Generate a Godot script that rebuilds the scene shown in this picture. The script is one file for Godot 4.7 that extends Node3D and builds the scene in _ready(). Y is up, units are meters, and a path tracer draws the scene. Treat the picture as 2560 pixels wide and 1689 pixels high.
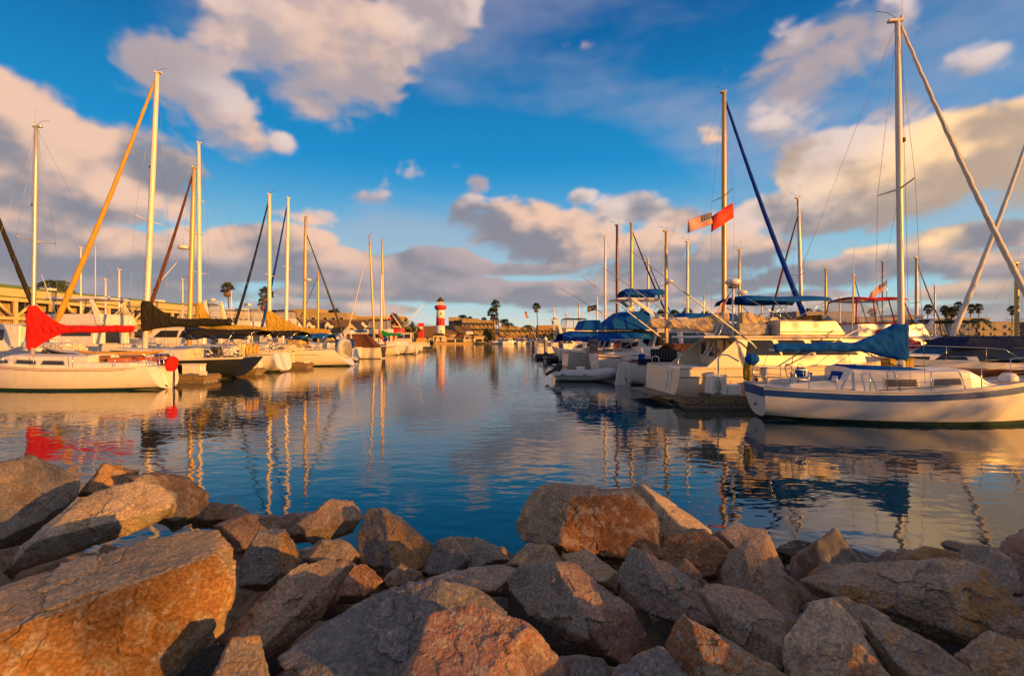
extends Node3D
# A marina at golden hour, seen from a riprap bank. Units are metres, the water surface is y = 0,
# the camera stands at the origin of the ground plan and looks along -z.

const EYE := 2.5
const FOCAL := 1280.0        # pixels per unit tangent in the 2560 px wide photograph
const HORIZON := 846.0

var M := {}
var used := {}
var rng := RandomNumberGenerator.new()
var camera: Camera3D

# ---------------------------------------------------------------- small helpers
func at(px: float, py: float, depth: float) -> Vector3:
	return Vector3((px - 1280.0) / FOCAL * depth, EYE - (py - HORIZON) / FOCAL * depth, -depth)

func on_water(px: float, depth: float) -> Vector3:
	return Vector3((px - 1280.0) / FOCAL * depth, 0.0, -depth)

func numbered(called: String) -> String:
	if not used.has(called):
		used[called] = 0
		return called
	used[called] += 1
	return "%s_%03d" % [called, used[called]]

func tag(o: Node, label: String, category: String, group := "", kind := "") -> Node:
	if label != "": o.set_meta("label", label)
	if category != "": o.set_meta("category", category)
	if group != "": o.set_meta("group", group)
	if kind != "": o.set_meta("kind", kind)
	return o

func thing(called: String, label: String, category: String, where := Vector3.ZERO, turn := 0.0, group := "") -> Node3D:
	var o := Node3D.new()
	o.name = numbered(called)
	add_child(o)
	o.position = where
	o.rotation.y = turn
	tag(o, label, category, group)
	return o

func mb(smooth := false) -> SurfaceTool:
	var st := SurfaceTool.new()
	st.begin(Mesh.PRIMITIVE_TRIANGLES)
	st.set_smooth_group(0 if smooth else -1)
	return st

func build(st: SurfaceTool, called: String, material: Material, parent: Node = self) -> MeshInstance3D:
	st.generate_normals()
	var o := MeshInstance3D.new()
	o.mesh = st.commit()
	o.material_override = material
	if parent == self:
		o.name = numbered(called)
		add_child(o)
	else:
		o.name = called
		parent.add_child(o, true)
	return o

func put(mesh: Mesh, called: String, material: Material, parent: Node, xf: Transform3D) -> MeshInstance3D:
	var o := MeshInstance3D.new()
	o.mesh = mesh
	if material: o.material_override = material
	o.name = called
	parent.add_child(o, true)
	o.transform = xf
	return o

func structure(o: Node) -> Node:
	o.set_meta("kind", "structure")
	return o

# ---------------------------------------------------------------- shapes (corners counter-clockwise seen from outside)
func tri(st: SurfaceTool, a: Vector3, b: Vector3, c: Vector3) -> void:
	st.add_vertex(a); st.add_vertex(c); st.add_vertex(b)

func quad(st: SurfaceTool, a: Vector3, b: Vector3, c: Vector3, d: Vector3) -> void:
	tri(st, a, b, c); tri(st, a, c, d)

# eight corners: 0-3 bottom (x0z0, x1z0, x1z1, x0z1), 4-7 top; edges chamfered by bev
const HF := [[0, 1, 2, 3], [7, 6, 5, 4], [4, 5, 1, 0], [5, 6, 2, 1], [6, 7, 3, 2], [7, 4, 0, 3]]
const HE := [[0, 1, 0, 2], [1, 2, 0, 3], [2, 3, 0, 4], [3, 0, 0, 5], [4, 5, 1, 2], [5, 6, 1, 3], [6, 7, 1, 4], [7, 4, 1, 5], [0, 4, 2, 5], [1, 5, 2, 3], [2, 6, 3, 4], [3, 7, 4, 5]]
const HV := [[0, 2, 5], [0, 2, 3], [0, 3, 4], [0, 4, 5], [1, 2, 5], [1, 2, 3], [1, 3, 4], [1, 4, 5]]

func tri_out(st: SurfaceTool, a: Vector3, b: Vector3, c: Vector3, mid: Vector3) -> void:
	if (b - a).cross(c - a).dot((a + b + c) / 3.0 - mid) < 0.0: tri(st, a, c, b)
	else: tri(st, a, b, c)

func hexa(st: SurfaceTool, c: Array, bev := 0.0) -> void:
	var mid := Vector3.ZERO
	for p in c: mid += p / 8.0
	if bev <= 0.0:
		for f in HF:
			tri_out(st, c[f[0]], c[f[1]], c[f[2]], mid); tri_out(st, c[f[0]], c[f[2]], c[f[3]], mid)
		return
	var pts := []
	for f in HF:
		var d := {}
		for k in 4:
			var p: Vector3 = c[f[k]]
			var n1: Vector3 = (c[f[(k + 1) % 4]] - p)
			var n2: Vector3 = (c[f[(k + 3) % 4]] - p)
			d[f[k]] = p + n1.normalized() * minf(bev, n1.length() * .45) + n2.normalized() * minf(bev, n2.length() * .45)
		pts.append(d)
		tri_out(st, d[f[0]], d[f[1]], d[f[2]], mid); tri_out(st, d[f[0]], d[f[2]], d[f[3]], mid)
	for e in HE:
		tri_out(st, pts[e[2]][e[0]], pts[e[2]][e[1]], pts[e[3]][e[1]], mid); tri_out(st, pts[e[2]][e[0]], pts[e[3]][e[1]], pts[e[3]][e[0]], mid)
	for v in 8:
		tri_out(st, pts[HV[v][0]][v], pts[HV[v][1]][v], pts[HV[v][2]][v], mid)

func box(st: SurfaceTool, c: Vector3, s: Vector3, bev := 0.0, b := Basis.IDENTITY) -> void:
	var h := s * .5
	var k := []
	for y in [-1, 1]:
		for q in [[-1, -1], [1, -1], [1, 1], [-1, 1]]:
			k.append(c + b * Vector3(h.x * q[0], h.y * y, h.z * q[1]))
	hexa(st, k, bev)

# block between two footprints: [x0, x1, halfwidth0, halfwidth1] at y0 and at y1 (x forward, symmetric about z = 0)
func block(y0: float, lo: Array, y1: float, hi: Array) -> Array:
	return [Vector3(lo[0], y0, -lo[2]), Vector3(lo[1], y0, -lo[3]), Vector3(lo[1], y0, lo[3]), Vector3(lo[0], y0, lo[2]),
		Vector3(hi[0], y1, -hi[2]), Vector3(hi[1], y1, -hi[3]), Vector3(hi[1], y1, hi[3]), Vector3(hi[0], y1, hi[2])]

# the same with flat sides: the top's half widths follow from the footprint and an inset
func block_flat(y0: float, lo: Array, y1: float, x0: float, x1: float, inset: float) -> Array:
	var f := func(x: float) -> float: return lerpf(lo[2], lo[3], (x - lo[0]) / (lo[1] - lo[0])) - inset
	return block(y0, lo, y1, [x0, x1, f.call(x0), f.call(x1)])

func ring(c: Vector3, ax: Vector3, r: float, n: int) -> PackedVector3Array:
	var up := Vector3.UP if absf(ax.y) < .95 else Vector3.RIGHT
	var s := ax.cross(up).normalized()
	var t := ax.cross(s).normalized()
	var o := PackedVector3Array()
	for k in n:
		var a := TAU * k / n
		o.append(c + (s * cos(a) + t * sin(a)) * r)
	return o

func loft(st: SurfaceTool, rings: Array, closed := true, cap := true) -> void:
	var n: int = rings[0].size()
	for i in rings.size() - 1:
		var a: PackedVector3Array = rings[i]
		var b: PackedVector3Array = rings[i + 1]
		for k in (n if closed else n - 1):
			var j := (k + 1) % n
			quad(st, a[k], a[j], b[j], b[k])
	if cap and closed:
		for e in [0, rings.size() - 1]:
			var r: PackedVector3Array = rings[e]
			var m := Vector3.ZERO
			for p in r: m += p / n
			for k in n:
				if e == 0: tri(st, m, r[(k + 1) % n], r[k])
				else: tri(st, m, r[k], r[(k + 1) % n])

func tube(st: SurfaceTool, pts: Array, r, n := 8) -> void:
	var rings := []
	for i in pts.size():
		var a: Vector3 = pts[maxi(i - 1, 0)]
		var b: Vector3 = pts[mini(i + 1, pts.size() - 1)]
		var rad: float = r[i] if r is Array else r
		rings.append(ring(pts[i], (b - a).normalized(), rad, n))
	# keep ring start directions consistent along the path
	for i in range(1, rings.size()):
		var best := 0
		var bd := 1e9
		for s in n:
			var dd: float = ((rings[i][s] - pts[i]).normalized() - (rings[i - 1][0] - pts[i - 1]).normalized()).length()
			if dd < bd: bd = dd; best = s
		if best:
			var q := PackedVector3Array()
			for s in n: q.append(rings[i][(s + best) % n])
			rings[i] = q
	loft(st, rings)

func lathe(st: SurfaceTool, profile: Array, n := 24, o := Vector3.ZERO) -> void:
	var rings := []
	for p in profile:
		var rr := PackedVector3Array()
		for k in n:
			var a := -TAU * k / n
			rr.append(o + Vector3(cos(a) * p.x, p.y, sin(a) * p.x))
		rings.append(rr)
	loft(st, rings)

# sheet over a grid of points, both sides, with a small thickness along its own normal
func cloth(st: SurfaceTool, g: Array, thick := 0.006) -> void:
	var h := g.size()
	var w: int = g[0].size()
	var back := []
	for i in h:
		var row := []
		for j in w:
			var du: Vector3 = g[i][mini(j + 1, w - 1)] - g[i][maxi(j - 1, 0)]
			var dv: Vector3 = g[mini(i + 1, h - 1)][j] - g[maxi(i - 1, 0)][j]
			row.append(g[i][j] - du.cross(dv).normalized() * thick)
		back.append(row)
	for i in h - 1:
		for j in w - 1:
			quad(st, g[i][j], g[i][j + 1], g[i + 1][j + 1], g[i + 1][j])
			quad(st, back[i][j], back[i + 1][j], back[i + 1][j + 1], back[i][j + 1])
	for j in w - 1:
		quad(st, g[0][j + 1], g[0][j], back[0][j], back[0][j + 1])
		quad(st, g[h - 1][j], g[h - 1][j + 1], back[h - 1][j + 1], back[h - 1][j])
	for i in h - 1:
		quad(st, g[i][0], g[i + 1][0], back[i + 1][0], back[i][0])
		quad(st, g[i + 1][w - 1], g[i][w - 1], back[i][w - 1], back[i + 1][w - 1])

# a raised panel inside the quad a b c d (a-b along the bottom, d-c along the top), u and v fractions, proud of it by p
func panel(st: SurfaceTool, f: Array, u0: float, u1: float, v0: float, v1: float, p := 0.012, slant := 0.0) -> void:
	var e := func(u: float, v: float) -> Vector3:
		var lo: Vector3 = f[0].lerp(f[1], u)
		var hi: Vector3 = f[3].lerp(f[2], u)
		return lo.lerp(hi, v)
	var n: Vector3 = (f[1] - f[0]).cross(f[3] - f[0]).normalized()
	var k := [e.call(u0, v0), e.call(u1, v0), e.call(u1 - slant, v1), e.call(u0 + slant, v1)]
	var c := []
	for q in k: c.append(q - n * .004)
	for q in k: c.append(q + n * p)
	hexa(st, c, minf(p * .6, .012))

func one(called: String, m: Material, parent: Node, f: Callable, smooth := false) -> MeshInstance3D:
	var st := mb(smooth)
	f.call(st)
	return build(st, called, m, parent)

func bx(called: String, m: Material, parent: Node, c: Vector3, s: Vector3, bev := 0.0, b := Basis.IDENTITY) -> MeshInstance3D:
	var st := mb()
	box(st, c, s, bev, b)
	return build(st, called, m, parent)

func hx(called: String, m: Material, parent: Node, c: Array, bev := 0.0) -> MeshInstance3D:
	var st := mb()
	hexa(st, c, bev)
	return build(st, called, m, parent)

func tb(called: String, m: Material, parent: Node, pts: Array, r, n := 8) -> MeshInstance3D:
	var st := mb(true)
	tube(st, pts, r, n)
	return build(st, called, m, parent)

func pn(called: String, m: Material, parent: Node, f: Array, u0: float, u1: float, v0: float, v1: float, p := 0.012, slant := 0.0) -> MeshInstance3D:
	var st := mb()
	panel(st, f, u0, u1, v0, v1, p, slant)
	return build(st, called, m, parent)

# ---------------------------------------------------------------- materials
func srgb(r: float, g: float, b: float) -> Color:      # linear base colour to the sRGB value a material wants
	return Color(r, g, b).linear_to_srgb()

func noise_map(kind: int, freq: float, oct: int, sd: int, size := 256, ramp := []) -> ImageTexture:
	var n := FastNoiseLite.new()
	n.noise_type = kind
	n.frequency = freq
	n.fractal_octaves = oct
	n.seed = sd
	var im := n.get_seamless_image(size, size)
	im.convert(Image.FORMAT_L8)
	if ramp.size():
		var lo: Color = ramp[0]
		var hi: Color = ramp[1]
		var src := im.get_data()
		var dst := PackedByteArray()
		dst.resize(size * size * 3)
		for i in src.size():
			var c := lo.lerp(hi, src[i] / 255.0)
			dst[i * 3] = int(c.r * 255.0); dst[i * 3 + 1] = int(c.g * 255.0); dst[i * 3 + 2] = int(c.b * 255.0)
		im = Image.create_from_data(size, size, false, Image.FORMAT_RGB8, dst)
	im.generate_mipmaps()
	return ImageTexture.create_from_image(im)

func mat(col: Color, rough := .6, metal := 0.0, tex: Texture2D = null, scale := 1.0, bump: Texture2D = null, depth := 0.0) -> StandardMaterial3D:
	var m := StandardMaterial3D.new()
	m.albedo_color = col
	m.roughness = rough
	m.metallic = metal
	if tex or bump:
		m.uv1_triplanar = true
		m.uv1_scale = Vector3.ONE * scale
	if tex: m.albedo_texture = tex
	if bump:
		m.heightmap_enabled = true
		m.heightmap_texture = bump
		m.heightmap_scale = depth
	return m

func make_materials() -> void:
	var wear := noise_map(FastNoiseLite.TYPE_SIMPLEX_SMOOTH, .02, 5, 3, 256, [Color(.91, .90, .88), Color(1, 1, 1)])
	var soil := noise_map(FastNoiseLite.TYPE_SIMPLEX_SMOOTH, .03, 5, 4, 256, [Color(.55, .5, .45), Color(1, 1, 1)])
	var folds := noise_map(FastNoiseLite.TYPE_SIMPLEX_SMOOTH, .012, 3, 9, 256)
	var fade := noise_map(FastNoiseLite.TYPE_SIMPLEX_SMOOTH, .015, 5, 5, 256, [Color(.86, .86, .86), Color(1, 1, 1)])
	var grain := noise_map(FastNoiseLite.TYPE_SIMPLEX, .2, 3, 11, 256)
	M.gel = mat(srgb(.74, .72, .68), .28, 0, wear, .35)
	M.gel2 = mat(srgb(.70, .66, .57), .3, 0, wear, .4)
	M.cream = mat(srgb(.70, .61, .46), .35, 0, wear, .35)
	M.deck = mat(srgb(.66, .64, .59), .6, 0, wear, .8)
	M.grey = mat(srgb(.42, .42, .42), .55, 0, soil, .5)
	M.blackhull = mat(srgb(.022, .026, .032), .22, 0, wear, .4)
	M.navyhull = mat(srgb(.03, .05, .13), .25, 0, wear, .4)
	M.stripe_blue = mat(srgb(.02, .085, .27), .35, 0, fade, .6)
	M.stripe_navy = mat(srgb(.03, .05, .16), .4, 0, fade, .6)
	M.stripe_brown = mat(srgb(.20, .06, .03), .4, 0, fade, .6)
	M.stripe_green = mat(srgb(.25, .42, .28), .4, 0, fade, .6)
	M.bottom = mat(srgb(.012, .07, .065), .7, 0, soil, .6)
	M.bottom_black = mat(srgb(.012, .013, .014), .6, 0, soil, .6)
	M.blue = mat(srgb(.006, .085, .36), .85, 0, fade, .7, folds, 1.4)
	M.royal = mat(srgb(.010, .045, .36), .85, 0, fade, .7, folds, 1.2)
	M.navy = mat(srgb(.018, .028, .075), .85, 0, fade, .7, folds, 1.2)
	M.red = mat(srgb(.62, .022, .018), .8, 0, fade, .7, folds, 1.4)
	M.black = mat(srgb(.028, .026, .022), .85, 0, fade, .7, folds, 1.4)
	M.olive = mat(srgb(.46, .31, .05), .85, 0, fade, .7, folds, 1.4)
	M.brown = mat(srgb(.13, .055, .03), .85, 0, fade, .7, folds, 1.2)
	M.rust_cloth = mat(srgb(.40, .12, .03), .85, 0, fade, .7, folds, 1.2)
	M.green = mat(srgb(.01, .24, .09), .85, 0, fade, .7, folds, 1.2)
	M.tan_sail = mat(srgb(.50, .40, .26), .85, 0, fade, .7, folds, 2.0)
	M.white_sail = mat(srgb(.66, .63, .58), .8, 0, fade, .9, folds, 1.0)
	M.yellow = mat(srgb(.62, .34, .03), .5, 0, fade, .7)
	M.orange = mat(srgb(.60, .16, .02), .55, 0, fade, .7)
	M.lime = mat(srgb(.32, .55, .05), .45, 0, fade, .7)
	for k in ["blue", "royal", "navy", "red", "black", "olive", "brown", "rust_cloth", "green", "tan_sail", "white_sail"]: M[k].metallic_specular = .18
	M.alu = mat(srgb(.60, .58, .54), .38, .55, wear, .6)
	M.paintmast = mat(srgb(.72, .69, .62), .35, 0, wear, .5)
	M.goldmast = mat(srgb(.55, .40, .16), .4, .25, wear, .5)
	M.woodmast = mat(srgb(.26, .09, .035), .4, 0, soil, .8)
	M.steel = mat(srgb(.62, .62, .62), .22, .9)
	M.wire = mat(srgb(.30, .30, .30), .4, .6)
	M.dark = mat(srgb(.02, .02, .022), .5)
	M.rubber = mat(srgb(.03, .03, .034), .7, 0, wear, .8)
	M.tube_grey = mat(srgb(.44, .45, .47), .5, 0, wear, .8)
	M.rope = mat(srgb(.45, .39, .29), .9, 0, grain, 6.0)
	M.teak = mat(srgb(.30, .15, .06), .6, 0, soil, 1.6)
	M.panelblack = mat(srgb(.012, .015, .022), .15)
	M.glass = mat(srgb(.02, .022, .024), .05)
	M.glass.metallic_specular = .5
	M.plexi = mat(srgb(.10, .075, .055), .08)
	M.clear = StandardMaterial3D.new()
	M.clear.albedo_color = Color(.75, .78, .78, .22)
	M.clear.roughness = .05
	M.clear.transparency = BaseMaterial3D.TRANSPARENCY_ALPHA
	M.planks = mat(srgb(.27, .22, .16), .85, 0, soil, 1.3, grain, .25)
	M.fascia = mat(srgb(.33, .24, .13), .85, 0, soil, 1.3, grain, .25)
	M.concrete = mat(srgb(.36, .34, .31), .9, 0, soil, .9, grain, .3)
	M.pile = mat(srgb(.37, .35, .33), .9, 0, soil, .8, grain, .3)
	M.bark = mat(srgb(.22, .15, .09), .9, 0, soil, .8, grain, .5)
	M.frond = mat(srgb(.055, .075, .018), .6)
	M.frond.backlight_enabled = true
	M.frond.backlight = Color(.03, .04, .01)
	M.deadfrond = mat(srgb(.20, .12, .05), .85)
	M.leaf = mat(srgb(.045, .06, .02), .7)
	M.stucco = mat(srgb(.58, .46, .24), .9, 0, soil, .35)
	M.stucco2 = mat(srgb(.55, .36, .17), .9, 0, soil, .3)
	M.plaster = mat(srgb(.44, .41, .37), .9, 0, soil, .3)
	M.timber = mat(srgb(.64, .50, .24), .7, 0, wear, .4)
	M.greentrim = mat(srgb(.10, .20, .05), .7, 0, wear, .4)
	M.shingle = mat(srgb(.24, .16, .08), .9, 0, soil, .6, grain, 2.0)
	M.shingle_dark = mat(srgb(.07, .045, .035), .85, 0, soil, .6, grain, 1.0)
	M.redpaint = mat(srgb(.56, .025, .02), .55, 0, wear, .3)
	M.whitepaint = mat(srgb(.76, .73, .66), .6, 0, wear, .3)
	M.stonewall = mat(srgb(.46, .30, .14), .95, 0, soil, .15, grain, 3.0)
	M.land = mat(srgb(.20, .17, .12), .95, 0, soil, .1)
	M.hedge = mat(srgb(.04, .055, .02), .9)
	M.flagred = mat(srgb(.52, .02, .025), .8)
	M.flagwhite = mat(srgb(.62, .58, .52), .8)
	M.flagorange = mat(srgb(.62, .05, .02), .8)
	M.flagblue = mat(srgb(.02, .03, .14), .8)
	M.sand = mat(srgb(.34, .27, .17), .95, 0, soil, .2)

# ---------------------------------------------------------------- sky: air and clouds only
func make_sky() -> Sky:
	var W := 2048
	var H := 1024
	var fb := FastNoiseLite.new()
	fb.noise_type = FastNoiseLite.TYPE_SIMPLEX_SMOOTH
	fb.frequency = 1.0
	fb.fractal_octaves = 6
	fb.fractal_gain = .52
	fb.seed = 21
	var fine := FastNoiseLite.new()
	fine.noise_type = FastNoiseLite.TYPE_SIMPLEX_SMOOTH
	fine.frequency = 1.0
	fine.fractal_octaves = 4
	fine.seed = 5
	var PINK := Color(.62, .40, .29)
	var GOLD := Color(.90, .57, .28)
	var PALE := Color(.55, .44, .405)
	var GREY := Color(.18, .175, .205)
	var LILAC := Color(.30, .25, .265)
	var WARMGREY := Color(.36, .26, .19)
	# centre, radii, strength, lit colour, base colour (places read off the photograph's sky)
	var spots := [
		[760, 30, 330, 170, 1.0, PINK, LILAC], [870, 200, 170, 130, .9, PINK, LILAC], [1050, 20, 130, 120, .8, PALE, LILAC], [600, -60, 260, 160, .9, PALE, LILAC],
		[540, 260, 100, 70, .50, PALE, LILAC], [600, 335, 90, 60, .46, PINK, LILAC], [700, 355, 40, 26, .50, PALE, LILAC], [420, 190, 160, 120, .42, LILAC, LILAC],
		[30, 330, 240, 160, 1.1, PINK, GREY], [270, 410, 230, 130, 1.0, PINK, GREY], [430, 450, 110, 90, .75, PINK, GREY], [140, 470, 330, 80, 1.0, PINK, GREY], [-160, 320, 260, 190, 1.0, PINK, GREY],
		[150, 620, 330, 75, 1.0, PINK, GREY], [430, 640, 180, 55, .8, PINK, GREY], [260, 720, 420, 55, .9, LILAC, GREY],
		[700, 615, 160, 50, 1.0, PINK, GREY], [860, 655, 150, 40, .9, PINK, GREY], [930, 495, 60, 24, .50, PALE, LILAC], [1197, 462, 26, 22, .42, LILAC, LILAC],
		[1290, 570, 130, 70, 1.05, PINK, GREY], [1400, 600, 160, 70, 1.0, PINK, GREY], [1180, 540, 60, 50, .7, PALE, GREY], [1060, 660, 170, 45, 1.0, LILAC, GREY], [1000, 715, 260, 36, .9, LILAC, GREY],
		[1455, 492, 40, 22, .60, PALE, GREY], [1600, 520, 120, 46, .95, PALE, GREY], [1700, 545, 110, 40, .8, PINK, GREY],
		[1640, 615, 110, 50, .9, PINK, GREY], [1830, 640, 130, 60, .9, PINK, GREY], [1700, 680, 220, 34, .8, LILAC, GREY], [1420, 745, 210, 26, .9, LILAC, GREY],
		[2020, 190, 160, 130, .78, PALE, LILAC], [2150, 90, 150, 110, .66, PALE, LILAC], [1960, 310, 90, 70, .5, PALE, LILAC], [2440, 140, 90, 40, .48, PALE, LILAC], [2230, 260, 120, 60, .5, PALE, LILAC],
		[2080, 400, 160, 80, 1.0, PALE, WARMGREY], [2420, 390, 300, 110, 1.15, GOLD, WARMGREY], [2230, 470, 300, 90, 1.1, GOLD, WARMGREY], [2050, 520, 240, 60, .9, PALE, GREY], [2640, 420, 240, 120, 1.1, GOLD, WARMGREY],
		[2480, 590, 220, 44, 1.0, GOLD, GREY], [2300, 660, 300, 40, .9, PINK, GREY], [2050, 690, 260, 36, .8, PINK, GREY], [2500, 730, 260, 30, .8, PINK, WARMGREY],
	]
	var rs := RandomNumberGenerator.new()
	rs.seed = 19
	for k in 54:
		spots.append([rs.randf_range(-300, 2860), rs.randf_range(660, 828), rs.randf_range(120, 320), rs.randf_range(12, 27), rs.randf_range(.80, 1.10), PINK if k % 3 == 0 else LILAC, GREY])
	var prep := []
	for s in spots:
		var sx: float = (s[0] - 1280.0) / FOCAL
		var az := atan(sx)
		var el := atan((HORIZON - s[1]) / FOCAL * cos(az))
		var ra: float = s[2] / FOCAL * cos(az) * cos(az)
		var re: float = s[3] / FOCAL * cos(az) * cos(el) * cos(el)
		prep.append([az, el, ra, re, s[4], s[5], s[6]])
	var data := PackedFloat32Array()
	data.resize(W * H * 3)
	var zen := Color(.003, .070, .225)
	var mid := Color(.012, .20, .43)
	var low := Color(.24, .45, .52)
	var hor := Color(.48, .47, .40)
	for y in H:
		var el := (0.5 - (y + .5) / H) * PI
		if el < -.14:
			for x in W:
				var i := (y * W + x) * 3
				data[i] = .10; data[i + 1] = .11; data[i + 2] = .11
			continue
		var e := maxf(el, 0.0)
		var base: Color = hor.lerp(low, smoothstep(.0, .10, e)).lerp(mid, smoothstep(.06, .34, e)).lerp(zen, smoothstep(.25, .62, e))
		var act := []
		for p in prep:
			if absf(el - p[1]) < p[3] * 1.9: act.append(p)
		var ce := cos(el)
		for x in W:
			var az := wrapf((x + .5) / W * TAU, -PI, PI)
			var q := Vector3(sin(az) * ce, sin(el) * 1.7, -cos(az) * ce)
			var n := fb.get_noise_3dv(q * 3.2)
			var n2 := fine.get_noise_3dv(q * 13.0 + Vector3(n, n, n) * 1.5)
			var F := -1.0
			var wsum := 0.0001
			var lit := Color(0, 0, 0)
			var drk := Color(0, 0, 0)
			var tl := 0.0
			for p in act:
				var dx: float = (az - p[0]) / p[2]
				if dx > 1.9 or dx < -1.9: continue
				var dy: float = (el - p[1]) / p[3]
				var r := dx * dx + dy * dy
				if r > 3.6: continue
				var f: float = p[4] * (1.0 - r * .62)
				var w := exp(-r * 1.6)
				F = maxf(F, f) + .10 * w
				wsum += w
				lit += p[5] * w
				drk += p[6] * w
				tl += (dy + dx * .35) * w
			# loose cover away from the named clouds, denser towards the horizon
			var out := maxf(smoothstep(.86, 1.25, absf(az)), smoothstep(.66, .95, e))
			var band := .46 * smoothstep(.22, .05, e) + .66 * out  # extra cover out of view, added to brighten and warm the ambient
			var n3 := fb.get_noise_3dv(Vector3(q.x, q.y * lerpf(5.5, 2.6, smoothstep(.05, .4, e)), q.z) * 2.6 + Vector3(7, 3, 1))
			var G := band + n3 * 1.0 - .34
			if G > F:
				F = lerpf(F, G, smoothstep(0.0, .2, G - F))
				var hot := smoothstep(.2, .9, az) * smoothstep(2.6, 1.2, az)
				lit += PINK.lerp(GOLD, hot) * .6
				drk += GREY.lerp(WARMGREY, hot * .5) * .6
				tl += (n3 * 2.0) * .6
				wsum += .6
			lit = lit / wsum
			drk = drk / wsum
			tl = tl / wsum
			var d := F - .26 + n * .80 + n2 * .34
			# crisp sunlit edges, frayed bellies
			var a := smoothstep(-.06 - .10 * smoothstep(.2, -.6, tl), .30 + .16 * smoothstep(.2, -.6, tl), d)
			var above := fb.get_noise_3dv((q + Vector3(.030, .050, 0.0)) * 3.2)
			var relief := (n - above) * 1.5
			# sunny side: the tops and the right flanks, thick bellies stay grey
			var l := clampf(.36 + tl * .46 + n * .30 + relief + n2 * .26 - maxf(d - .55, 0.0) * .25, 0.0, 1.0)
			l = l * l * (3.0 - 2.0 * l)
			var c: Color = drk.lerp(lit, l)
			c = c.lerp(hor, .25 * smoothstep(.10, .0, e))
			var veil := smoothstep(.02, .55, fb.get_noise_3dv(Vector3(q.x, q.y * 1.6, q.z) * 1.25 + Vector3(3, 9, 4)) + .14) * .42
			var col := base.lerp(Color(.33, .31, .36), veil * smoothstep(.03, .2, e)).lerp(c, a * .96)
			var i := (y * W + x) * 3
			data[i] = col.r * .84; data[i + 1] = col.g * .84; data[i + 2] = col.b * .84
	var im := Image.create_from_data(W, H, false, Image.FORMAT_RGBF, data.to_byte_array())
	var pm := PanoramaSkyMaterial.new()
	pm.panorama = ImageTexture.create_from_image(im)
	var s := Sky.new()
	s.sky_material = pm
	return s

# ---------------------------------------------------------------- water: one rippled sheet from under the rocks to the far shore
func make_water() -> void:
	var S := 1024
	var a := FastNoiseLite.new()
	a.noise_type = FastNoiseLite.TYPE_SIMPLEX_SMOOTH
	a.frequency = .011
	a.fractal_octaves = 3
	a.fractal_gain = .45
	a.seed = 40
	var im := a.get_seamless_image(S, S, false, false, .2)
	im.convert(Image.FORMAT_RF)
	# seamless images come in bytes: smooth the steps away by resampling a smaller one
	im.resize(256, 256, Image.INTERPOLATE_LANCZOS)
	im.resize(S, S, Image.INTERPOLATE_CUBIC)
	var m := StandardMaterial3D.new()
	m.albedo_color = srgb(.004, .024, .034)
	m.roughness = .03
	m.metallic_specular = .6
	m.heightmap_enabled = true
	m.heightmap_texture = ImageTexture.create_from_image(im)
	m.heightmap_scale = .40
	m.uv1_triplanar = true
	m.uv1_world_triplanar = true
	m.uv1_scale = Vector3(1.0 / 9.0, 1.0, 1.0 / 5.0)
	M.water = m
	var swell := FastNoiseLite.new()
	swell.noise_type = FastNoiseLite.TYPE_SIMPLEX_SMOOTH
	swell.frequency = .5
	swell.fractal_octaves = 2
	swell.seed = 77
	var zs := []
	var z := 2.0
	while z > -300.0:
		zs.append(z)
		z -= clampf(.10 + maxf(-z - 8.0, 0.0) * .006, .10, 6.0)
	var cols := 200
	var v := PackedVector3Array()
	var nor := PackedVector3Array()
	var idx := PackedInt32Array()
	var hgt := func(x: float, zz: float) -> float:
		return swell.get_noise_2d(x * .55, zz * 1.25) * .0034 * exp(zz * .016)
	for i in zs.size():
		var zz: float = zs[i]
		var half := 14.0 + absf(zz) * 1.7
		for k in cols + 1:
			var x := (k * 2.0 / cols - 1.0) * half
			v.append(Vector3(x, hgt.call(x, zz), zz))
			var e := .04
			nor.append(Vector3((hgt.call(x - e, zz) - hgt.call(x + e, zz)) / (2 * e), 1.0, (hgt.call(x, zz - e) - hgt.call(x, zz + e)) / (2 * e)).normalized())
	for i in zs.size() - 1:
		for k in cols:
			var p := i * (cols + 1) + k
			idx.append_array([p, p + 1, p + cols + 1, p + 1, p + cols + 2, p + cols + 1])
	for t in range(0, idx.size(), 3):
		var s := idx[t + 1]; idx[t + 1] = idx[t + 2]; idx[t + 2] = s
	var arr := []
	arr.resize(Mesh.ARRAY_MAX)
	arr[Mesh.ARRAY_VERTEX] = v
	arr[Mesh.ARRAY_NORMAL] = nor
	arr[Mesh.ARRAY_INDEX] = idx
	var mesh := ArrayMesh.new()
	mesh.add_surface_from_arrays(Mesh.PRIMITIVE_TRIANGLES, arr)
	var o := MeshInstance3D.new()
	o.mesh = mesh
	o.material_override = m
	o.name = "water"
	add_child(o)
	structure(o)
	o.set_meta("label", "calm rippled harbour water between the two rows of boats")

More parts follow.
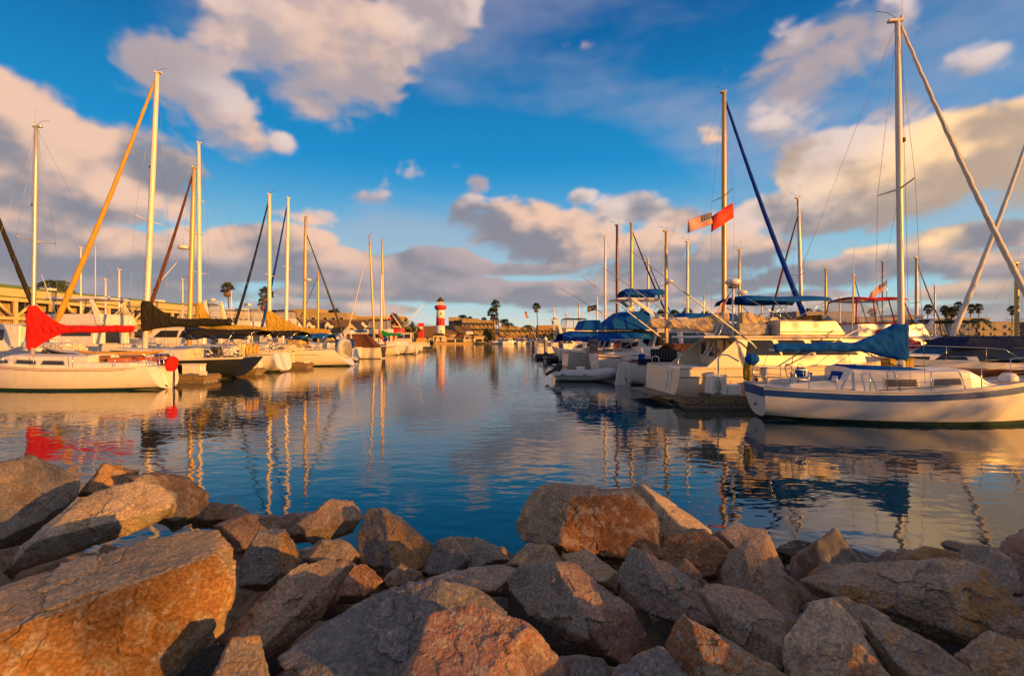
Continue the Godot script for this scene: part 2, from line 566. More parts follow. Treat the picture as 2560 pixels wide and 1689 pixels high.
# ---------------------------------------------------------------- boulders
var cube_cache := {}
func cube_sphere(n: int) -> Array:
	if cube_cache.has(n): return cube_cache[n]
	var dirs := PackedVector3Array()
	var idx := PackedInt32Array()
	var seen := {}
	var axes := [[Vector3.RIGHT, Vector3.UP, Vector3.BACK], [Vector3.LEFT, Vector3.BACK, Vector3.UP], [Vector3.UP, Vector3.BACK, Vector3.RIGHT], [Vector3.DOWN, Vector3.RIGHT, Vector3.BACK], [Vector3.BACK, Vector3.RIGHT, Vector3.UP], [Vector3.FORWARD, Vector3.UP, Vector3.RIGHT]]
	for a in axes:
		var grid := []
		for i in n + 1:
			for j in n + 1:
				var u := tan((i * 2.0 / n - 1.0) * PI / 4.0)
				var w := tan((j * 2.0 / n - 1.0) * PI / 4.0)
				var p: Vector3 = a[0] + a[1] * u + a[2] * w
				var key := (p * 1000.0).round()
				if not seen.has(key):
					seen[key] = dirs.size()
					dirs.append(p.normalized())
				grid.append(seen[key])
		for i in n:
			for j in n:
				var q: int = i * (n + 1) + j
				var w: int = n + 1
				for t in [[grid[q], grid[q + w], grid[q + w + 1]], [grid[q], grid[q + w + 1], grid[q + 1]]]:
					var va: Vector3 = dirs[t[0]]
					var vb: Vector3 = dirs[t[1]]
					var vc: Vector3 = dirs[t[2]]
					if (vb - va).cross(vc - va).dot(va) > 0.0: idx.append_array([t[0], t[2], t[1]])
					else: idx.append_array([t[0], t[1], t[2]])
	cube_cache[n] = [dirs, idx]
	return cube_cache[n]

var rock_lo: FastNoiseLite
var rock_hi: FastNoiseLite
var rock_cell: FastNoiseLite

func rock_noises() -> void:
	rock_lo = FastNoiseLite.new()
	rock_lo.noise_type = FastNoiseLite.TYPE_SIMPLEX_SMOOTH
	rock_lo.frequency = 1.0
	rock_lo.fractal_octaves = 3
	rock_hi = FastNoiseLite.new()
	rock_hi.noise_type = FastNoiseLite.TYPE_SIMPLEX
	rock_hi.frequency = 1.0
	rock_hi.fractal_type = FastNoiseLite.FRACTAL_RIDGED
	rock_hi.fractal_octaves = 5
	rock_hi.seed = 8
	rock_cell = FastNoiseLite.new()
	rock_cell.noise_type = FastNoiseLite.TYPE_CELLULAR
	rock_cell.cellular_return_type = FastNoiseLite.RETURN_CELL_VALUE
	rock_cell.frequency = 1.0
	rock_cell.domain_warp_enabled = true
	rock_cell.domain_warp_amplitude = .25
	rock_cell.domain_warp_frequency = 1.4
	rock_cell.fractal_type = FastNoiseLite.FRACTAL_NONE

# planes: [normal, offset, stain] about the rock's centre; cols: three base colours (body, stain, patches)
func rock_mesh(planes: Array, size: float, n: int, cols: Array, sd: float, rough := 1.0) -> ArrayMesh:
	var cs := cube_sphere(n)
	var dirs: PackedVector3Array = cs[0]
	var v := PackedVector3Array()
	var c := PackedColorArray()
	v.resize(dirs.size())
	c.resize(dirs.size())
	var off := Vector3(sd * 3.7, sd * 1.9, sd * 5.3)
	var k := .055 * size
	var np := planes.size()
	var N := PackedVector3Array()
	var D := PackedFloat32Array()
	for p in planes:
		N.append(p[0]); D.append(p[1])
	var body: Color = cols[0]
	var stain: Color = cols[1]
	var patch: Color = cols[2]
	for i in dirs.size():
		var d := dirs[i]
		var m1 := 1e9
		var m2 := 1e9
		var who := 0
		for j in np:
			var t := N[j].dot(d)
			if t > .02:
				var r := D[j] / t
				if r < m1:
					m2 = m1; m1 = r; who = j
				elif r < m2: m2 = r
		var h := maxf(k - (m2 - m1), 0.0) / k
		var r := m1 - h * h * k * .22
		var p := d * r
		var w := p / size
		var lo := rock_lo.get_noise_3dv(w * 2.1 + off)
		var cell := rock_cell.get_noise_3dv(w * 3.1 + off)
		var hi := rock_hi.get_noise_3dv(w * 3.6 + off)
		var hi2 := rock_lo.get_noise_3dv(w * 15.0 + off)
		p += d * size * rough * (lo * .036 + cell * .030 + (hi - .3) * .017 + hi2 * .0045)
		var cn := rock_lo.get_noise_3dv(w * 1.15 + off * 2.0)
		var groove := (1.0 - smoothstep(.0, .035, absf(cn))) * smoothstep(-.1, .25, lo)
		p -= d * size * groove * .035
		v[i] = p
		# mineral colour: stained cleavage faces with ragged borders, speckled patches
		var f: float = planes[who][2]
		var s := clampf((f - .5 + lo * .55 + hi2 * .55 + cell * .12) * 5.0 + .5, 0.0, 1.0)
		var col := body.lerp(stain, s)
		var g := rock_lo.get_noise_3dv(w * 5.0 + off * 1.7) + hi2 * .35
		col = col.lerp(patch, clampf((g - .12) * 3.5, 0.0, .85))
		var vn := absf(rock_lo.get_noise_3dv(w * 2.6 + off * 3.0))
		col = col.lerp(Color(.55, .46, .36), (1.0 - smoothstep(.008, .028, vn)) * smoothstep(.05, .3, g + .2) * .6)
		var sp := rock_lo.get_noise_3dv(w * 42.0 + off)
		col = col.lerp(patch * .45, clampf((sp - .30) * 2.5, 0.0, .6))
		col = col * 1.25 * (1.0 + .20 * hi2 + .20 * cell + .18 * sp)
		c[i] = col
	var arr := []
	arr.resize(Mesh.ARRAY_MAX)
	arr[Mesh.ARRAY_VERTEX] = v
	arr[Mesh.ARRAY_COLOR] = c
	arr[Mesh.ARRAY_INDEX] = cs[1]
	var st := SurfaceTool.new()
	st.create_from_arrays(arr)
	st.generate_normals()
	return st.commit()

const TAN := Color(.46, .345, .22)
const OCHRE := Color(.40, .235, .095)
const RUST := Color(.32, .15, .065)
const REDDISH := Color(.38, .235, .165)
const STONE := Color(.28, .25, .21)
const SLATE := Color(.20, .20, .20)
const UMBER := Color(.25, .165, .10)
const PINKISH := Color(.52, .36, .25)
const DUN := Color(.36, .28, .19)
const PALEROCK := Color(.56, .43, .28)

func boulder_planes(out: Array, faces: Array, sd: int, stain := .35) -> Array:
	# out: silhouette in metres about the centre (x right, y up); faces: [nx, ny, nz, offset, stain] towards the viewer
	var r := RandomNumberGenerator.new()
	r.seed = sd
	var pl := []
	var n := out.size()
	var area := 0.0
	for i in n:
		var a: Vector2 = out[i]
		var b: Vector2 = out[(i + 1) % n]
		area += a.cross(b)
	for i in n:
		var a: Vector2 = out[i]
		var b: Vector2 = out[(i + 1) % n]
		var e := (b - a)
		if e.length() < .001: continue
		var nn := Vector2(e.y, -e.x).normalized() * (1.0 if area > 0 else -1.0)
		var d := nn.dot(a)
		if d < .02: continue
		for k in [r.randf_range(.18, .55), -r.randf_range(.2, .6)]:
			var q := Vector3(nn.x, nn.y, k)
			pl.append([q.normalized(), d / q.length(), clampf(stain + r.randf_range(-.35, .35), 0, 1)])
	for f in faces:
		pl.append([Vector3(f[0], f[1], f[2]).normalized(), f[3], f[4]])
	return pl

func boulder(called: String, label: String, depth: float, outline: Array, faces: Array, cols: Array, n := 40, rough := 1.0) -> void:
	# outline in picture places of the 2377 px wide view of the photograph, laid out at its own distance
	var pts := []
	var mid := Vector3.ZERO
	for p in outline:
		var q := at(p[0] * 1.07699, p[1] * 1.07699, depth)
		pts.append(q)
		mid += q / outline.size()
	var f := (Vector3(0, EYE, 0) - mid).normalized()
	var rt := Vector3.UP.cross(f).normalized()
	var up := f.cross(rt)
	var flat := []
	var w := 0.0
	for q in pts:
		var e: Vector3 = q - mid
		flat.append(Vector2(e.dot(rt), e.dot(up)) * 1.06)
		w += flat[-1].length() / pts.size()
	var sd := hash(label) % 1000
	var fl := []
	for fc in faces: fl.append([fc[0], fc[1], fc[2], fc[3] * w, fc[4]])
	fl.append([.1, -.2, -1, w * .95, .3])
	var planes := boulder_planes(flat, fl, sd)
	var mesh := rock_mesh(planes, w, n, cols, sd * .37, rough)
	var o := MeshInstance3D.new()
	o.mesh = mesh
	o.material_override = M.rock
	o.name = numbered(called)
	add_child(o)
	o.transform = Transform3D(Basis(rt, up, f), mid)
	tag(o, label, "boulder", "boulders of the riprap bank")

func make_rocks() -> void:
	rock_noises()
	var speck := noise_map(FastNoiseLite.TYPE_SIMPLEX, .045, 6, 12, 512, [Color(.60, .595, .58), Color(1.0, 1.0, 1.0)])
	var pits := noise_map(FastNoiseLite.TYPE_SIMPLEX, .06, 5, 13, 512)
	M.rock = mat(Color(1.0, 1.0, 1.0), .88, 0, speck, 1.6, pits, .42)
	M.rock.vertex_color_use_as_albedo = true
	M.rock.metallic_specular = .35
	var T := [0, .8, .62, .45, .15]
	boulder("boulder", "huge long tan boulder with rust brown front face at lower left", 2.75, [[-150, 1400], [0, 1345], [200, 1265], [405, 1208], [520, 1212], [567, 1262], [555, 1400], [525, 1470], [380, 1590], [100, 1680], [-150, 1640]], [[-.12, .86, .50, .30, 0.0], [.05, -.22, .97, .36, 1.0]], [TAN, Color(.33, .175, .065), DUN], 110)
	boulder("boulder", "long pale golden boulder lying slanted above the huge tan one", 4.3, [[20, 1335], [100, 1230], [220, 1140], [330, 1112], [410, 1145], [405, 1190], [330, 1237], [180, 1280]], [[0, .62, .78, .34, .1], [.1, -.55, .8, .42, .8]], [PALEROCK, STONE, DUN], 56)
	boulder("boulder", "grey brown pointed boulder at the left edge of the bank", 5.0, [[-90, 1110], [70, 1060], [190, 1110], [182, 1150], [100, 1232], [25, 1275], [-90, 1300]], [[.1, .35, .93, .46, .3], [.6, .3, .7, .60, .2]], [STONE, UMBER, DUN], 52)
	boulder("boulder", "small ochre boulder peaking behind the pale golden one", 5.6, [[185, 1150], [240, 1076], [322, 1094], [315, 1140], [250, 1170]], [[.0, .3, .95, .5, .9]], [UMBER, OCHRE, STONE], 32)
	boulder("boulder", "dark brown boulder sloping down to the water right of the pale one", 5.4, [[300, 1110], [365, 1098], [425, 1105], [482, 1145], [470, 1205], [400, 1230], [330, 1190]], [[.2, .5, .84, .5, .4]], [UMBER, STONE, DUN], 36)
	boulder("boulder", "low brown boulder at the waterline beside the dark sloping one", 5.9, [[440, 1180], [470, 1166], [530, 1172], [556, 1196], [545, 1228], [450, 1225]], [[0, .6, .8, .5, .6]], [UMBER, OCHRE, DUN], 28)
	boulder("boulder", "small flat boulder at the waterline, farthest out on the left", 6.3, [[500, 1180], [540, 1168], [580, 1190], [590, 1210], [520, 1215]], [[0, .7, .7, .5, .6]], [UMBER, DUN, STONE], 20)
	boulder("boulder", "low reddish brown boulder behind the huge tan one", 5.0, [[500, 1222], [560, 1196], [640, 1195], [660, 1215], [650, 1262], [540, 1290]], [[.1, .6, .8, .45, .6]], [REDDISH, UMBER, DUN], 32)
	boulder("boulder", "reddish boulder tucked behind the clean brown block", 5.3, [[610, 1232], [660, 1196], [720, 1188], [752, 1200], [720, 1258], [630, 1265]], [[0, .5, .85, .5, .5]], [REDDISH, UMBER, DUN], 28)
	boulder("boulder", "clean brown squarish block tilted at the water's edge, left of centre", 4.7, [[693, 1216], [768, 1160], [818, 1164], [842, 1200], [816, 1236], [730, 1264]], [[-.15, .35, .93, .40, .5], [.0, -.6, .8, .50, .1]], [DUN, REDDISH, TAN], 44, .7)
	boulder("boulder", "grey boulder with ochre right edge leaning on the huge tan one", 4.0, [[562, 1300], [600, 1235], [662, 1230], [702, 1275], [692, 1312], [625, 1368], [558, 1362]], [[-.25, .2, .95, .42, .1], [.75, .1, .65, .50, 1.0]], [STONE, OCHRE, SLATE], 44)
	boulder("boulder", "low speckled boulder under the clean brown block", 4.3, [[700, 1296], [742, 1254], [800, 1254], [838, 1290], [820, 1325], [720, 1320]], [[0, .5, .86, .5, .3]], [DUN, STONE, TAN], 32)
	boulder("boulder", "orange and black banded boulder with a pointed top", 4.4, [[826, 1240], [853, 1182], [892, 1182], [960, 1225], [1012, 1278], [985, 1318], [900, 1345], [838, 1300]], [[.35, .25, .9, .40, .75], [-.6, .1, .8, .42, .3]], [SLATE, OCHRE, UMBER], 48)
	boulder("boulder", "dark purple grey triangular boulder at the centre of the waterline", 4.3, [[984, 1324], [1015, 1256], [1050, 1246], [1092, 1302], [1062, 1338], [1000, 1340]], [[-.1, .2, .97, .42, .1]], [SLATE, UMBER, STONE], 36, .8)
	boulder("boulder", "grey brown boulder right of the dark triangular one", 4.5, [[1068, 1275], [1106, 1248], [1150, 1268], [1184, 1302], [1110, 1330], [1075, 1320]], [[-.2, .3, .9, .45, .2], [.3, .7, .6, .5, .5]], [STONE, DUN, SLATE], 36)
	boulder("boulder", "small tan boulder between the two centre waterline boulders", 4.8, [[1040, 1258], [1060, 1246], [1095, 1250], [1100, 1290], [1060, 1300]], [[0, .4, .9, .45, .5]], [TAN, DUN, STONE], 20)
	boulder("boulder", "long brown boulder propped up right of the huge tan one", 3.2, [[522, 1480], [600, 1400], [690, 1312], [762, 1290], [832, 1312], [826, 1372], [740, 1440], [650, 1575], [560, 1530]], [[-.1, .55, .82, .36, .3], [.55, -.35, .75, .42, .6]], [DUN, UMBER, REDDISH], 64)
	boulder("boulder", "reddish boulder wedged behind the long propped brown one", 3.8, [[810, 1312], [850, 1312], [890, 1350], [840, 1400], [780, 1400]], [[.1, .5, .85, .45, .6]], [REDDISH, RUST, TAN], 28)
	boulder("boulder", "small dark boulder below the banded one", 3.9, [[886, 1350], [930, 1308], [980, 1332], [960, 1365], [900, 1370]], [[0, .3, .9, .45, .3]], [UMBER, STONE, DUN], 24)
	boulder("boulder", "big blue grey boulder sprawling at the bottom centre left", 2.75, [[680, 1520], [760, 1430], [890, 1345], [1000, 1336], [1130, 1352], [1192, 1420], [1120, 1500], [1000, 1610], [780, 1620]], [[-.25, .72, .60, .26, .15], [-.15, .25, .95, .38, .05], [.35, .5, .75, .40, .3]], [SLATE, DUN, STONE], 104)
	boulder("boulder", "flat dun boulder lying between the grey sprawl and the centre waterline", 3.7, [[990, 1345], [1060, 1325], [1160, 1310], [1210, 1330], [1180, 1385], [1060, 1390]], [[0, .85, .5, .35, .2]], [DUN, STONE, TAN], 32)
	boulder("boulder", "red tan boulder at the very bottom centre", 2.35, [[925, 1620], [1005, 1424], [1062, 1400], [1140, 1418], [1222, 1446], [1282, 1510], [1340, 1620], [1150, 1700]], [[-.05, .58, .80, .34, .6], [.5, .1, .85, .48, .3]], [REDDISH, Color(.37, .19, .125), TAN], 92)
	boulder("boulder", "large angular boulder right of centre with a rust brown slab face", 3.2, [[1146, 1335], [1190, 1304], [1332, 1308], [1402, 1360], [1514, 1450], [1506, 1502], [1440, 1534], [1340, 1502], [1190, 1402]], [[.35, .62, .70, .36, .7], [-.55, .05, .83, .36, .05], [.75, -.1, .62, .62, .9]], [STONE, REDDISH, DUN], 92)
	boulder("boulder", "great rust faced boulder standing highest at the water's edge", 4.9, [[1188, 1222], [1240, 1132], [1285, 1110], [1460, 1134], [1512, 1190], [1534, 1292], [1430, 1304], [1290, 1284], [1200, 1248]], [[.14, .10, .98, .40, 1.0], [-.62, .25, .74, .47, .15], [.0, .93, .35, .50, .3]], [DUN, RUST, TAN], 92)
	boulder("boulder", "smooth sunlit boulder sloping right behind the great rust faced one", 5.5, [[1450, 1140], [1492, 1124], [1592, 1188], [1654, 1238], [1600, 1262], [1500, 1262]], [[.45, .75, .50, .36, 0.0], [-.4, .1, .9, .45, .3]], [PALEROCK, STONE, TAN], 40, .55)
	boulder("boulder", "dark rust boulder below the smooth sunlit one", 4.6, [[1528, 1296], [1544, 1240], [1632, 1228], [1694, 1282], [1664, 1345], [1600, 1358], [1556, 1330]], [[-.1, .2, .97, .42, .7]], [UMBER, RUST, DUN], 44)
	boulder("boulder", "pinkish squared boulder with sunlit top, right of the dark rust one", 4.7, [[1658, 1236], [1700, 1220], [1772, 1226], [1832, 1312], [1812, 1345], [1752, 1320], [1700, 1290]], [[.1, .55, .82, .40, .1], [.8, .2, .55, .5, .1]], [PINKISH, DUN, TAN], 44)
	boulder("boulder", "angular brown boulder pointing up in front of the pinkish one", 4.0, [[1654, 1335], [1690, 1270], [1742, 1272], [1864, 1388], [1832, 1446], [1740, 1410]], [[.45, .45, .77, .36, .4], [-.7, .1, .7, .42, .1]], [DUN, UMBER, STONE], 52)
	boulder("boulder", "small tan boulder below the left end of the great rust faced one", 4.2, [[1180, 1310], [1228, 1260], [1282, 1268], [1306, 1308], [1250, 1335]], [[0, .4, .9, .45, .4]], [TAN, OCHRE, STONE], 32)
	boulder("boulder", "flat topped tan slab below the great rust faced boulder", 4.0, [[1304, 1290], [1362, 1276], [1434, 1330], [1426, 1372], [1340, 1350]], [[.2, .75, .62, .38, .3]], [TAN, DUN, OCHRE], 36, .7)
	boulder("boulder", "craggy dark boulder with split edges, centre right", 3.5, [[1420, 1340], [1464, 1268], [1560, 1308], [1642, 1370], [1670, 1462], [1600, 1470], [1500, 1420]], [[-.45, .0, .9, .34, .1], [.4, .62, .66, .36, .3]], [STONE, UMBER, REDDISH], 64, 1.3)
	boulder("boulder", "dark wedge of rock between the craggy one and the dark rust one", 4.1, [[1556, 1320], [1590, 1296], [1626, 1330], [1632, 1370], [1580, 1370]], [[0, .3, .9, .45, .3]], [UMBER, STONE, SLATE], 20)
	boulder("boulder", "boulder with smooth reddish sloping face, lower right of the craggy one", 3.0, [[1616, 1372], [1640, 1354], [1752, 1368], [1824, 1442], [1836, 1532], [1780, 1575], [1690, 1500]], [[.2, .62, .75, .34, .35], [-.15, -.2, .96, .46, .05]], [DUN, REDDISH, SLATE], 56, .8)
	boulder("boulder", "rust veined boulder at the bottom, right of centre", 2.5, [[1524, 1490], [1558, 1430], [1582, 1426], [1702, 1490], [1850, 1590], [1760, 1640], [1560, 1640]], [[.25, .55, .80, .36, .5], [-.8, .1, .6, .42, .8]], [DUN, RUST, STONE], 60)
	boulder("boulder", "dark mauve grey boulder cut by the bottom edge", 2.4, [[1400, 1600], [1440, 1545], [1532, 1498], [1590, 1570], [1590, 1650], [1420, 1660]], [[0, .5, .86, .42, .2]], [SLATE, REDDISH, STONE], 40)
	boulder("boulder", "tall boulder with a golden sunlit right flank, lower right", 2.6, [[1816, 1480], [1880, 1388], [1962, 1392], [2030, 1480], [2110, 1600], [1960, 1680], [1836, 1620]], [[-.45, .3, .84, .34, .3], [.75, .38, .52, .30, 0.0]], [PALEROCK, DUN, STONE], 60, .8)
	boulder("boulder", "small brown pointed boulder in front of the golden flanked one", 2.2, [[1900, 1640], [1975, 1490], [2000, 1500], [2080, 1590], [2060, 1680]], [[.3, .4, .86, .4, .6]], [DUN, RUST, STONE], 36)
	boulder("boulder", "broad layered slab boulder lying flat at the right", 3.5, [[1830, 1345], [1960, 1305], [2120, 1284], [2232, 1280], [2322, 1330], [2374, 1440], [2300, 1470], [2230, 1510], [2080, 1455], [1900, 1405]], [[-.1, .80, .60, .26, .1], [.55, .35, .75, .44, .7], [.0, -.1, 1, .44, .4]], [DUN, OCHRE, STONE], 104, 1.25)
	boulder("boulder", "rounded dark boulder at the waterline near the right edge", 4.4, [[2218, 1290], [2248, 1262], [2312, 1272], [2380, 1330], [2420, 1400], [2300, 1400]], [[0, .6, .8, .4, .2]], [STONE, UMBER, DUN], 40, .7)
	boulder("boulder", "long streaked boulder running to the bottom right", 2.6, [[1985, 1425], [2060, 1436], [2182, 1500], [2290, 1590], [2200, 1680], [2060, 1560]], [[.2, .6, .77, .34, .3]], [DUN, OCHRE, SLATE], 56)
	boulder("boulder", "low wet black brown ledge at the waterline right of the pinkish boulder", 5.6, [[1790, 1276], [1850, 1254], [1960, 1272], [2050, 1300], [1980, 1335], [1860, 1330]], [[0, .8, .6, .35, .2]], [Color(.075, .06, .045), UMBER, SLATE], 44, 1.3)
	boulder("boulder", "olive brown boulder in the lower right corner", 2.5, [[2215, 1520], [2300, 1462], [2400, 1500], [2440, 1640], [2270, 1660]], [[.1, .55, .82, .4, .4]], [DUN, OCHRE, UMBER], 44)
	boulder("boulder", "rough brown boulder under the broad slab at the right edge", 3.0, [[2290, 1440], [2372, 1430], [2470, 1480], [2460, 1560], [2340, 1540]], [[0, .4, .9, .45, .3]], [UMBER, DUN, STONE], 36)
	boulder("boulder", "small grey tan boulder at the bottom left of the propped one", 2.45, [[480, 1600], [538, 1482], [602, 1476], [640, 1640], [520, 1680]], [[0, .35, .93, .42, .4]], [STONE, OCHRE, DUN], 40)
	boulder("boulder", "little dark boulder half hidden under the large angular one", 2.7, [[1300, 1590], [1330, 1524], [1402, 1530], [1425, 1600], [1340, 1620]], [[0, .4, .9, .42, .2]], [SLATE, UMBER, STONE], 28)
	boulder("boulder", "small brown boulder at the left edge below the grey pointed one", 4.2, [[-40, 1290], [40, 1268], [66, 1296], [30, 1345], [-40, 1350]], [[0, .4, .9, .42, .4]], [UMBER, OCHRE, STONE], 24)
	boulder("boulder", "reddish flat boulder at the far left behind the grey pointed one", 6.0, [[-120, 1130], [-20, 1118], [40, 1130], [40, 1180], [-100, 1190]], [[0, .6, .8, .42, .5]], [REDDISH, UMBER, STONE], 24)
	boulder("boulder", "tan boulder below the broad slab, beside the golden flanked one", 3.2, [[1870, 1400], [1960, 1385], [2060, 1430], [2080, 1500], [1960, 1490]], [[0, .6, .8, .42, .4]], [DUN, STONE, TAN], 36)
	# the lower layer of smaller stones that shows in the gaps, and the bank going on beside the picture
	rng.seed = 4
	var variants := []
	for k in 7:
		var pl := []
		for j in 15:
			var d := Vector3(rng.randfn(), rng.randfn() * .9, rng.randfn()).normalized()
			pl.append([d, rng.randf_range(.62, 1.0), rng.randf()])
		for ax in [Vector3.RIGHT, Vector3.UP, Vector3.BACK]:
			for sg in [-1.0, 1.0]:
				pl.append([(ax * sg + Vector3(rng.randfn(), rng.randfn(), rng.randfn()) * .15).normalized(), rng.randf_range(.75, 1.05), rng.randf()])
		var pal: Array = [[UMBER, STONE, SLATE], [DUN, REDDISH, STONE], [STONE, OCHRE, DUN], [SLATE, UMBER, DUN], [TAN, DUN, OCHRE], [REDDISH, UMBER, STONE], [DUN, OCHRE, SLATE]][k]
		variants.append(rock_mesh(pl, 1.0, 30, pal, k * 4.1 + 2.0))
	var zz := -1.2
	while zz > -7.3:
		var xx := -9.5
		while xx < 9.5:
			var x := xx + rng.randf_range(-.2, .2)
			var z := zz + rng.randf_range(-.18, .18)
			xx += .62
			if absf(x) > -z * 1.04 + 3.2: continue
			var inside: bool = absf(x) < -z * 1.04 + .1
			var h := 1.35 + .21 * z
			var s := rng.randf_range(.30, .44)
			var y := h - .17 - s * .15 - .30 * smoothstep(-4.6, -3.2, z)
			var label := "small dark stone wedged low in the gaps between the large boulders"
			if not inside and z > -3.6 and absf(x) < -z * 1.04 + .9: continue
			if not inside:
				s = rng.randf_range(.42, .62)
				y = h - .25
				label = "riprap boulder of the bank beyond the side of the picture"
			if inside and z < -5.0: y -= .16
			if inside and z < -6.0: y -= .12
			if z < -6.6 and inside: continue
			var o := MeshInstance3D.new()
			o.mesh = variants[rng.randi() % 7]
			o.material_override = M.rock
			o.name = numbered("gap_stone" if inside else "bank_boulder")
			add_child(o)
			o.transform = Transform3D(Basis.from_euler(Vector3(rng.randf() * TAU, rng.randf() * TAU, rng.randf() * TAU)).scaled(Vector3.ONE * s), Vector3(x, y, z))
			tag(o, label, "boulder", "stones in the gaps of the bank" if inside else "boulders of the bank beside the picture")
		zz -= .60
	# the bank itself under the stones
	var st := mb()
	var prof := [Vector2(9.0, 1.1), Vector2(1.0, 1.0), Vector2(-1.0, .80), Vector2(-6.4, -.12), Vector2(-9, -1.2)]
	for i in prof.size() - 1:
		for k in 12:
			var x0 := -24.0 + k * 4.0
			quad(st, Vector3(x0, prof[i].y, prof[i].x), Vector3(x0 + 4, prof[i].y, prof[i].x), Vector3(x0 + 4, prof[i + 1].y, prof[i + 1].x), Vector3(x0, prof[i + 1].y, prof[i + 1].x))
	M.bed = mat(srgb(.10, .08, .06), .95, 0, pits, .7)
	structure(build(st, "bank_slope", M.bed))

# ---------------------------------------------------------------- boats: x towards the bow from the stern, y up from the water, z to starboard
func h_sheer(h: Dictionary, t: float) -> float:
	var k := .35
	if t > k: return h.s1 + (h.s2 - h.s1) * pow((t - k) / (1 - k), 1.8)
	return h.s1 + (h.s0 - h.s1) * pow((k - t) / k, 1.8)

func h_bot(h: Dictionary, t: float) -> float:
	if t < .5: return -h.draft + (h.sb + h.draft) * pow((.5 - t) / .5, 1.7)
	return -h.draft + (h.s2 + h.draft) * pow((t - .5) / .5, h.get("stem", 5.0))

func h_half(h: Dictionary, t: float) -> float:
	var tm: float = h.get("tm", .42)
	var w: float
	if t < tm: w = lerpf(h.sr, 1.0, sin(PI * .5 * t / tm))
	else: w = 1.0 - pow((t - tm) / (1 - tm), h.get("bp", 2.1))
	return maxf(h.B * .5 * w, .012)

func h_pt(h: Dictionary, t: float, y: float, side: float, out := 0.0) -> Vector3:
	var s := h_sheer(h, t)
	var b := h_bot(h, t)
	var c := clampf((y - b) / maxf(s - b, .001), 0.0, 1.0)
	var q: float = h.get("q", 1.15)
	var a := acos(clampf(1.0 - pow(c, 1.0 / q), -1, 1))
	var m := lerpf(h.get("m", .72), h.get("mb", 1.15), pow(t, 3.0))
	var z := h_half(h, t) * pow(sin(a), m)
	var x: float = h.L * t + h.get("trake", .1) * (h.s0 - y) * pow(1.0 - t, 5.0)
	return Vector3(x, y, side * (z + out))

func h_strip(h: Dictionary, o: Node, called: String, m: Material, lo: Callable, hi: Callable, out := .006, t0 := 0.0, t1 := .995) -> void:
	var st := mb(true)
	for side in [1.0, -1.0]:
		var a := []
		for i in 41:
			var t := lerpf(t0, t1, i / 40.0)
			var y0: float = maxf(lo.call(t), h_bot(h, t))
			var y1: float = maxf(hi.call(t), h_bot(h, t))
			a.append([h_pt(h, t, y0, side, out), h_pt(h, t, (y0 + y1) * .5, side, out), h_pt(h, t, y1, side, out)])
		for i in 40:
			for k in 2:
				if side > 0: quad(st, a[i][k], a[i + 1][k], a[i + 1][k + 1], a[i][k + 1])
				else: quad(st, a[i][k], a[i][k + 1], a[i + 1][k + 1], a[i + 1][k])
	build(st, called, m, o)

func hull(o: Node, h: Dictionary, m: Material, deckm: Material, lod := 0) -> void:
	var st := mb(true)
	var rings := []
	var ns := 30 if lod == 0 else 16
	var na := 12 if lod == 0 else 7
	for i in ns + 1:
		var t := 1.0 - pow(1.0 - i / float(ns), 1.25)
		t = minf(t, .9985)
		var r := PackedVector3Array()
		var s := h_sheer(h, t)
		var b := h_bot(h, t)
		for side in [1.0, -1.0]:
			for k in na + 1:
				var f := k / float(na)
				var c := (1.0 - cos(f * PI * .5))
				if side > 0: c = 1.0 - cos((1.0 - f) * PI * .5)
				elif k == 0: continue
				r.append(h_pt(h, t, b + (s - b) * pow(c, h.get("q", 1.15)), side))
		rings.append(r)
	loft(st, rings, false, false)
	build(st, "hull", m, o)
	# transom
	var tr := mb()
	var r0: PackedVector3Array = rings[0]
	var n := r0.size()
	for k in n / 2:
		quad(tr, r0[k], r0[k + 1], r0[n - 2 - k], r0[n - 1 - k])
	build(tr, "transom", m, o)
	# deck a little below the sheer, with camber
	var dk := mb(true)
	var rows := []
	for i in ns + 1:
		var t := minf(i / float(ns), .995)
		var p := h_pt(h, t, h_sheer(h, t) - .035, 1.0, -.012)
		var row := PackedVector3Array()
		for k in 7:
			var f := 1.0 - k / 3.0
			row.append(Vector3(p.x, p.y + .05 * (1.0 - f * f), p.z * f))
		rows.append(row)
	for i in ns:
		for k in 6: quad(dk, rows[i][k], rows[i + 1][k], rows[i + 1][k + 1], rows[i][k + 1])
	build(dk, "deck", deckm, o)
	if h.has("rail"):
		for side in [1.0, -1.0]:
			var pts := []
			for i in 25:
				var t := minf(i / 24.0, .99)
				pts.append(h_pt(h, t, h_sheer(h, t), side, -.01) + Vector3(0, .012, 0))
			tb("toe_rail", h.rail, o, pts, h.get("railr", .022), 6)

func h_cabin(c: Dictionary, x: float) -> float:       # height of the cabin side at x
	var u: float = (x - c.x0) / (c.x1 - c.x0)
	var f: float = c.get("fs", .25)
	var k := 1.0
	if u > 1.0 - f: k = 1.0 - smoothstep(0.0, 1.0, (u - 1.0 + f) / f) * .92
	return c.h * k * lerpf(1.0, c.get("droop", .85), u)

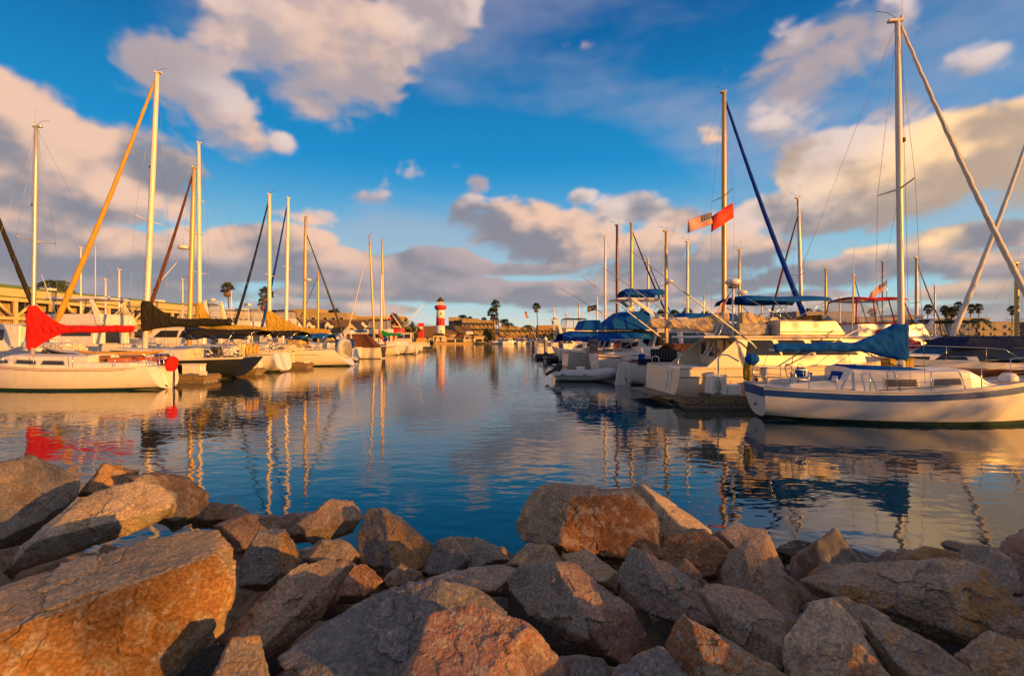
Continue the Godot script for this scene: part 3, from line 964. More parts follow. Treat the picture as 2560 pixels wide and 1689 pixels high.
func cabin(o: Node, h: Dictionary, c: Dictionary, m: Material, lod := 0) -> void:
	var st := mb()
	var rings := []
	var n := 14
	for i in n + 1:
		var x: float = lerpf(c.x0, c.x1, i / float(n))
		var t: float = x / h.L
		var y := h_sheer(h, t) - .03
		var w: float = minf(c.w * .5, h_half(h, t) * .78)
		var hh := h_cabin(c, x)
		var r := PackedVector3Array()
		for q in [[1, 0], [.95, .6], [.925, .88], [.90, .94], [.84, .985], [.4, 1.06], [0, 1.08], [-.4, 1.06], [-.84, .985], [-.90, .94], [-.925, .88], [-.95, .6], [-1, 0]]:
			r.append(Vector3(x, y + hh * q[1], w * q[0]))
		r.reverse()
		rings.append(r)
	loft(st, rings, true, true)
	build(st, "cabin", m, o)
	for wn in c.get("win", []):        # [x0, x1, low, high, slant]
		for side in [1.0, -1.0]:
			var f := []
			for q in [[wn[0], wn[2]], [wn[1], wn[2]], [wn[1] - wn[4], wn[3]], [wn[0] + wn[4], wn[3]]]:
				var t: float = q[0] / h.L
				var w: float = minf(c.w * .5, h_half(h, t) * .78)
				f.append(Vector3(q[0], h_sheer(h, t) - .03 + h_cabin(c, q[0]) * q[1], side * w * lerpf(1.0, .95, q[1] / .6)))
			if side < 0: f = [f[1], f[0], f[3], f[2]]
			var fr := pn("window_frame", c.get("frame", M.alu), o, f, -.03, 1.03, -.1, 1.1, .010)
			pn("pane", c.get("glass", M.glass), fr, f, .02, .98, .06, .94, .016)

func cover_mesh(o: Node, called: String, m: Material, from: Vector3, to: Vector3, rise: float, skirt: float, fat: float, sd: int, k := 1.5, k2 := 1.2) -> MeshInstance3D:
	var st := mb(true)
	var nz := FastNoiseLite.new()
	nz.seed = sd
	nz.frequency = 1.0
	nz.fractal_octaves = 3
	nz.noise_type = FastNoiseLite.TYPE_SIMPLEX_SMOOTH
	var ax := (to - from)
	var ln := ax.length()
	var side := ax.cross(Vector3.UP).normalized()
	var rings := []
	var N := 64
	for i in N + 1:
		var s := i / float(N)
		var c := from + ax * s
		var x := s * ln
		var sag := .016 * sin(s * 17.0 + sd) + .010 * sin(s * 41.0 + sd * 2.0)
		var wrap := smoothstep(.55, .25, x)
		var top := fat * (1.0 - .22 * s) + rise * pow(clampf(1.0 - (x - .36) / k, 0.0, 1.0), 1.7) + sag
		var bot := -fat * (.62 + .06 * sin(s * 23.0 + sd)) * (1.0 - .15 * s) - skirt * pow(maxf(0.0, 1.0 - x / k2), 1.15)
		var w := fat * (.60 - .14 * s) * (1.0 + .25 * exp(-x * 2.0))
		if i == 0: w *= .55
		if i == N:
			top *= .75
			bot *= .75
			w *= .5
		var r := PackedVector3Array()
		for q in 28:
			var a := TAU * q / 28.0
			var yy := lerpf(bot, top, .5 + .5 * cos(a))
			var ww := w * sin(a) * lerpf(lerpf(1.0, .60, smoothstep(0.0, maxf(top, .01), yy)), 1.0, wrap)
			if wrap > 0.0: ww = lerpf(ww, signf(sin(a)) * minf(absf(w * sin(a) * 2.2), fat * .62), wrap)
			# folds gather at the mast and fan out along the boom
			var fold := nz.get_noise_3d(x * 2.2, yy * 3.4 + x * 1.3, signf(sin(a)) * 4.0) * .034 + nz.get_noise_3d(x * 7.0 + yy * 9.0, yy * 2.0 - x * 2.0, signf(sin(a)) * 7.0) * .020
			fold += (absf(sin(x * 8.0 + yy * 6.5 + fold * 60.0)) - .5) * .046 * exp(-x * .35) + (absf(sin(x * 5.0 - yy * 9.0 + fold * 40.0)) - .5) * .030
			ww += fold * signf(sin(a)) * absf(sin(a)) * (fat / .2)
			r.append(c + Vector3(0, yy, 0) + side * ww)
		rings.append(r)
	loft(st, rings)
	return build(st, called, m, o)

func wire(o: Node, called: String, a: Vector3, b: Vector3, r := .005, m: Material = null) -> void:
	tb(called, m if m else M.wire, o, [a, b], r, 4)

func mast(o: Node, h: Dictionary, p: Dictionary, lod := 0) -> void:
	# p: x, y0, h (above water), r, m, lean, spread: [[fraction, half length]], beam, bow
	var b := Vector3(p.x, p.y0, 0)
	var top := Vector3(p.x + p.get("lean", 0.0), p.h, p.get("leanz", 0.0))
	var e: Vector3 = (top - b)
	var pts := []
	var rr := []
	for i in 7:
		pts.append(b + e * (i / 6.0))
		rr.append(p.r * (1.0 if i < 5 else (.9 if i == 5 else .78)))
	tb("mast", p.m, o, pts, rr, 12)
	bx("masthead", p.m, o, top + Vector3(-.06, .03, 0), Vector3(.44 if lod == 0 else .30, .09, p.r * 1.7), .02)
	if lod < 2:
		tb("wind_vane", M.dark, o, [top + Vector3(0, .08, 0), top + Vector3(-.28, .3, 0), top + Vector3(-.62, .33, .05)], .010, 4)
		tb("antenna", M.wire, o, [top + Vector3(.1, .05, .05), top + Vector3(.1, 1.0, .05)], .006, 4)
		bx("anchor_light", M.paintmast, o, top + Vector3(.12, .13, 0), Vector3(.07, .12, .07), .015)
	if lod == 0:
		bx("steaming_light", M.dark, o, b + e * .66 + Vector3(p.r + .04, 0, 0), Vector3(.09, .14, .10), .02)
		for s in [-1.0, 1.0]: wire(o, "halyard", top + Vector3(.08, -.1, s * .05), b + Vector3(p.r + .05, .6, s * .12), .006, M.rope)
	var hw: float = p.get("beam", 1.2)
	var last: Vector3 = top
	for s in p.get("spread", []):
		var c: Vector3 = b + e * s[0]
		for side in [1.0, -1.0]:
			var tip := c + Vector3(-.12, .06, side * s[1])
			tb("spreader", p.m, o, [c, tip], [.032, .02], 6)
			wire(o, "shroud", top + Vector3(0, -.15, 0), tip, .006)
			wire(o, "shroud", tip, Vector3(p.x - .1, p.y0 * .8, side * hw), .006)
			if lod == 0: wire(o, "shroud", c, Vector3(p.x - .45, p.y0 * .8, side * hw * .97), .005)
	if not p.has("nostay"):
		wire(o, "backstay", top, Vector3(.1, h.s0, 0), .006)
		wire(o, "halyard", top + Vector3(-.1, -.1, .06), Vector3(p.x - .14, p.y0 + .3, .08), .005, M.rope)
	if p.has("jib"):
		# furled headsail wound round the forestay, with the cover's spiral
		var j: Dictionary = p.jib
		var lo := Vector3(j.x, j.y, 0)
		var hi: Vector3 = b + e * j.get("to", .97) + Vector3(.1, 0, 0)
		var q := []
		var qr := []
		var jn := 140 if lod == 0 else 40
		for i in jn + 1:
			var f := i / float(jn)
			q.append(lo.lerp(hi, f) + Vector3(cos(f * 150.0), 0, sin(f * 150.0)) * (.0045 if lod == 0 else 0.0) + Vector3(-.10, -.10, 0) * sin(f * PI) + Vector3(0, 0, .006 * sin(f * 70.0)))
			qr.append(j.r * (lerpf(1.0, .42, f) if f > .06 else lerpf(.35, 1.0, f / .06)) * (1.0 + .05 * sin(f * 95.0)))
		tb("furled_jib", j.m, o, q, qr, 10)
		wire(o, "forestay", Vector3(j.x, j.y - .3, 0), hi, .008)
		tb("furling_drum", M.dark, o, [lo + Vector3(.02, -.22, 0), lo + Vector3(0, -.08, 0)], .08, 10)
	elif p.has("bow"):
		wire(o, "forestay", p.bow, top, .007)

func rails(o: Node, h: Dictionary, up := .58, lod := 0, fore := .8) -> void:
	# pushpit, pulpit, stanchions and two lifelines a side
	var edge := func(t: float, side: float, y: float) -> Vector3:
		return h_pt(h, t, h_sheer(h, t), side, -.07) + Vector3(0, y, 0)
	for y in [up, up * .5]:
		tb("pushpit", M.steel, o, [edge.call(.14, 1.0, y), edge.call(.01, .92, y), edge.call(.005, .3, y), edge.call(.005, -.3, y), edge.call(.01, -.92, y), edge.call(.14, -1.0, y)], .014, 6)
		tb("pulpit", M.steel, o, [edge.call(fore + .08, 1.0, y), edge.call(.97, 1.0, y + .03), edge.call(.995, 0.0, y + .05) + Vector3(.12, 0, 0), edge.call(.97, -1.0, y + .03), edge.call(fore + .08, -1.0, y)], .014, 6)
	var ts := [.01, .14, .32, .5, .66, fore + .08, .96]
	for side in [1.0, -1.0]:
		for t in ts:
			tb("stanchion", M.steel, o, [edge.call(t, side, -.02), edge.call(t, side, up + .01)], .013, 6)
		for y in [up, up * .5]:
			for i in range(1, 5):
				wire(o, "lifeline", edge.call(ts[i], side, y), edge.call(ts[i + 1], side, y), .005)

func sailboat(o: Node, p: Dictionary) -> void:
	var h: Dictionary = p.hull
	var lod: int = p.get("lod", 0)
	hull(o, h, p.get("hm", M.gel), p.get("dm", M.deck), lod)
	var bt: float = p.get("boot", .11)
	if lod < 2:
		h_strip(h, o, "waterline_stripe", p.get("bm", M.bottom), func(t): return -.12, func(t): return bt + .10 * pow(absf(t - .45), 2.0), .014)
	for s in p.get("stripes", []):      # [material, below the sheer from, to, start, end]
		h_strip(h, o, "hull_stripe", s[0], func(t): return h_sheer(h, t) - s[2], func(t): return h_sheer(h, t) - s[1], .006, s[3] if s.size() > 3 else 0.0, s[4] if s.size() > 4 else .99)
	if p.has("cabin"): cabin(o, h, p.cabin, p.get("cm", p.get("hm", M.gel)), lod)
	if p.has("mast"): mast(o, h, p.mast, lod)
	if p.has("boom"):
		var b: Dictionary = p.boom
		var mx: float = p.mast.x + (p.mast.get("lean", 0.0)) * .12
		var a := Vector3(mx + b.get("ahead", .20), b.y, 0)
		var e := Vector3(mx - b.l, b.get("y1", b.y + .05), b.get("swing", 0.0))
		tb("boom", b.get("bm", M.alu), o, [Vector3(mx, b.y - .06, 0), e + Vector3(-.12, -.05, 0)], .055, 10)
		if b.has("m"): cover_mesh(o, "sail_cover", b.m, a, e, b.get("rise", .8), b.get("skirt", .05), b.get("fat", .2), b.get("seed", 3), b.get("k", 1.5), b.get("k2", 1.2))
		if lod == 0: wire(o, "mainsheet", e + Vector3(.6, -.1, 0), Vector3(e.x + .5, h_sheer(h, .1) + .1, 0), .012, M.rope)
	if p.get("rails", lod == 0): rails(o, h, .58, lod)
	for t in p.get("fenders", []):
		var c := h_pt(h, t, h_sheer(h, t) - .45, 1.0, .13)
		var fs := mb(true)
		lathe(fs, [Vector2(.02, -.30), Vector2(.09, -.25), Vector2(.11, -.1), Vector2(.11, .1), Vector2(.09, .25), Vector2(.02, .31)], 12, c)
		build(fs, "fender", M.gel2, o)
		wire(o, "fender_line", c + Vector3(0, .3, 0), h_pt(h, t, h_sheer(h, t), 1.0, -.03) + Vector3(0, .3, 0), .008, M.rope)

func outboard(o: Node, at_: Vector3, cowl: Material, s := 1.0, tilt := 0.0) -> void:
	var r := Node3D.new()
	r.name = "outboard_motor"
	o.add_child(r, true)
	r.position = at_
	r.basis = Basis(Vector3.BACK, -tilt).scaled(Vector3.ONE * s)
	var st := mb(true)
	var rings := []
	for q in [[.02, .10, .10], [.10, .19, .17], [.28, .24, .20], [.46, .22, .19], [.56, .14, .12], [.60, .03, .03]]:
		var rr := PackedVector3Array()
		for k in 16:
			var a := -TAU * k / 16.0
			rr.append(Vector3(-.12 + cos(a) * q[1] + .03 * sin(q[0] * 9.0), q[0], sin(a) * q[2]))
		rings.append(rr)
	loft(st, rings)
	build(st, "cowling", cowl, r)
	hx("leg", M.dark, r, [Vector3(-.24, -.62, -.05), Vector3(-.06, -.62, -.05), Vector3(-.06, -.62, .05), Vector3(-.24, -.62, .05), Vector3(-.22, .05, -.08), Vector3(0, .05, -.08), Vector3(0, .05, .08), Vector3(-.22, .05, .08)], .02)
	bx("clamp", M.steel, r, Vector3(.06, -.08, 0), Vector3(.10, .26, .26), .02)
	bx("anti_ventilation_plate", M.dark, r, Vector3(-.2, -.55, 0), Vector3(.36, .02, .18), .005)

# open canvas top on hoops: rectangle x0..x1, half width w, at height y, with a curved crown
func canopy(o: Node, called: String, m: Material, x0: float, x1: float, w: float, y: float, crown := .18, droop := .12, tilt := 0.0) -> void:
	var g := []
	for i in 9:
		var u := i / 8.0
		var row := []
		for k in 13:
			var f := k / 6.0 - 1.0
			var drop := droop * (1.0 if (k == 0 or k == 12) else 0.0)
			var lip := droop * (1.0 if i == 0 else 0.0)
			var yy := y + crown * (1.0 - f * f) + tilt * u + .05 * sin(u * PI * 3.0) * .5 - drop - lip * .6
			row.append(Vector3(lerpf(x0, x1, u), yy, -f * w))
		g.append(row)
	var st := mb(true)
	cloth(st, g, .012)
	build(st, called, m, o)

func frame(o: Node, x0: float, x1: float, w: float, y: float, foot: float, fx: float) -> void:
	for side in [1.0, -1.0]:
		tb("canopy_strut", M.steel, o, [Vector3(fx, foot, side * w * .95), Vector3(x0 + .05, y, side * w * .98)], .016, 6)
		tb("canopy_strut", M.steel, o, [Vector3(fx + .1, foot, side * w * .95), Vector3(x1 - .05, y, side * w * .98)], .016, 6)
		tb("canopy_strut", M.steel, o, [Vector3(lerpf(x0, x1, .55), foot, side * w * .95), Vector3(lerpf(x0, x1, .3), y, side * w * .98)], .016, 6)

func radar(o: Node, c: Vector3, s := 1.0) -> void:
	var st := mb(true)
	lathe(st, [Vector2(.04, -.06), Vector2(.26 * s, -.05), Vector2(.31 * s, .02), Vector2(.31 * s, .10 * s), Vector2(.24 * s, .17 * s), Vector2(.05, .19 * s)], 20, c)
	build(st, "radar_dome", M.gel, o)

func side_windows(o: Node, c: Array, list: Array, gl: Material) -> void:
	# c: block corners; list of [u0, u1, v0, v1, slant]; on both long sides
	for w in list:
		pn("window", gl, o, [c[3], c[2], c[6], c[7]], w[0], w[1], w[2], w[3], .012, w[4])
		pn("window", gl, o, [c[1], c[0], c[4], c[5]], 1.0 - w[1], 1.0 - w[0], w[2], w[3], .012, w[4])

# motor yacht from parameters; house [x0, x1, half, roof_y, rake], fly [x0, x1, half, top_y]
func cruiser(o: Node, p: Dictionary) -> void:
	var h: Dictionary = p.hull
	var lod: int = p.get("lod", 0)
	var gm: Material = p.get("hm", M.gel)
	hull(o, h, gm, p.get("dm", M.deck), lod)
	h_strip(h, o, "waterline_stripe", p.get("bm", M.bottom_black), func(t): return -.25, func(t): return p.get("boot", .06), .005)
	for s in p.get("stripes", []):
		h_strip(h, o, "hull_stripe", s[0], func(t): return h_sheer(h, t) - s[2], func(t): return h_sheer(h, t) - s[1], .006)
	if p.has("house"):
		var q: Array = p.house
		var y0 := h_sheer(h, .4) - .04
		var c := block_flat(y0, [q[0], q[1], q[2], q[2] * .72], q[3], q[0] + q[5] if q.size() > 5 else q[0] + .05, q[1] - q[4], q[2] * .08)
		hx("house", p.get("cm", gm), o, c, .06)
		side_windows(o, c, p.get("win", [[.04, .44, .42, .86, .01], [.47, .88, .42, .86, .03]]), M.glass)
		for k in 3: pn("windscreen", M.glass, o, [c[2], c[1], c[5], c[6]], .05 + k * .31, .33 + k * .31, .30, .86, .012)
		if p.get("door", true): pn("door", M.glass, o, [c[0], c[3], c[7], c[4]], .3, .7, .04, .84, .015)
		hx("roof", p.get("cm", gm), o, block(q[3], [q[0] - p.get("overhang", .5), q[1] - q[4] + .15, q[2] * .98, q[2] * .74], q[3] + .09, [q[0] - p.get("overhang", .5) + .05, q[1] - q[4] + .05, q[2] * .95, q[2] * .71]), .03)
	if p.has("trunk"):
		var q: Array = p.trunk
		var c := block_flat(h_sheer(h, .6) - .05, [q[0], q[1], q[2], q[2] * .4], q[3], q[0], q[1] - .9, q[2] * .12)
		hx("trunk_cabin", gm, o, c, .10)
		side_windows(o, c, [[.12, .42, .4, .75, .03], [.5, .78, .4, .75, .03]], M.glass)
	if p.has("fly"):
		var q: Array = p.fly
		var y0: float = p.house[3] + .09
		var c := block_flat(y0, [q[0], q[1], q[2], q[2] * .72], q[3], q[0] + .05, q[1] - .45, q[2] * .05)
		hx("flybridge", p.get("fm", gm), o, c, .07)
		hx("flybridge_windscreen", M.clear if p.get("clearfly", false) else M.glass, o, block(q[3], [q[1] - 1.3, q[1] - .52, q[2] * .93, q[2] * .66], q[3] + .22, [q[1] - 1.3, q[1] - .75, q[2] * .88, q[2] * .62]), .02)
		tb("flybridge_rail", M.steel, o, [Vector3(q[0] + .1, q[3], -q[2] * .95), Vector3(q[0] + .1, q[3] + .3, -q[2] * .95), Vector3(q[0] + .1, q[3] + .3, q[2] * .95), Vector3(q[0] + .1, q[3], q[2] * .95)], .016, 6)
	if p.has("bimini"):
		var q: Array = p.bimini        # x0, x1, half, y, foot, material
		canopy(o, "bimini", q[5], q[0], q[1], q[2], q[3], .16, .12)
		frame(o, q[0], q[1], q[2], q[3], q[4], lerpf(q[0], q[1], .5))
	if p.has("enclosure"):
		var q: Array = p.enclosure     # x0, x1, half, y0, y1, trim
		var c := block(q[3], [q[0], q[1], q[2], q[2] * .85], q[4], [q[0] + .15, q[1] - .5, q[2] * .9, q[2] * .75])
		hx("enclosure", M.clear, o, c, .02)
		for e in [[0, 4], [1, 5], [2, 6], [3, 7], [0, 3], [3, 2], [2, 1], [0, 1]]: tb("enclosure_trim", q[5], o, [c[e[0]], c[e[1]]], .035, 6)
		for u in [.35, .68]: tb("enclosure_trim", q[5], o, [c[3].lerp(c[2], u), c[7].lerp(c[6], u)], .035, 6)
		canopy(o, "enclosure_top", q[5], q[0] + .1, q[1] - .35, q[2] * .93, q[4] + .02, .14, .10)
	if p.has("arch"):
		var q: Array = p.arch          # x, lean, half, y0, y1
		for side in [1.0, -1.0]:
			hx("radar_arch_leg", gm, o, [Vector3(q[0], q[3], side * q[2] - .06), Vector3(q[0] + .6, q[3], side * q[2] - .06), Vector3(q[0] + .6, q[3], side * q[2] + .06), Vector3(q[0], q[3], side * q[2] + .06),
				Vector3(q[0] + q[1], q[4], side * q[2] * .85 - .05), Vector3(q[0] + q[1] + .35, q[4], side * q[2] * .85 - .05), Vector3(q[0] + q[1] + .35, q[4], side * q[2] * .85 + .05), Vector3(q[0] + q[1], q[4], side * q[2] * .85 + .05)], .03)
		bx("radar_arch", gm, o, Vector3(q[0] + q[1] + .18, q[4] + .05, 0), Vector3(.38, .11, q[2] * 1.8), .04)
		radar(o, Vector3(q[0] + q[1] + .18, q[4] + .2, 0), .9)
	for w in p.get("whips", []):       # antennas and outriggers: foot, tip, radius
		tb("antenna", M.paintmast, o, [w[0], w[1]], [w[2], w[2] * .5], 6)
	if p.get("bowrail", true):
		for side in [1.0, -1.0]:
			var pts := []
			for i in 9:
				var t := lerpf(.5, .985, i / 8.0)
				pts.append(h_pt(h, t, h_sheer(h, t), side, -.06) + Vector3(0, .12 + .45 * smoothstep(0.0, .15, i / 8.0), 0))
				if i > 0 and i % 2 == 0: tb("rail_post", M.steel, o, [pts[-1], pts[-1] - Vector3(0, .55, 0)], .012, 5)
			tb("bow_rail", M.steel, o, pts, .014, 6)

func flag(o: Node, c: Vector3, u: Vector3, v: Vector3, us := true, m: Material = null, sd := 0.0) -> void:
	# cloth flying from c along u, hanging along v; stripes and canton are sewn pieces of their own
	var r := Node3D.new()
	r.name = "flag"
	o.add_child(r, true)
	var nrm := u.cross(v).normalized()
	var e := func(a: float, b: float) -> Vector3:
		return c + u * a + v * b + nrm * .10 * u.length() * a * sin(a * 7.5 + b * 1.5 + sd) - v.normalized() * (-.08) * u.length() * a * a
	var piece := func(called: String, mm: Material, a0: float, a1: float, b0: float, b1: float, off: float) -> void:
		var g := []
		for i in 3:
			var row := []
			for k in 13: row.append(e.call(lerpf(a0, a1, k / 12.0), lerpf(b0, b1, i / 2.0)) + nrm * off)
			g.append(row)
		var st := mb(true)
		cloth(st, g, maxf(.004, absf(off) * 2.0))
		build(st, called, mm, r)
	if us:
		for k in 13: piece.call("stripe", M.flagred if k % 2 == 0 else M.flagwhite, 0.0, 1.0, k / 13.0, (k + 1) / 13.0, 0.0)
		piece.call("canton", M.flagblue, 0.0, .4, 0.0, 7.0 / 13.0, .008)
		var st := mb()
		for a in 5:
			for b in 4:
				var q: Vector3 = e.call(.05 + a * .075, .07 + b * .125)
				for sg in [.016, -.016]:
					var w := u.normalized() * u.length() * .016
					var z := v.normalized() * v.length() * .026
					quad(st, q - w - z + nrm * sg, q + w - z + nrm * sg, q + w + z + nrm * sg, q - w + z + nrm * sg)
		build(st, "stars", M.flagwhite, r)
	else:
		piece.call("field", m, 0.0, 1.0, 0.0, 1.0, 0.0)

func H(L: float, B: float, s0: float, s1: float, s2: float, more := {}) -> Dictionary:
	var d := {"L": L, "B": B, "s0": s0, "s1": s1, "s2": s2, "draft": .42, "sb": .10, "sr": .66, "rail": M.gel2}
	d.merge(more, true)
	return d

func MH(L: float, B: float, s0: float, s1: float, s2: float, more := {}) -> Dictionary:      # motor boat hull: full stern, flared bow
	var d := {"L": L, "B": B, "s0": s0, "s1": s1, "s2": s2, "draft": .5, "sb": -.30, "sr": .88, "m": .42, "mb": 1.5, "q": 1.3, "tm": .38, "bp": 2.6, "trake": -.08, "stem": 4.0, "rail": M.gel2}
	d.merge(more, true)
	return d

func dinghy(o: Node, called: String, m: Material, c: Vector3, b: Basis, L := 2.8, W := 1.4, r := .21) -> Node3D:
	# inflatable: two tubes meeting at the bow, floor and transom board
	var d := Node3D.new()
	d.name = called
	o.add_child(d, true)
	d.transform = Transform3D(b, c)
	var pts := []
	var rr := []
	for i in 25:
		var f := i / 24.0
		var a := f * 2.0 - 1.0
		var x: float
		var z: float
		if absf(a) > .38:
			x = lerpf(L * .62, -.05, (absf(a) - .38) / .62)
			z = signf(a) * (W * .5 - r)
		else:
			var q := a / .38 * PI * .5
			x = L * .62 + cos(q) * (L * .38 - r)
			z = sin(q) * (W * .5 - r)
		pts.append(Vector3(x, r + .16 * smoothstep(L * .55, L, x), z))
		rr.append(r * (1.0 if i > 1 and i < 23 else (.75 if i == 1 or i == 23 else .3)))
	tb("tube", m, d, pts, rr, 12)
	var fl := mb(true)
	var g := []
	for i in 7:
		var row := []
		for k in 5:
			var u := i / 6.0
			row.append(Vector3(lerpf(.0, L * .9, u), .06 + .2 * pow(u, 4.0) - .12 * (1.0 - absf(k - 2) / 2.0), (k - 2) / 2.0 * (W * .5 - r) * (1.0 - .6 * pow(u, 5.0))))
		g.append(row)
	cloth(fl, g, .03)
	build(fl, "floor", M.grey, d)
	bx("transom_board", M.gel2, d, Vector3(.12, r + .02, 0), Vector3(.05, r * 1.7, W - r * 2.2), .01)
	bx("seat", M.gel2, d, Vector3(L * .4, r * 1.75, 0), Vector3(.28, .06, W - r * 1.9), .02)
	for s in [1.0, -1.0]: tb("rubbing_strake", M.rubber, d, [Vector3(.1, r, s * (W * .5 + .005)), Vector3(L * .6, r, s * (W * .5 + .005))], .022, 6)
	return d

func dock(label: String, x0: float, x1: float, z: float, w: float, top := .42) -> Node3D:
	var o := thing("dock", label, "dock", Vector3((x0 + x1) * .5, 0, z))
	var l := x1 - x0
	bx("float", M.concrete, o, Vector3(0, top * .5 - .18, 0), Vector3(l - .16, top - .10, w - .16), .02)
	bx("walkway", M.planks, o, Vector3(0, top - .02, 0), Vector3(l, .07, w), .01)
	for s in [1.0, -1.0]:
		bx("fascia", M.fascia, o, Vector3(0, top - .17, s * (w * .5 + .025)), Vector3(l, .22, .05), .008)
		bx("lower_fascia", M.planks, o, Vector3(0, top - .36, s * (w * .5 + .012)), Vector3(l - .1, .12, .05), .008)
		bx("end_fascia", M.fascia, o, Vector3(s * (l * .5 + .025), top - .17, 0), Vector3(.05, .22, w + .1), .008)
		var n := int(l / 1.2)
		for k in n:
			tb("bolt", M.dark, o, [Vector3(-l * .5 + (k + .5) * l / n, top - .17, s * (w * .5 + .05)), Vector3(-l * .5 + (k + .5) * l / n, top - .17, s * (w * .5 + .075))], .035, 8)
	for k in 3:
		var c := Vector3(-l * .42 + k * l * .42, top + .05, w * .4)
		tb("cleat", M.dark, o, [c + Vector3(-.14, .03, 0), c + Vector3(-.05, .05, 0), c + Vector3(.05, .05, 0), c + Vector3(.14, .03, 0)], .02, 6)
	return o

func piling(label: String, px: float, d: float, top: float, r: float) -> void:
	var o := thing("piling", label, "piling", on_water(px, d))
	var st := mb(true)
	lathe(st, [Vector2(r, -.6), Vector2(r, .5), Vector2(r * .985, top - .5), Vector2(r * .98, top - .45)], 16)
	build(st, "shaft", M.pile, o)
	var cp := mb()
	lathe(cp, [Vector2(r * 1.06, top - .46), Vector2(r * 1.06, top - .34), Vector2(.02, top)], 16)
	build(cp, "cap", M.whitepaint, o)

func make_right_boats() -> void:
	# --- the near sailboat with the blue sail cover
	var o := thing("sailboat", "near white sailboat with blue sail cover and blue sheer stripe", "sailboat", Vector3(7.70, 0, -16.35), -.135)
	var h := H(8.75, 2.75, 1.02, .94, 1.42, {"sr": .70, "sb": .06, "trake": .16, "tm": .45, "railr": .03})
	sailboat(o, {"hull": h, "stripes": [[M.stripe_blue, .07, .26]],
		"cabin": {"x0": 2.55, "x1": 6.5, "h": .66, "w": 1.95, "fs": .24, "droop": .80, "glass": M.plexi, "frame": M.gel2, "win": [[3.35, 4.25, .22, .62, .01], [4.62, 5.42, .24, .62, .05]]},
		"mast": {"x": 4.35, "y0": 1.5, "h": 12.25, "r": .092, "m": M.paintmast, "lean": -.12, "beam": 1.25, "spread": [[.52, .95]], "jib": {"x": 8.72, "y": 1.75, "r": .10, "m": M.white_sail, "to": .985}},
		"boom": {"y": 2.22, "y1": 2.16, "l": 3.72, "m": M.blue, "rise": .55, "skirt": .34, "fat": .20, "seed": 4, "ahead": .14, "k": 1.25, "k2": 1.35}})
	# blue paint round the transom's upper edge, and the stripe that runs onto it
	var tq := mb(true)
	for k in 12:
		var a := []
		for q in [k, k + 1]:
			var f: float = q / 6.0 - 1.0
			var top := h_pt(h, 0.0, h_sheer(h, 0) - .01, signf(f) if f != 0.0 else 1.0)
			var low := h_pt(h, 0.0, h_sheer(h, 0) - .30, signf(f) if f != 0.0 else 1.0)
			a.append(Vector3(top.x - .008, top.y, absf(top.z) * f))
			a.append(Vector3(low.x - .008, low.y, absf(low.z) * f))
		quad(tq, a[0], a[1], a[3], a[2])
	build(tq, "transom_band", M.stripe_blue, o)
	# companionway with blue cloth, cockpit coamings, sea hood, dodger cloth on the cabin top
	for s in [1.0, -1.0]:
		hx("coaming", M.gel, o, [Vector3(.7, .96, s * .80 - .07), Vector3(2.6, .95, s * .84 - .07), Vector3(2.6, .95, s * .84 + .07), Vector3(.7, .96, s * .80 + .07), Vector3(.8, 1.12, s * .78 - .05), Vector3(2.6, 1.3, s * .80 - .05), Vector3(2.6, 1.3, s * .80 + .05), Vector3(.8, 1.12, s * .78 + .05)], .03)
		var w := mb(true)
		lathe(w, [Vector2(.10, 0), Vector2(.10, .05), Vector2(.07, .08), Vector2(.075, .14), Vector2(.09, .16), Vector2(.02, .17)], 16, Vector3(2.05, 1.2, s * .84))
		build(w, "winch", M.steel, o)
		tb("grab_rail", M.steel, o, [Vector3(3.28, 1.0, s * 1.22), Vector3(3.28, 1.5, s * 1.2), Vector3(3.34, 1.56, s * 1.18), Vector3(3.5, 1.5, s * 1.18), Vector3(3.6, 1.0, s * 1.22)], .014, 6)
	hx("washboard", M.royal, o, block(.98, [2.40, 2.52, .52, .52], 1.68, [2.62, 2.70, .46, .46]), .02)
	hx("wing_panel", M.gel, o, [Vector3(2.2, .98, .52), Vector3(2.56, .98, .52), Vector3(2.56, .98, .93), Vector3(2.2, .98, .93), Vector3(2.5, 1.58, .5), Vector3(2.6, 1.58, .5), Vector3(2.6, 1.55, .86), Vector3(2.5, 1.55, .86)], .02)
	var dk := []
	for i in 7:
		var row := []
		for k in 9:
			var f := 1.0 - k / 4.0
			row.append(Vector3(lerpf(2.62, 5.6, i / 6.0), 1.60 - .13 * pow(i / 6.0, 2.0) + .045 * (1 - f * f) - (.10 if k == 0 or k == 8 else 0.0) + .012 * sin(i * 2.1 + k), f * .80))
		dk.append(row)
	var dst := mb(true)
	cloth(dst, dk, .012)
	build(dst, "cabin_top_cloth", M.blue, o)
	# wheel and pedestal
	var wp := []
	for k in 33: wp.append(Vector3(1.15 - .12 * cos(TAU * k / 32.0), 1.32 + .36 * cos(TAU * k / 32.0), .36 * sin(TAU * k / 32.0)))
	var wheel := tb("steering_wheel", M.steel, o, wp, .018, 6)
	for k in 6: tb("spoke", M.steel, wheel, [Vector3(1.15, 1.32, 0), Vector3(1.15 - .12 * cos(TAU * k / 6.0), 1.32 + .36 * cos(TAU * k / 6.0), .36 * sin(TAU * k / 6.0))], .010, 5)
	tb("pedestal", M.gel, o, [Vector3(1.3, .9, 0), Vector3(1.24, 1.3, 0)], .07, 10)
	tb("pedestal_guard", M.steel, o, [Vector3(1.45, .95, -.2), Vector3(1.42, 1.62, -.2), Vector3(1.40, 1.7, 0), Vector3(1.42, 1.62, .2), Vector3(1.45, .95, .2)], .014, 6)
	bx("compass_cover", M.blue, o, Vector3(1.42, 1.42, 0), Vector3(.26, .3, .28), .06)
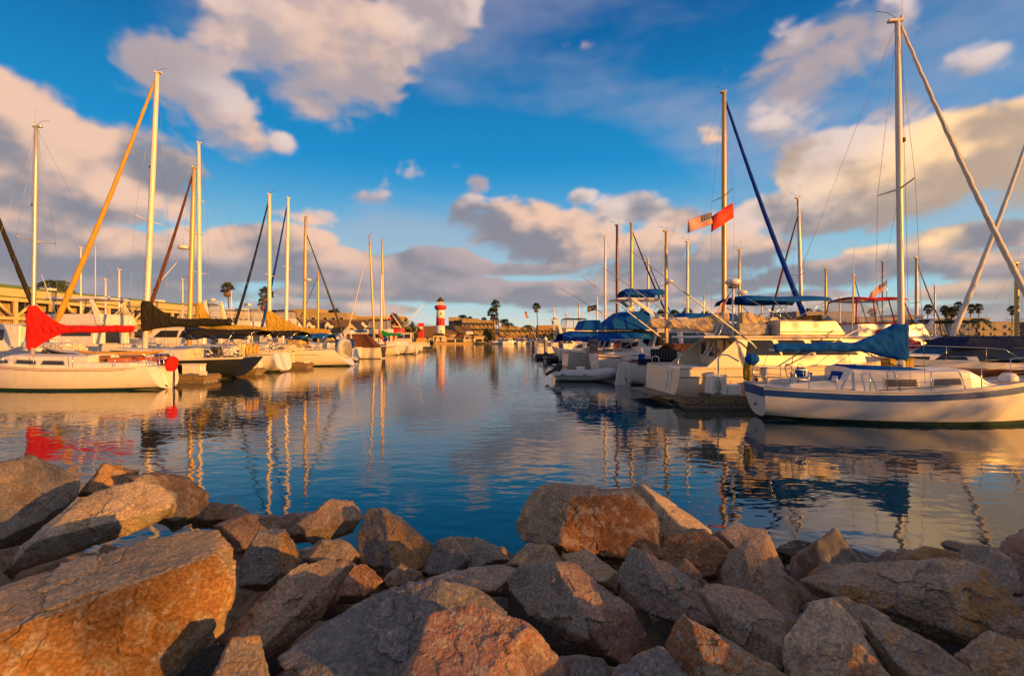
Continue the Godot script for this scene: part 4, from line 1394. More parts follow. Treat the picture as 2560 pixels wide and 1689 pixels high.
	# rudder stock fitting and the horseshoe buoys on the stern rail
	bx("rudder_bearing", M.stripe_brown, o, Vector3(.04, .42, .1), Vector3(.05, .1, .08), .015)
	var hs := []
	for k in 15: hs.append(Vector3(-.06, 1.38 + .30 * cos(TAU * (k + 2) / 18.0 + PI), -.35 + .20 * sin(TAU * (k + 2) / 18.0 + PI)))
	tb("horseshoe_buoy", M.olive, o, hs, .085, 8)
	bx("barbecue_cover", M.blue, o, Vector3(.02, 1.82, -.15), Vector3(.40, .36, .42), .12)
	tb("barbecue_post", M.steel, o, [Vector3(.08, 1.0, -.15), Vector3(.05, 1.7, -.15)], .02, 6)
	for q in [5.95, 7.1]:
		var vp := mb(true)
		lathe(vp, [Vector2(.24, 0), Vector2(.22, .16), Vector2(.14, .26), Vector2(.02, .28)], 12, Vector3(q, h_sheer(h, q / h.L) + .0, .25))
		build(vp, "deck_vent", M.gel, o)
	bx("anchor_roller", M.steel, o, Vector3(8.6, 1.45, 0), Vector3(.5, .07, .14), .02)
	tb("vang", M.rope, o, [Vector3(3.2, 2.1, 0), Vector3(4.2, 1.62, 0)], .02, 6)
	bx("winch_pod", M.steel, o, Vector3(4.22, 1.75, .05), Vector3(.1, .18, .2), .03)
	bx("fender", M.stripe_blue, o, Vector3(7.9, 1.42, .35), Vector3(.45, .13, .16), .05)
	wire(o, "mooring_line", Vector3(8.3, 1.3, .4), Vector3(3.0, 1.0, 1.32), .012, M.rope)
	# --- cream trawler with the blue bimini
	o = thing("motor_yacht", "cream flybridge motor yacht with blue bimini behind the near sailboat", "motor yacht", Vector3(6.35, 0, -21.6), .07)
	h = MH(12.6, 4.1, 1.32, 1.34, 2.1, {"sr": .93, "sb": .02, "trake": -.12, "m": .34, "rail": M.cream, "railr": .045})
	cruiser(o, {"hull": h, "hm": M.cream, "cm": M.cream, "boot": .05, "dm": M.deck, "overhang": 1.35,
		"house": [2.35, 9.4, 1.72, 2.50, 1.5, .04], "win": [[.06, .30, .42, .93, .03], [.31, .52, .42, .93, .005], [.54, .84, .42, .93, .03]], "door": false,
		"fly": [4.2, 7.4, 1.5, 3.22], "fm": M.cream, "bimini": [2.9, 6.6, 1.35, 4.1, 3.2, M.blue]})
	# aft bulkhead: framed door and windows
	var ab := [Vector3(2.34, 1.3, -1.7), Vector3(2.34, 1.3, 1.7), Vector3(2.38, 2.5, 1.58), Vector3(2.38, 2.5, -1.58)]
	for q in [[.05, .20, .38, .9], [.28, .44, .34, .92], [.52, .68, .34, .92], [.76, .95, .34, .92]]:
		var f := pn("window_frame", M.gel2, o, ab, q[0] - .015, q[1] + .015, q[2] - .03, q[3] + .03, .02)
		pn("pane", M.glass, f, ab, q[0], q[1], q[2], q[3], .03)
	pn("door_frame", M.teak, o, ab, .485, .497, .0, .97, .035)
	pn("door_frame", M.teak, o, ab, .715, .727, .0, .97, .035)
	# cockpit wing, ladder, swim ladder, name board, fairlead
	for s in [1.0, -1.0]:
		hx("cockpit_wing", M.cream, o, [Vector3(1.0, 1.3, s * 1.80 - .03), Vector3(2.4, 1.3, s * 1.76 - .03), Vector3(2.4, 1.3, s * 1.76 + .03), Vector3(1.0, 1.3, s * 1.80 + .03), Vector3(2.2, 2.3, s * 1.68 - .03), Vector3(2.4, 2.45, s * 1.66 - .03), Vector3(2.4, 2.45, s * 1.66 + .03), Vector3(2.2, 2.3, s * 1.68 + .03)], .01)
		tb("stern_rail", M.steel, o, [Vector3(.08, 1.3, s * 1.5), Vector3(.08, 1.62, s * 1.5), Vector3(.2, 1.7, s * 1.35), Vector3(.25, 1.62, s * 1.1), Vector3(.25, 1.3, s * 1.1)], .022, 8)
		tb("fly_ladder_rail", M.steel, o, [Vector3(1.35, 1.3, .55 + s * .2), Vector3(2.1, 2.65, .55 + s * .2), Vector3(2.3, 3.1, .55 + s * .2)], .02, 6)
	for k in 5: tb("ladder_rung", M.steel, o, [Vector3(1.5 + k * .14, 1.55 + k * .25, .35), Vector3(1.5 + k * .14, 1.55 + k * .25, .75)], .016, 6)
	for s in [-.18, .18]: tb("swim_ladder", M.steel, o, [Vector3(-.06, 1.22, .9 + s), Vector3(-.10, .25, .9 + s)], .018, 6)
	for k in 4: tb("swim_ladder_rung", M.steel, o, [Vector3(-.07 - k * .01, 1.1 - k * .27, .72), Vector3(-.07 - k * .01, 1.1 - k * .27, 1.08)], .016, 6)
	hx("swim_platform", M.planks, o, block(.22, [-.95, .0, 1.55, 1.75], .28, [-.95, .0, 1.55, 1.75]), .02)
	var nb := bx("name_board", M.dark, o, h_pt(h, .12, 1.02, 1.0, .02), Vector3(.62, .14, .03), .01)
	for k in 5: bx("letter_block", M.gel, nb, h_pt(h, .12, 1.02, 1.0, .045) + Vector3(-.22 + k * .11, 0, 0), Vector3(.06, .08, .012))
	h_strip(h, o, "rubbing_strake", M.stripe_navy, func(t): return h_sheer(h, t) - .36, func(t): return h_sheer(h, t) - .33, .02)
	hx("fly_stripe", M.stripe_navy, o, block(2.72, [4.22, 7.33, 1.51, 1.10], 2.76, [4.22, 7.32, 1.51, 1.10]), .003)
	# canvas furniture and helm seats on the flybridge
	bx("fly_seat", M.gel2, o, Vector3(4.6, 3.0, .2), Vector3(.5, .75, .6), .08)
	bx("fly_locker", M.grey, o, Vector3(3.4, 2.85, 0), Vector3(1.3, .5, 2.2), .05)
	cover_mesh(o, "folded_canvas", M.tan_sail, Vector3(2.9, 3.0, .9), Vector3(4.1, 3.15, .8), .25, .1, .28, 8, 1.0)
	tb("mast_post", M.paintmast, o, [Vector3(2.7, 2.55, .75), Vector3(2.7, 4.55, .75)], .05, 10)
	bx("radar_bracket", M.dark, o, Vector3(2.7, 4.6, .75), Vector3(.3, .1, .3), .02)
	radar(o, Vector3(2.7, 4.74, .75), 1.0)
	flag(o, Vector3(2.62, 4.42, .75), Vector3(-.42, -.5, 0), Vector3(-.28, -.52, .1))
	# outriggers leaning aft, their stays and the whip
	for s in [1.0, -1.0]:
		tb("outrigger", M.paintmast, o, [Vector3(4.3, 1.4, s * 1.8), Vector3(7.6, 3.0, s * 1.85)], [.03, .02], 6)
		tb("outrigger", M.alu, o, [Vector3(3.1, 2.1, s * 1.8), Vector3(2.9, 2.3, s * 1.8), Vector3(.2, 4.2, s * 2.0), Vector3(-2.0, 5.75, s * 2.2)], [.035, .035, .025, .012], 6)
	tb("whip_antenna", M.paintmast, o, [Vector3(7.5, 2.7, 1.2), Vector3(7.55, 6.4, 1.25)], [.02, .008], 6)
	# --- US and red flags on the tall mast behind
	o = thing("sailboat", "sailboat behind the cream yacht with tall mast, blue furled jib and two flags", "sailboat", Vector3(6.9, 0, -31.0), .02)
	h = H(11.6, 3.5, 1.35, 1.25, 1.8)
	sailboat(o, {"hull": h, "stripes": [[M.stripe_navy, .1, .2]], "lod": 1, "cabin": {"x0": 3.0, "x1": 8.2, "h": .6, "w": 2.3, "win": [[4, 5.2, .25, .6, .02], [5.6, 6.8, .25, .6, .05]]},
		"mast": {"x": 6.0, "y0": 1.7, "h": 17.4, "r": .15, "m": M.goldmast, "beam": 1.6, "spread": [[.60, 1.55]], "jib": {"x": 11.2, "y": 3.2, "r": .17, "m": M.royal, "to": .965}},
		"boom": {"y": 3.15, "y1": 3.35, "l": 4.6, "m": M.tan_sail, "rise": .5, "skirt": .3, "fat": .42, "seed": 12, "k": 2.5, "k2": 2.5}})
	radar(o, Vector3(7.1, 5.2, 0), 1.0)
	tb("radar_post", M.paintmast, o, [Vector3(7.1, 1.9, 0), Vector3(7.1, 5.15, 0)], .05, 8)
	flag(o, Vector3(4.6, 9.75, 1.55), Vector3(-1.5, -.42, .1), Vector3(.05, -.68, 0), true, null, .6)
	flag(o, Vector3(5.9, 10.35, 1.5), Vector3(-1.3, -.72, .1), Vector3(.02, -.9, 0), false, M.flagorange, 2.0)
	# --- double ender with the solar panel, next up the row
	o = thing("sailboat", "white double-ended sailboat with red rail and solar panel beyond the cream yacht", "sailboat", Vector3(6.6, 0, -31.6), .12)
	# nearer the channel than the tall one: shift it outwards
	o.position = Vector3(6.05, 0, -27.6)
	h = H(9.6, 3.1, 1.25, 1.05, 1.6, {"sr": .35, "rail": M.stripe_brown, "railr": .04, "trake": .25})
	sailboat(o, {"hull": h, "lod": 1, "stripes": [[M.stripe_brown, .03, .10, .25, .99]], "rails": true, "cabin": {"x0": 3.0, "x1": 7.0, "h": .65, "w": 2.0, "win": [[3.6, 4.4, .25, .6, .02], [4.8, 5.6, .25, .6, .04]]},
		"boot": .05, "bm": M.bottom_black})
	hx("rudder", M.gel, o, [Vector3(-.55, -.2, -.03), Vector3(.1, -.2, -.03), Vector3(.1, -.2, .03), Vector3(-.55, -.2, .03), Vector3(-.32, 1.1, -.03), Vector3(-.02, 1.1, -.03), Vector3(-.02, 1.1, .03), Vector3(-.32, 1.1, .03)], .01)
	var sp := bx("solar_panel", M.panelblack, o, Vector3(1.75, 1.68, 1.15), Vector3(1.45, .52, .04), .01, Basis(Vector3.RIGHT, -.15))
	for k in 9: bx("cell_seam", M.alu, sp, Vector3(1.1 + k * .16, 1.68, 1.18), Vector3(.006, .48, .01), 0.0, Basis(Vector3.RIGHT, -.15))
	bx("lee_cloth", M.navy, o, Vector3(1.5, 1.25, .9), Vector3(2.1, .32, .06), .02)
	bx("cockpit_cushion", M.royal, o, Vector3(.75, 1.42, .6), Vector3(.35, .5, .3), .08)
	canopy(o, "dodger", M.brown, 2.3, 4.0, .95, 1.95, .25, .2)
	frame(o, 2.3, 4.0, .95, 1.95, 1.2, 3.0)
	# --- flybridge yacht with blue canvas
	o = thing("motor_yacht", "white flybridge yacht with blue canvas enclosure and small blue top", "motor yacht", Vector3(6.3, 0, -37.0), .06)
	h = MH(13.5, 4.3, 1.5, 1.55, 2.3)
	cruiser(o, {"hull": h, "overhang": .4, "house": [3.2, 10.2, 1.8, 3.0, 2.0, .5], "win": [[.02, .16, .3, .92, .01], [.18, .32, .3, .92, .01], [.36, .78, .3, .92, .05]], "fly": [3.6, 9.2, 1.7, 3.95],
		"arch": [3.5, -1.6, 1.7, 3.9, 5.2], "whips": [[Vector3(4.1, 2.4, 1.9), Vector3(-1.8, 6.7, 2.4), .045], [Vector3(4.1, 2.4, -1.9), Vector3(-2.4, 6.3, -2.4), .045], [Vector3(6.0, 4.0, 1.0), Vector3(6.2, 8.2, 1.0), .02]]})
	hx("canvas_enclosure", M.blue, o, block(3.1, [-.3, 3.4, 1.5, 1.75], 4.35, [1.4, 3.2, 1.35, 1.5]), .06)
	hx("canvas_enclosure", M.blue, o, block(3.05, [-1.6, -.2, 1.4, 1.5], 3.75, [-1.3, -.2, 1.3, 1.4]), .06)
	canopy(o, "cockpit_canopy", M.blue, -2.9, 3.2, 1.9, 2.72, .25, .3)
	frame(o, -2.9, 2.9, 1.85, 2.72, 1.5, .6)
	canopy(o, "bimini", M.blue, 1.6, 4.5, 1.1, 5.75, .28, .25)
	frame(o, 1.6, 4.5, 1.1, 5.75, 3.9, 3.3)
	canopy(o, "flybridge_cover", M.blue, 5.5, 9.6, 1.5, 4.1, .2, .45)
	bx("hardtop", M.gel, o, Vector3(2.8, 5.25, 0), Vector3(3.6, .1, 2.6), .04)
	# --- inflatable with outboard, afloat in the gap
	o = thing("inflatable_dinghy", "light grey inflatable dinghy with tilted black outboard afloat on the right", "dinghy", Vector3(2.55, .02, -30.2), -.10)
	dinghy(o, "inflatable_hull", M.tube_grey, Vector3.ZERO, Basis.IDENTITY, 3.6, 1.85, .30)
	outboard(o, Vector3(.0, .50, 0), M.rubber, .95, 1.0)
	bx("console", M.gel2, o, Vector3(1.5, .62, 0), Vector3(.5, .35, .6), .05)
	for q in [[.45, .25], [1.7, .22]]: bx("patch", M.dark, o, Vector3(q[0], .38, .90), Vector3(q[1], .07, .015), .005)
	# --- box-sterned white boats farther up
	o = thing("motor_boat", "white box-sterned boat with blue and striped awnings beside the tall concrete pile", "motor boat", Vector3(4.35, 0, -41.5), .08)
	h = MH(9.0, 3.0, 1.25, 1.25, 1.7)
	cruiser(o, {"hull": h, "hm": M.gel2, "bowrail": false, "lod": 1, "house": [4.2, 6.8, 1.2, 2.3, 1.0]})
	canopy(o, "awning", M.royal, -.4, 4.0, 1.3, 2.45, .12, .15, -.25)
	frame(o, -.4, 4.0, 1.3, 2.35, 1.25, 2.0)
	for k in 6: hx("awning_stripe", M.gel if k % 2 else M.navy, o, block(1.75, [2.0 + k * .22, 2.2 + k * .22, 1.33, 1.33], 2.25, [2.2 + k * .22, 2.4 + k * .22, 1.3, 1.3]), .01)
	hx("swim_platform", M.gel2, o, block(.25, [-.9, 0, 1.2, 1.3], .33, [-.9, 0, 1.2, 1.3]), .02)
	bx("bait_tank", M.gel, o, Vector3(1.7, 1.5, 1.0), Vector3(.8, .5, .5), .03)
	o = thing("sailboat", "white sailboat stern with boarding ladder beyond the dinghy's bow", "sailboat", Vector3(7.0, 0, -39.0), .10)
	o.position = Vector3(5.5, 0, -34.6)
	h = H(9.5, 3.1, 1.45, 1.3, 1.8, {"rail": M.stripe_brown, "sr": .8})
	sailboat(o, {"hull": h, "lod": 1, "stripes": [[M.stripe_brown, .12, .2]], "cabin": {"x0": 3, "x1": 6.5, "h": .6, "w": 2, "win": [[3.6, 5, .25, .6, .02]]}, "mast": {"x": 5.1, "y0": 1.6, "h": 9.8, "r": .11, "m": M.goldmast, "beam": 1.4, "spread": [[.55, .8]]}})
	for s in [-.16, .16]: tb("boarding_ladder", M.steel, o, [Vector3(-.05, 1.2, .6 + s), Vector3(-.08, .3, .6 + s)], .018, 6)
	radar(o, Vector3(5.2, 6.3, .2), .9)
	# masts with their hulls up the right-hand row: px, depth, top py, material, stern px offset, extras
	far_sailboat("sailboat with slim pale mast left of the varnished mast", 1513, 52.0, 595, M.paintmast, .12, {"spread": .45})
	far_sailboat("sailboat with dark varnished wooden mast", 1543, 46.0, 565, M.woodmast, .14, {"spread": .55})
	far_sailboat("sailboat with golden mast, radar dome and dark furled jib", 1579, 48.0, 560, M.goldmast, .15, {"spread": .5, "jib": [M.black, .11, 4.5], "radar": .36})
	far_sailboat("sailboat with thin white mast right of the golden radar mast", 1621, 56.0, 648, M.paintmast, .12, {"spread": .5, "jib": [M.navy, .10, 4.0]})
	far_sailboat("sailboat with white mast carrying a steaming light, left of the flags", 1719, 44.0, 605, M.paintmast, .13, {"spread": .45, "boomcloth": M.tan_sail})
	far_sailboat("sailboat with short golden mast right behind the flag mast", 1849, 42.0, 627, M.goldmast, .10, {"spread": .5})
	far_sailboat("sailboat with white mast and dark furled jib right of the blue bimini", 2007, 35.0, 497, M.paintmast, .12, {"spread": .50, "lean": -.3, "jib": [M.brown, .09, -2.6]})
	far_sailboat("sailboat with slender golden mast before the apartment block", 2065, 58.0, 672, M.goldmast, .13, {"spread": .5})
	far_sailboat("sailboat with golden mast and thin blue furled jib", 2133, 52.0, 690, M.goldmast, .12, {"spread": .4, "jib": [M.royal, .08, 2.2], "lean": .1})
	far_sailboat("sailboat with dark thin mast left of the near mast", 2207, 62.0, 656, M.woodmast, .09, {"spread": .4})
	far_sailboat("sailboat with golden mast and black furled jib right of the near mast", 2292, 46.0, 646, M.goldmast, .13, {"spread": .5, "jib": [M.dark, .08, 3.0]})
	far_sailboat("sailboat with short white mast among the far palms", 2338, 66.0, 715, M.paintmast, .12, {"spread": .5})
	far_sailboat("sailboat with thick amber mast at the right edge", 2543, 36.0, 660, M.goldmast, .14, {"spread": .35})
	far_sailboat("sailboat with small pale mast among the masts behind the flags", 1905, 80.0, 745, M.paintmast, .12, {})
	far_sailboat("sailboat with low bare mast far behind the tan furled sail", 1760, 78.0, 740, M.alu, .10, {})
	far_sailboat("sailboat with twin-looking mast nearest the apartment block", 2100, 74.0, 745, M.paintmast, .12, {})
	far_sailboat("sailboat with thin mast behind the blue canvas yacht", 1668, 84.0, 700, M.alu, .10, {})
	far_sailboat("sailboat with pale mast over the lime kayak", 1416, 105.0, 785, M.paintmast, .14, {})
	far_sailboat("sailboat with bare mast left of the black pennant", 1385, 120.0, 770, M.paintmast, .14, {})
	far_sailboat("sailboat with short mast far along the right row", 1447, 95.0, 760, M.goldmast, .14, {})
	far_sailboat("sailboat with mast flying a small black pennant", 1493, 88.0, 745, M.paintmast, .14, {"pennant": true})
	# --- red canopied flybridge boat, navy express cruiser, red covered dinghy
	o = thing("motor_yacht", "white flybridge boat with clear red-trimmed enclosure right of the blue sail cover", "motor yacht", Vector3(17.6, 0, -30.5), .05)
	cruiser(o, {"hull": MH(10.0, 3.6, 1.4, 1.45, 2.1), "house": [2.2, 8.2, 1.5, 2.45, 2.2], "fly": [2.0, 6.8, 1.45, 3.35], "fm": M.gel, "enclosure": [2.0, 5.6, 1.35, 3.35, 4.75, M.red]})
	flag(o, Vector3(4.6, 5.9, .4), Vector3(-1.0, -.6, 0), Vector3(-.1, -.55, 0), true, null, 1.2)
	tb("flag_staff", M.steel, o, [Vector3(4.6, 4.7, .4), Vector3(4.62, 6.0, .4)], .02, 6)
	o = thing("motor_yacht", "white express cruiser with navy cockpit canvas at the right", "motor yacht", Vector3(24.8, 0, -20.9), PI - .03)
	h = MH(10.8, 3.5, 1.45, 1.5, 1.75, {"tm": .5})
	cruiser(o, {"hull": h, "stripes": [[M.brown, .22, .55]], "trunk": [6.5, 10.3, 1.25, 1.85]})
	hx("windscreen", M.glass, o, block(1.62, [4.4, 8.1, 1.45, .9], 2.12, [4.4, 7.3, 1.35, .8]), .03)
	hx("cockpit_canvas", M.navy, o, block(2.0, [3.0, 7.5, 1.42, 1.05], 2.58, [3.8, 6.7, 1.05, .8]), .20)
	hx("clear_curtain", M.tan_sail, o, block(1.55, [2.2, 4.3, 1.4, 1.45], 2.3, [3.0, 4.3, 1.1, 1.25]), .08)
	# aluminium arch ladder at the bow rail
	for s in [-.28, .28]: tb("boarding_frame", M.steel, o, [Vector3(4.2, 1.6, -1.5 + s * .1), Vector3(3.6 - s, 1.8, -1.6), Vector3(2.9 - s, 2.65, -1.6), Vector3(3.6, 2.75, -1.5)], .03, 8)
	for k in 3: tb("boarding_rung", M.steel, o, [Vector3(3.8 - k * .25, 1.85 + k * .26, -1.6), Vector3(3.24 - k * .25, 1.85 + k * .26, -1.6)], .02, 6)
	o = thing("dinghy_cover", "red canvas boat cover right of the near mast", "boat cover", Vector3(19.4, 1.8, -27.0))
	cover_mesh(o, "canvas", M.red, Vector3(0, .55, 0), Vector3(2.1, .15, 0), .1, .2, .5, 9, 1.0)
	tb("support_post", M.steel, o, [Vector3(.6, -1.9, 0), Vector3(.6, .4, 0)], .05, 6)
	o = thing("motor_yacht", "motor yacht with black canvas flybridge top in front of the far palms", "motor yacht", Vector3(27.0, 0, -38.0), .0)
	cruiser(o, {"hull": MH(12, 4, 1.6, 1.7, 2.3), "lod": 1, "house": [2.0, 9.0, 1.7, 2.55, 1.8], "enclosure": [2.2, 6.6, 1.5, 2.7, 3.65, M.black], "arch": [1.8, 1.2, 1.6, 2.6, 3.8]})
	o = thing("sailboat", "white sailboat at the right edge with grey furled jib crossing the near one", "sailboat", Vector3(29.5, 0, -22.5), PI - .02)
	sailboat(o, {"hull": H(10.5, 3.2, 1.4, 1.3, 1.7), "lod": 1, "rails": true, "cabin": {"x0": 3, "x1": 7.2, "h": .6, "w": 2.1, "win": [[4, 5, .25, .6, .02]]},
		"mast": {"x": 5.8, "y0": 1.7, "h": 14.0, "r": .12, "m": M.paintmast, "beam": 1.5, "spread": [[.5, 1]], "jib": {"x": 10.2, "y": 2.0, "r": .13, "m": M.white_sail}}})
	bx("hatch_cloth", M.brown, o, Vector3(8.6, 1.75, 0), Vector3(1.0, .35, .8), .05)
	var gm := thing("deck_box", "olive green deck box beside the near boat's mast foot", "box", Vector3(14.3, 1.35, -19.0))
	bx("body", M.olive, gm, Vector3(0, .18, 0), Vector3(.9, .36, .5), .03)
	bx("lid", M.olive, gm, Vector3(0, .385, 0), Vector3(.94, .05, .54), .02)
	bx("stand", M.teak, gm, Vector3(0, -.5, 0), Vector3(.8, 1.0, .4), .02)
	o = thing("boat_tent", "royal blue peaked boat tent right of the cream yacht's bow", "boat tent", Vector3(16.5, 1.9, -28.0))
	hx("canvas", M.royal, o, block(-.2, [-1.3, 1.5, 1.1, 1.1], .95, [-.15, .5, .1, .1]), .05)
	hx("end_panel", M.white_sail, o, [Vector3(-.95, -.2, 1.12), Vector3(.15, -.2, 1.12), Vector3(.15, -.2, 1.16), Vector3(-.95, -.2, 1.16), Vector3(-.45, .55, .5), Vector3(-.35, .55, .5), Vector3(-.35, .55, .54), Vector3(-.45, .55, .54)], .005)
	bx("support", M.gel2, o, Vector3(0, -1.1, 0), Vector3(1.6, 1.8, 1.2), .1)
	o = thing("boat_cover", "dark brown canvas boat cover over the cream yacht's bow side", "boat cover", Vector3(13.6, 1.7, -27.0))
	cover_mesh(o, "canvas", M.brown, Vector3(-2.6, .55, 0), Vector3(3.4, .5, 0), .1, .2, .5, 19, 1.0)
	bx("support", M.gel2, o, Vector3(0, -.8, 0), Vector3(3.0, 1.7, 1.2), .1)
	# --- docks and piles on the right
	dock("weathered finger dock between the near sailboat and the cream yacht", 6.2, 22.0, -18.95, 1.1, .40)
	dock("finger dock behind the cream yacht's stern", 6.6, 18.0, -24.9, 1.0, .38)
	dock("main floating dock running across behind the blue canvas yacht", 5.6, 24.0, -33.6, 1.0, .38)
	dock("short dock beside the box-sterned boat", 5.2, 16.0, -44.2, 1.0, .38)
	o = thing("dock_steps", "white moulded dock steps with an oval panel beside the cream yacht", "dock steps", Vector3(7.55, .40, -19.0))
	hx("upper_step", M.gel, o, [Vector3(-.30, 0, -.35), Vector3(.32, 0, -.35), Vector3(.32, 0, .35), Vector3(-.30, 0, .35), Vector3(-.24, .74, -.3), Vector3(.30, .74, -.3), Vector3(.30, .74, .3), Vector3(-.24, .74, .3)], .04)
	hx("lower_step", M.gel, o, [Vector3(.33, 0, -.35), Vector3(.85, 0, -.35), Vector3(.85, 0, .35), Vector3(.33, 0, .35), Vector3(.33, .40, -.3), Vector3(.82, .40, -.3), Vector3(.82, .40, .3), Vector3(.33, .40, .3)], .04)
	var ov := mb(true)
	lathe(ov, [Vector2(.10, 0), Vector2(.10, .02), Vector2(.02, .025)], 20)
	var ovm := build(ov, "oval_panel", M.tan_sail, o)
	ovm.transform = Transform3D(Basis(Vector3.RIGHT, PI / 2 - .07).scaled_local(Vector3(1, 1, 2.3)), Vector3(-.02, .36, .335))
	o = thing("dock_light", "curved white handrail pole rising from the near finger dock", "handrail", Vector3(7.5, .4, -18.6))
	tb("pole", M.paintmast, o, [Vector3(0, 0, 0), Vector3(0, 1.35, 0), Vector3(.1, 1.5, 0), Vector3(.35, 1.48, 0), Vector3(.75, 1.25, 0)], .03, 8)
	tb("base_plate", M.dark, o, [Vector3(0, -.01, 0), Vector3(0, .03, 0)], .09, 10)
	o = thing("rope_coil", "pale coiled mooring rope on the near finger dock", "rope", Vector3(7.0, .42, -18.6))
	var rp := []
	for k in 90: rp.append(Vector3(cos(k * .4) * (.10 + k * .0016), .02 + .018 * (k % 16) / 16.0 + (k / 45) * .03, sin(k * .4) * (.10 + k * .0016)))
	tb("rope", M.rope, o, rp, .016, 6)
	for q in [["white power post near the cream yacht's stern", 8.9, -18.75], ["white power post beside the near sailboat's mast", 12.6, -18.75], ["white power post on the dock behind the double-ended sailboat", 8.0, -33.4], ["white power post on the dock by the box-sterned boat", 6.4, -44.0]]:
		var pp := thing("power_post", q[0], "power post", Vector3(q[1], .41, q[2]))
		bx("post", M.gel2, pp, Vector3(0, .45, 0), Vector3(.18, .9, .18), .02)
		bx("lamp_cap", M.grey, pp, Vector3(0, .95, 0), Vector3(.24, .12, .24), .03)
		bx("socket_panel", M.dark, pp, Vector3(0, .62, .095), Vector3(.12, .2, .02), .005)
	for q in [["white dock box by the cream yacht's midships", 10.6, -18.8], ["white dock box behind the double-ended sailboat", 10.0, -33.4]]:
		var db := thing("dock_box", q[0], "dock box", Vector3(q[1], .41, q[2]))
		bx("body", M.gel, db, Vector3(0, .25, 0), Vector3(1.2, .5, .55), .03)
		bx("lid", M.gel2, db, Vector3(0, .54, 0), Vector3(1.26, .09, .6), .03)
	piling("tall grey concrete pile with white cap nearest on the right", 1484, 36.0, 2.75, .30)
	piling("concrete pile with white cap left of the striped awning", 1403, 60.0, 2.7, .26)
	piling("golden sunlit concrete pile farther along the right row", 1364, 72.0, 2.7, .26)
	piling("small concrete pile at the far end of the right row", 1333, 90.0, 2.4, .25)
	o = thing("kayak", "lime green kayak stored above the far boats on the right", "kayak", at(1455, 837, 62.0), 0.0)
	kayak(o, M.lime, 2.7)
	for q in [-.6, .6]: tb("rack_post", M.steel, o, [Vector3(q, -2.6, 0), Vector3(q, .03, 0)], .05, 6)
	# rigid inflatables and small craft up the right channel edge
	o = thing("inflatable_dinghy", "dark grey inflatable tied up left of the box-sterned boat", "dinghy", Vector3(3.4, .02, -54.0), .1)
	dinghy(o, "inflatable_hull", M.rubber, Vector3.ZERO, Basis.IDENTITY, 4.2, 1.9, .3)
	outboard(o, Vector3(.0, .5, 0), M.rubber, .9, 1.0)
	o = thing("inflatable_dinghy", "low black inflatable at the tip of the right row", "dinghy", Vector3(2.6, .02, -62.0), .3)
	dinghy(o, "inflatable_hull", M.rubber, Vector3.ZERO, Basis.IDENTITY, 3.8, 1.8, .28)
	o = thing("motor_boat", "small white motor boat with wedge bow behind the dark inflatables", "motor boat", Vector3(11.0, 0, -58.0), PI - .1)
	cruiser(o, {"hull": MH(6.5, 2.3, 1.0, 1.0, 1.5), "lod": 1, "house": [2.2, 4.4, .9, 1.9, .9], "bowrail": false})
	o = thing("motor_yacht", "golden lit flybridge fishing boat with radar arch far on the right", "motor yacht", Vector3(6.0, 0, -84.0), .2)
	cruiser(o, {"hull": MH(12, 4.2, 1.7, 1.8, 2.6), "lod": 1, "hm": M.cream, "house": [2.2, 9.0, 1.8, 3.1, 1.6], "fly": [2.4, 7.4, 1.7, 4.0], "enclosure": [2.5, 6.4, 1.6, 4.0, 5.6, M.black], "arch": [1.4, -.5, 1.8, 3.0, 5.6], "whips": [[Vector3(3, 5.6, 0), Vector3(3.4, 7.6, 0), .06], [Vector3(5.5, 5.6, .5), Vector3(6.0, 7.8, .5), .06]]})
	hx("tackle_box", M.blue, o, block(1.75, [1.0, 2.0, .5, .5], 2.3, [1.0, 2.0, .5, .5]), .03)
	o = thing("motor_yacht", "motor boat with railed stern platform at the tip of the right row", "motor yacht", Vector3(3.6, 0, -76.0), .1)
	cruiser(o, {"hull": MH(8, 3, 1.2, 1.2, 1.8), "lod": 1, "house": [3.5, 6, 1.2, 2.4, .9]})
	for q in [0.1, .8, 1.5, 2.2]: tb("rail_post", M.dark, o, [Vector3(q, 1.2, 1.2), Vector3(q, 2.5, 1.2)], .03, 5)
	tb("top_rail", M.dark, o, [Vector3(0, 2.5, 1.2), Vector3(2.3, 2.5, 1.2)], .03, 5)
	rng.seed = 31
	for k in 9:
		var d := 95.0 + k * 11.0
		var o2 := thing("motor_boat", ["white cabin cruiser with blue stripe", "cream sport boat with dark windscreen", "white fishing boat with blue canvas top"][k % 3] + " moored far up the right row, " + ["first", "second", "third", "fourth", "fifth", "sixth", "seventh", "eighth", "ninth"][k] + " back", "motor boat", Vector3(7.0 + rng.randf_range(-1, 3) + k * .8, 0, -d), rng.randf_range(-.2, .3), "boats moored far up the right row")
		var pr := {"hull": MH(rng.randf_range(7, 11), 3.2, 1.3, 1.4, 2.0), "lod": 2, "hm": [M.gel, M.cream, M.gel2][k % 3], "house": [2.0, 6.0, 1.3, rng.randf_range(2.5, 3.2), 1.2], "bowrail": false}
		if k % 3 == 0: pr.stripes = [[M.stripe_blue, .15, .4]]
		if k % 3 == 2: pr.bimini = [1.0, 3.6, 1.2, 3.6, 1.4, M.blue]
		cruiser(o2, pr)

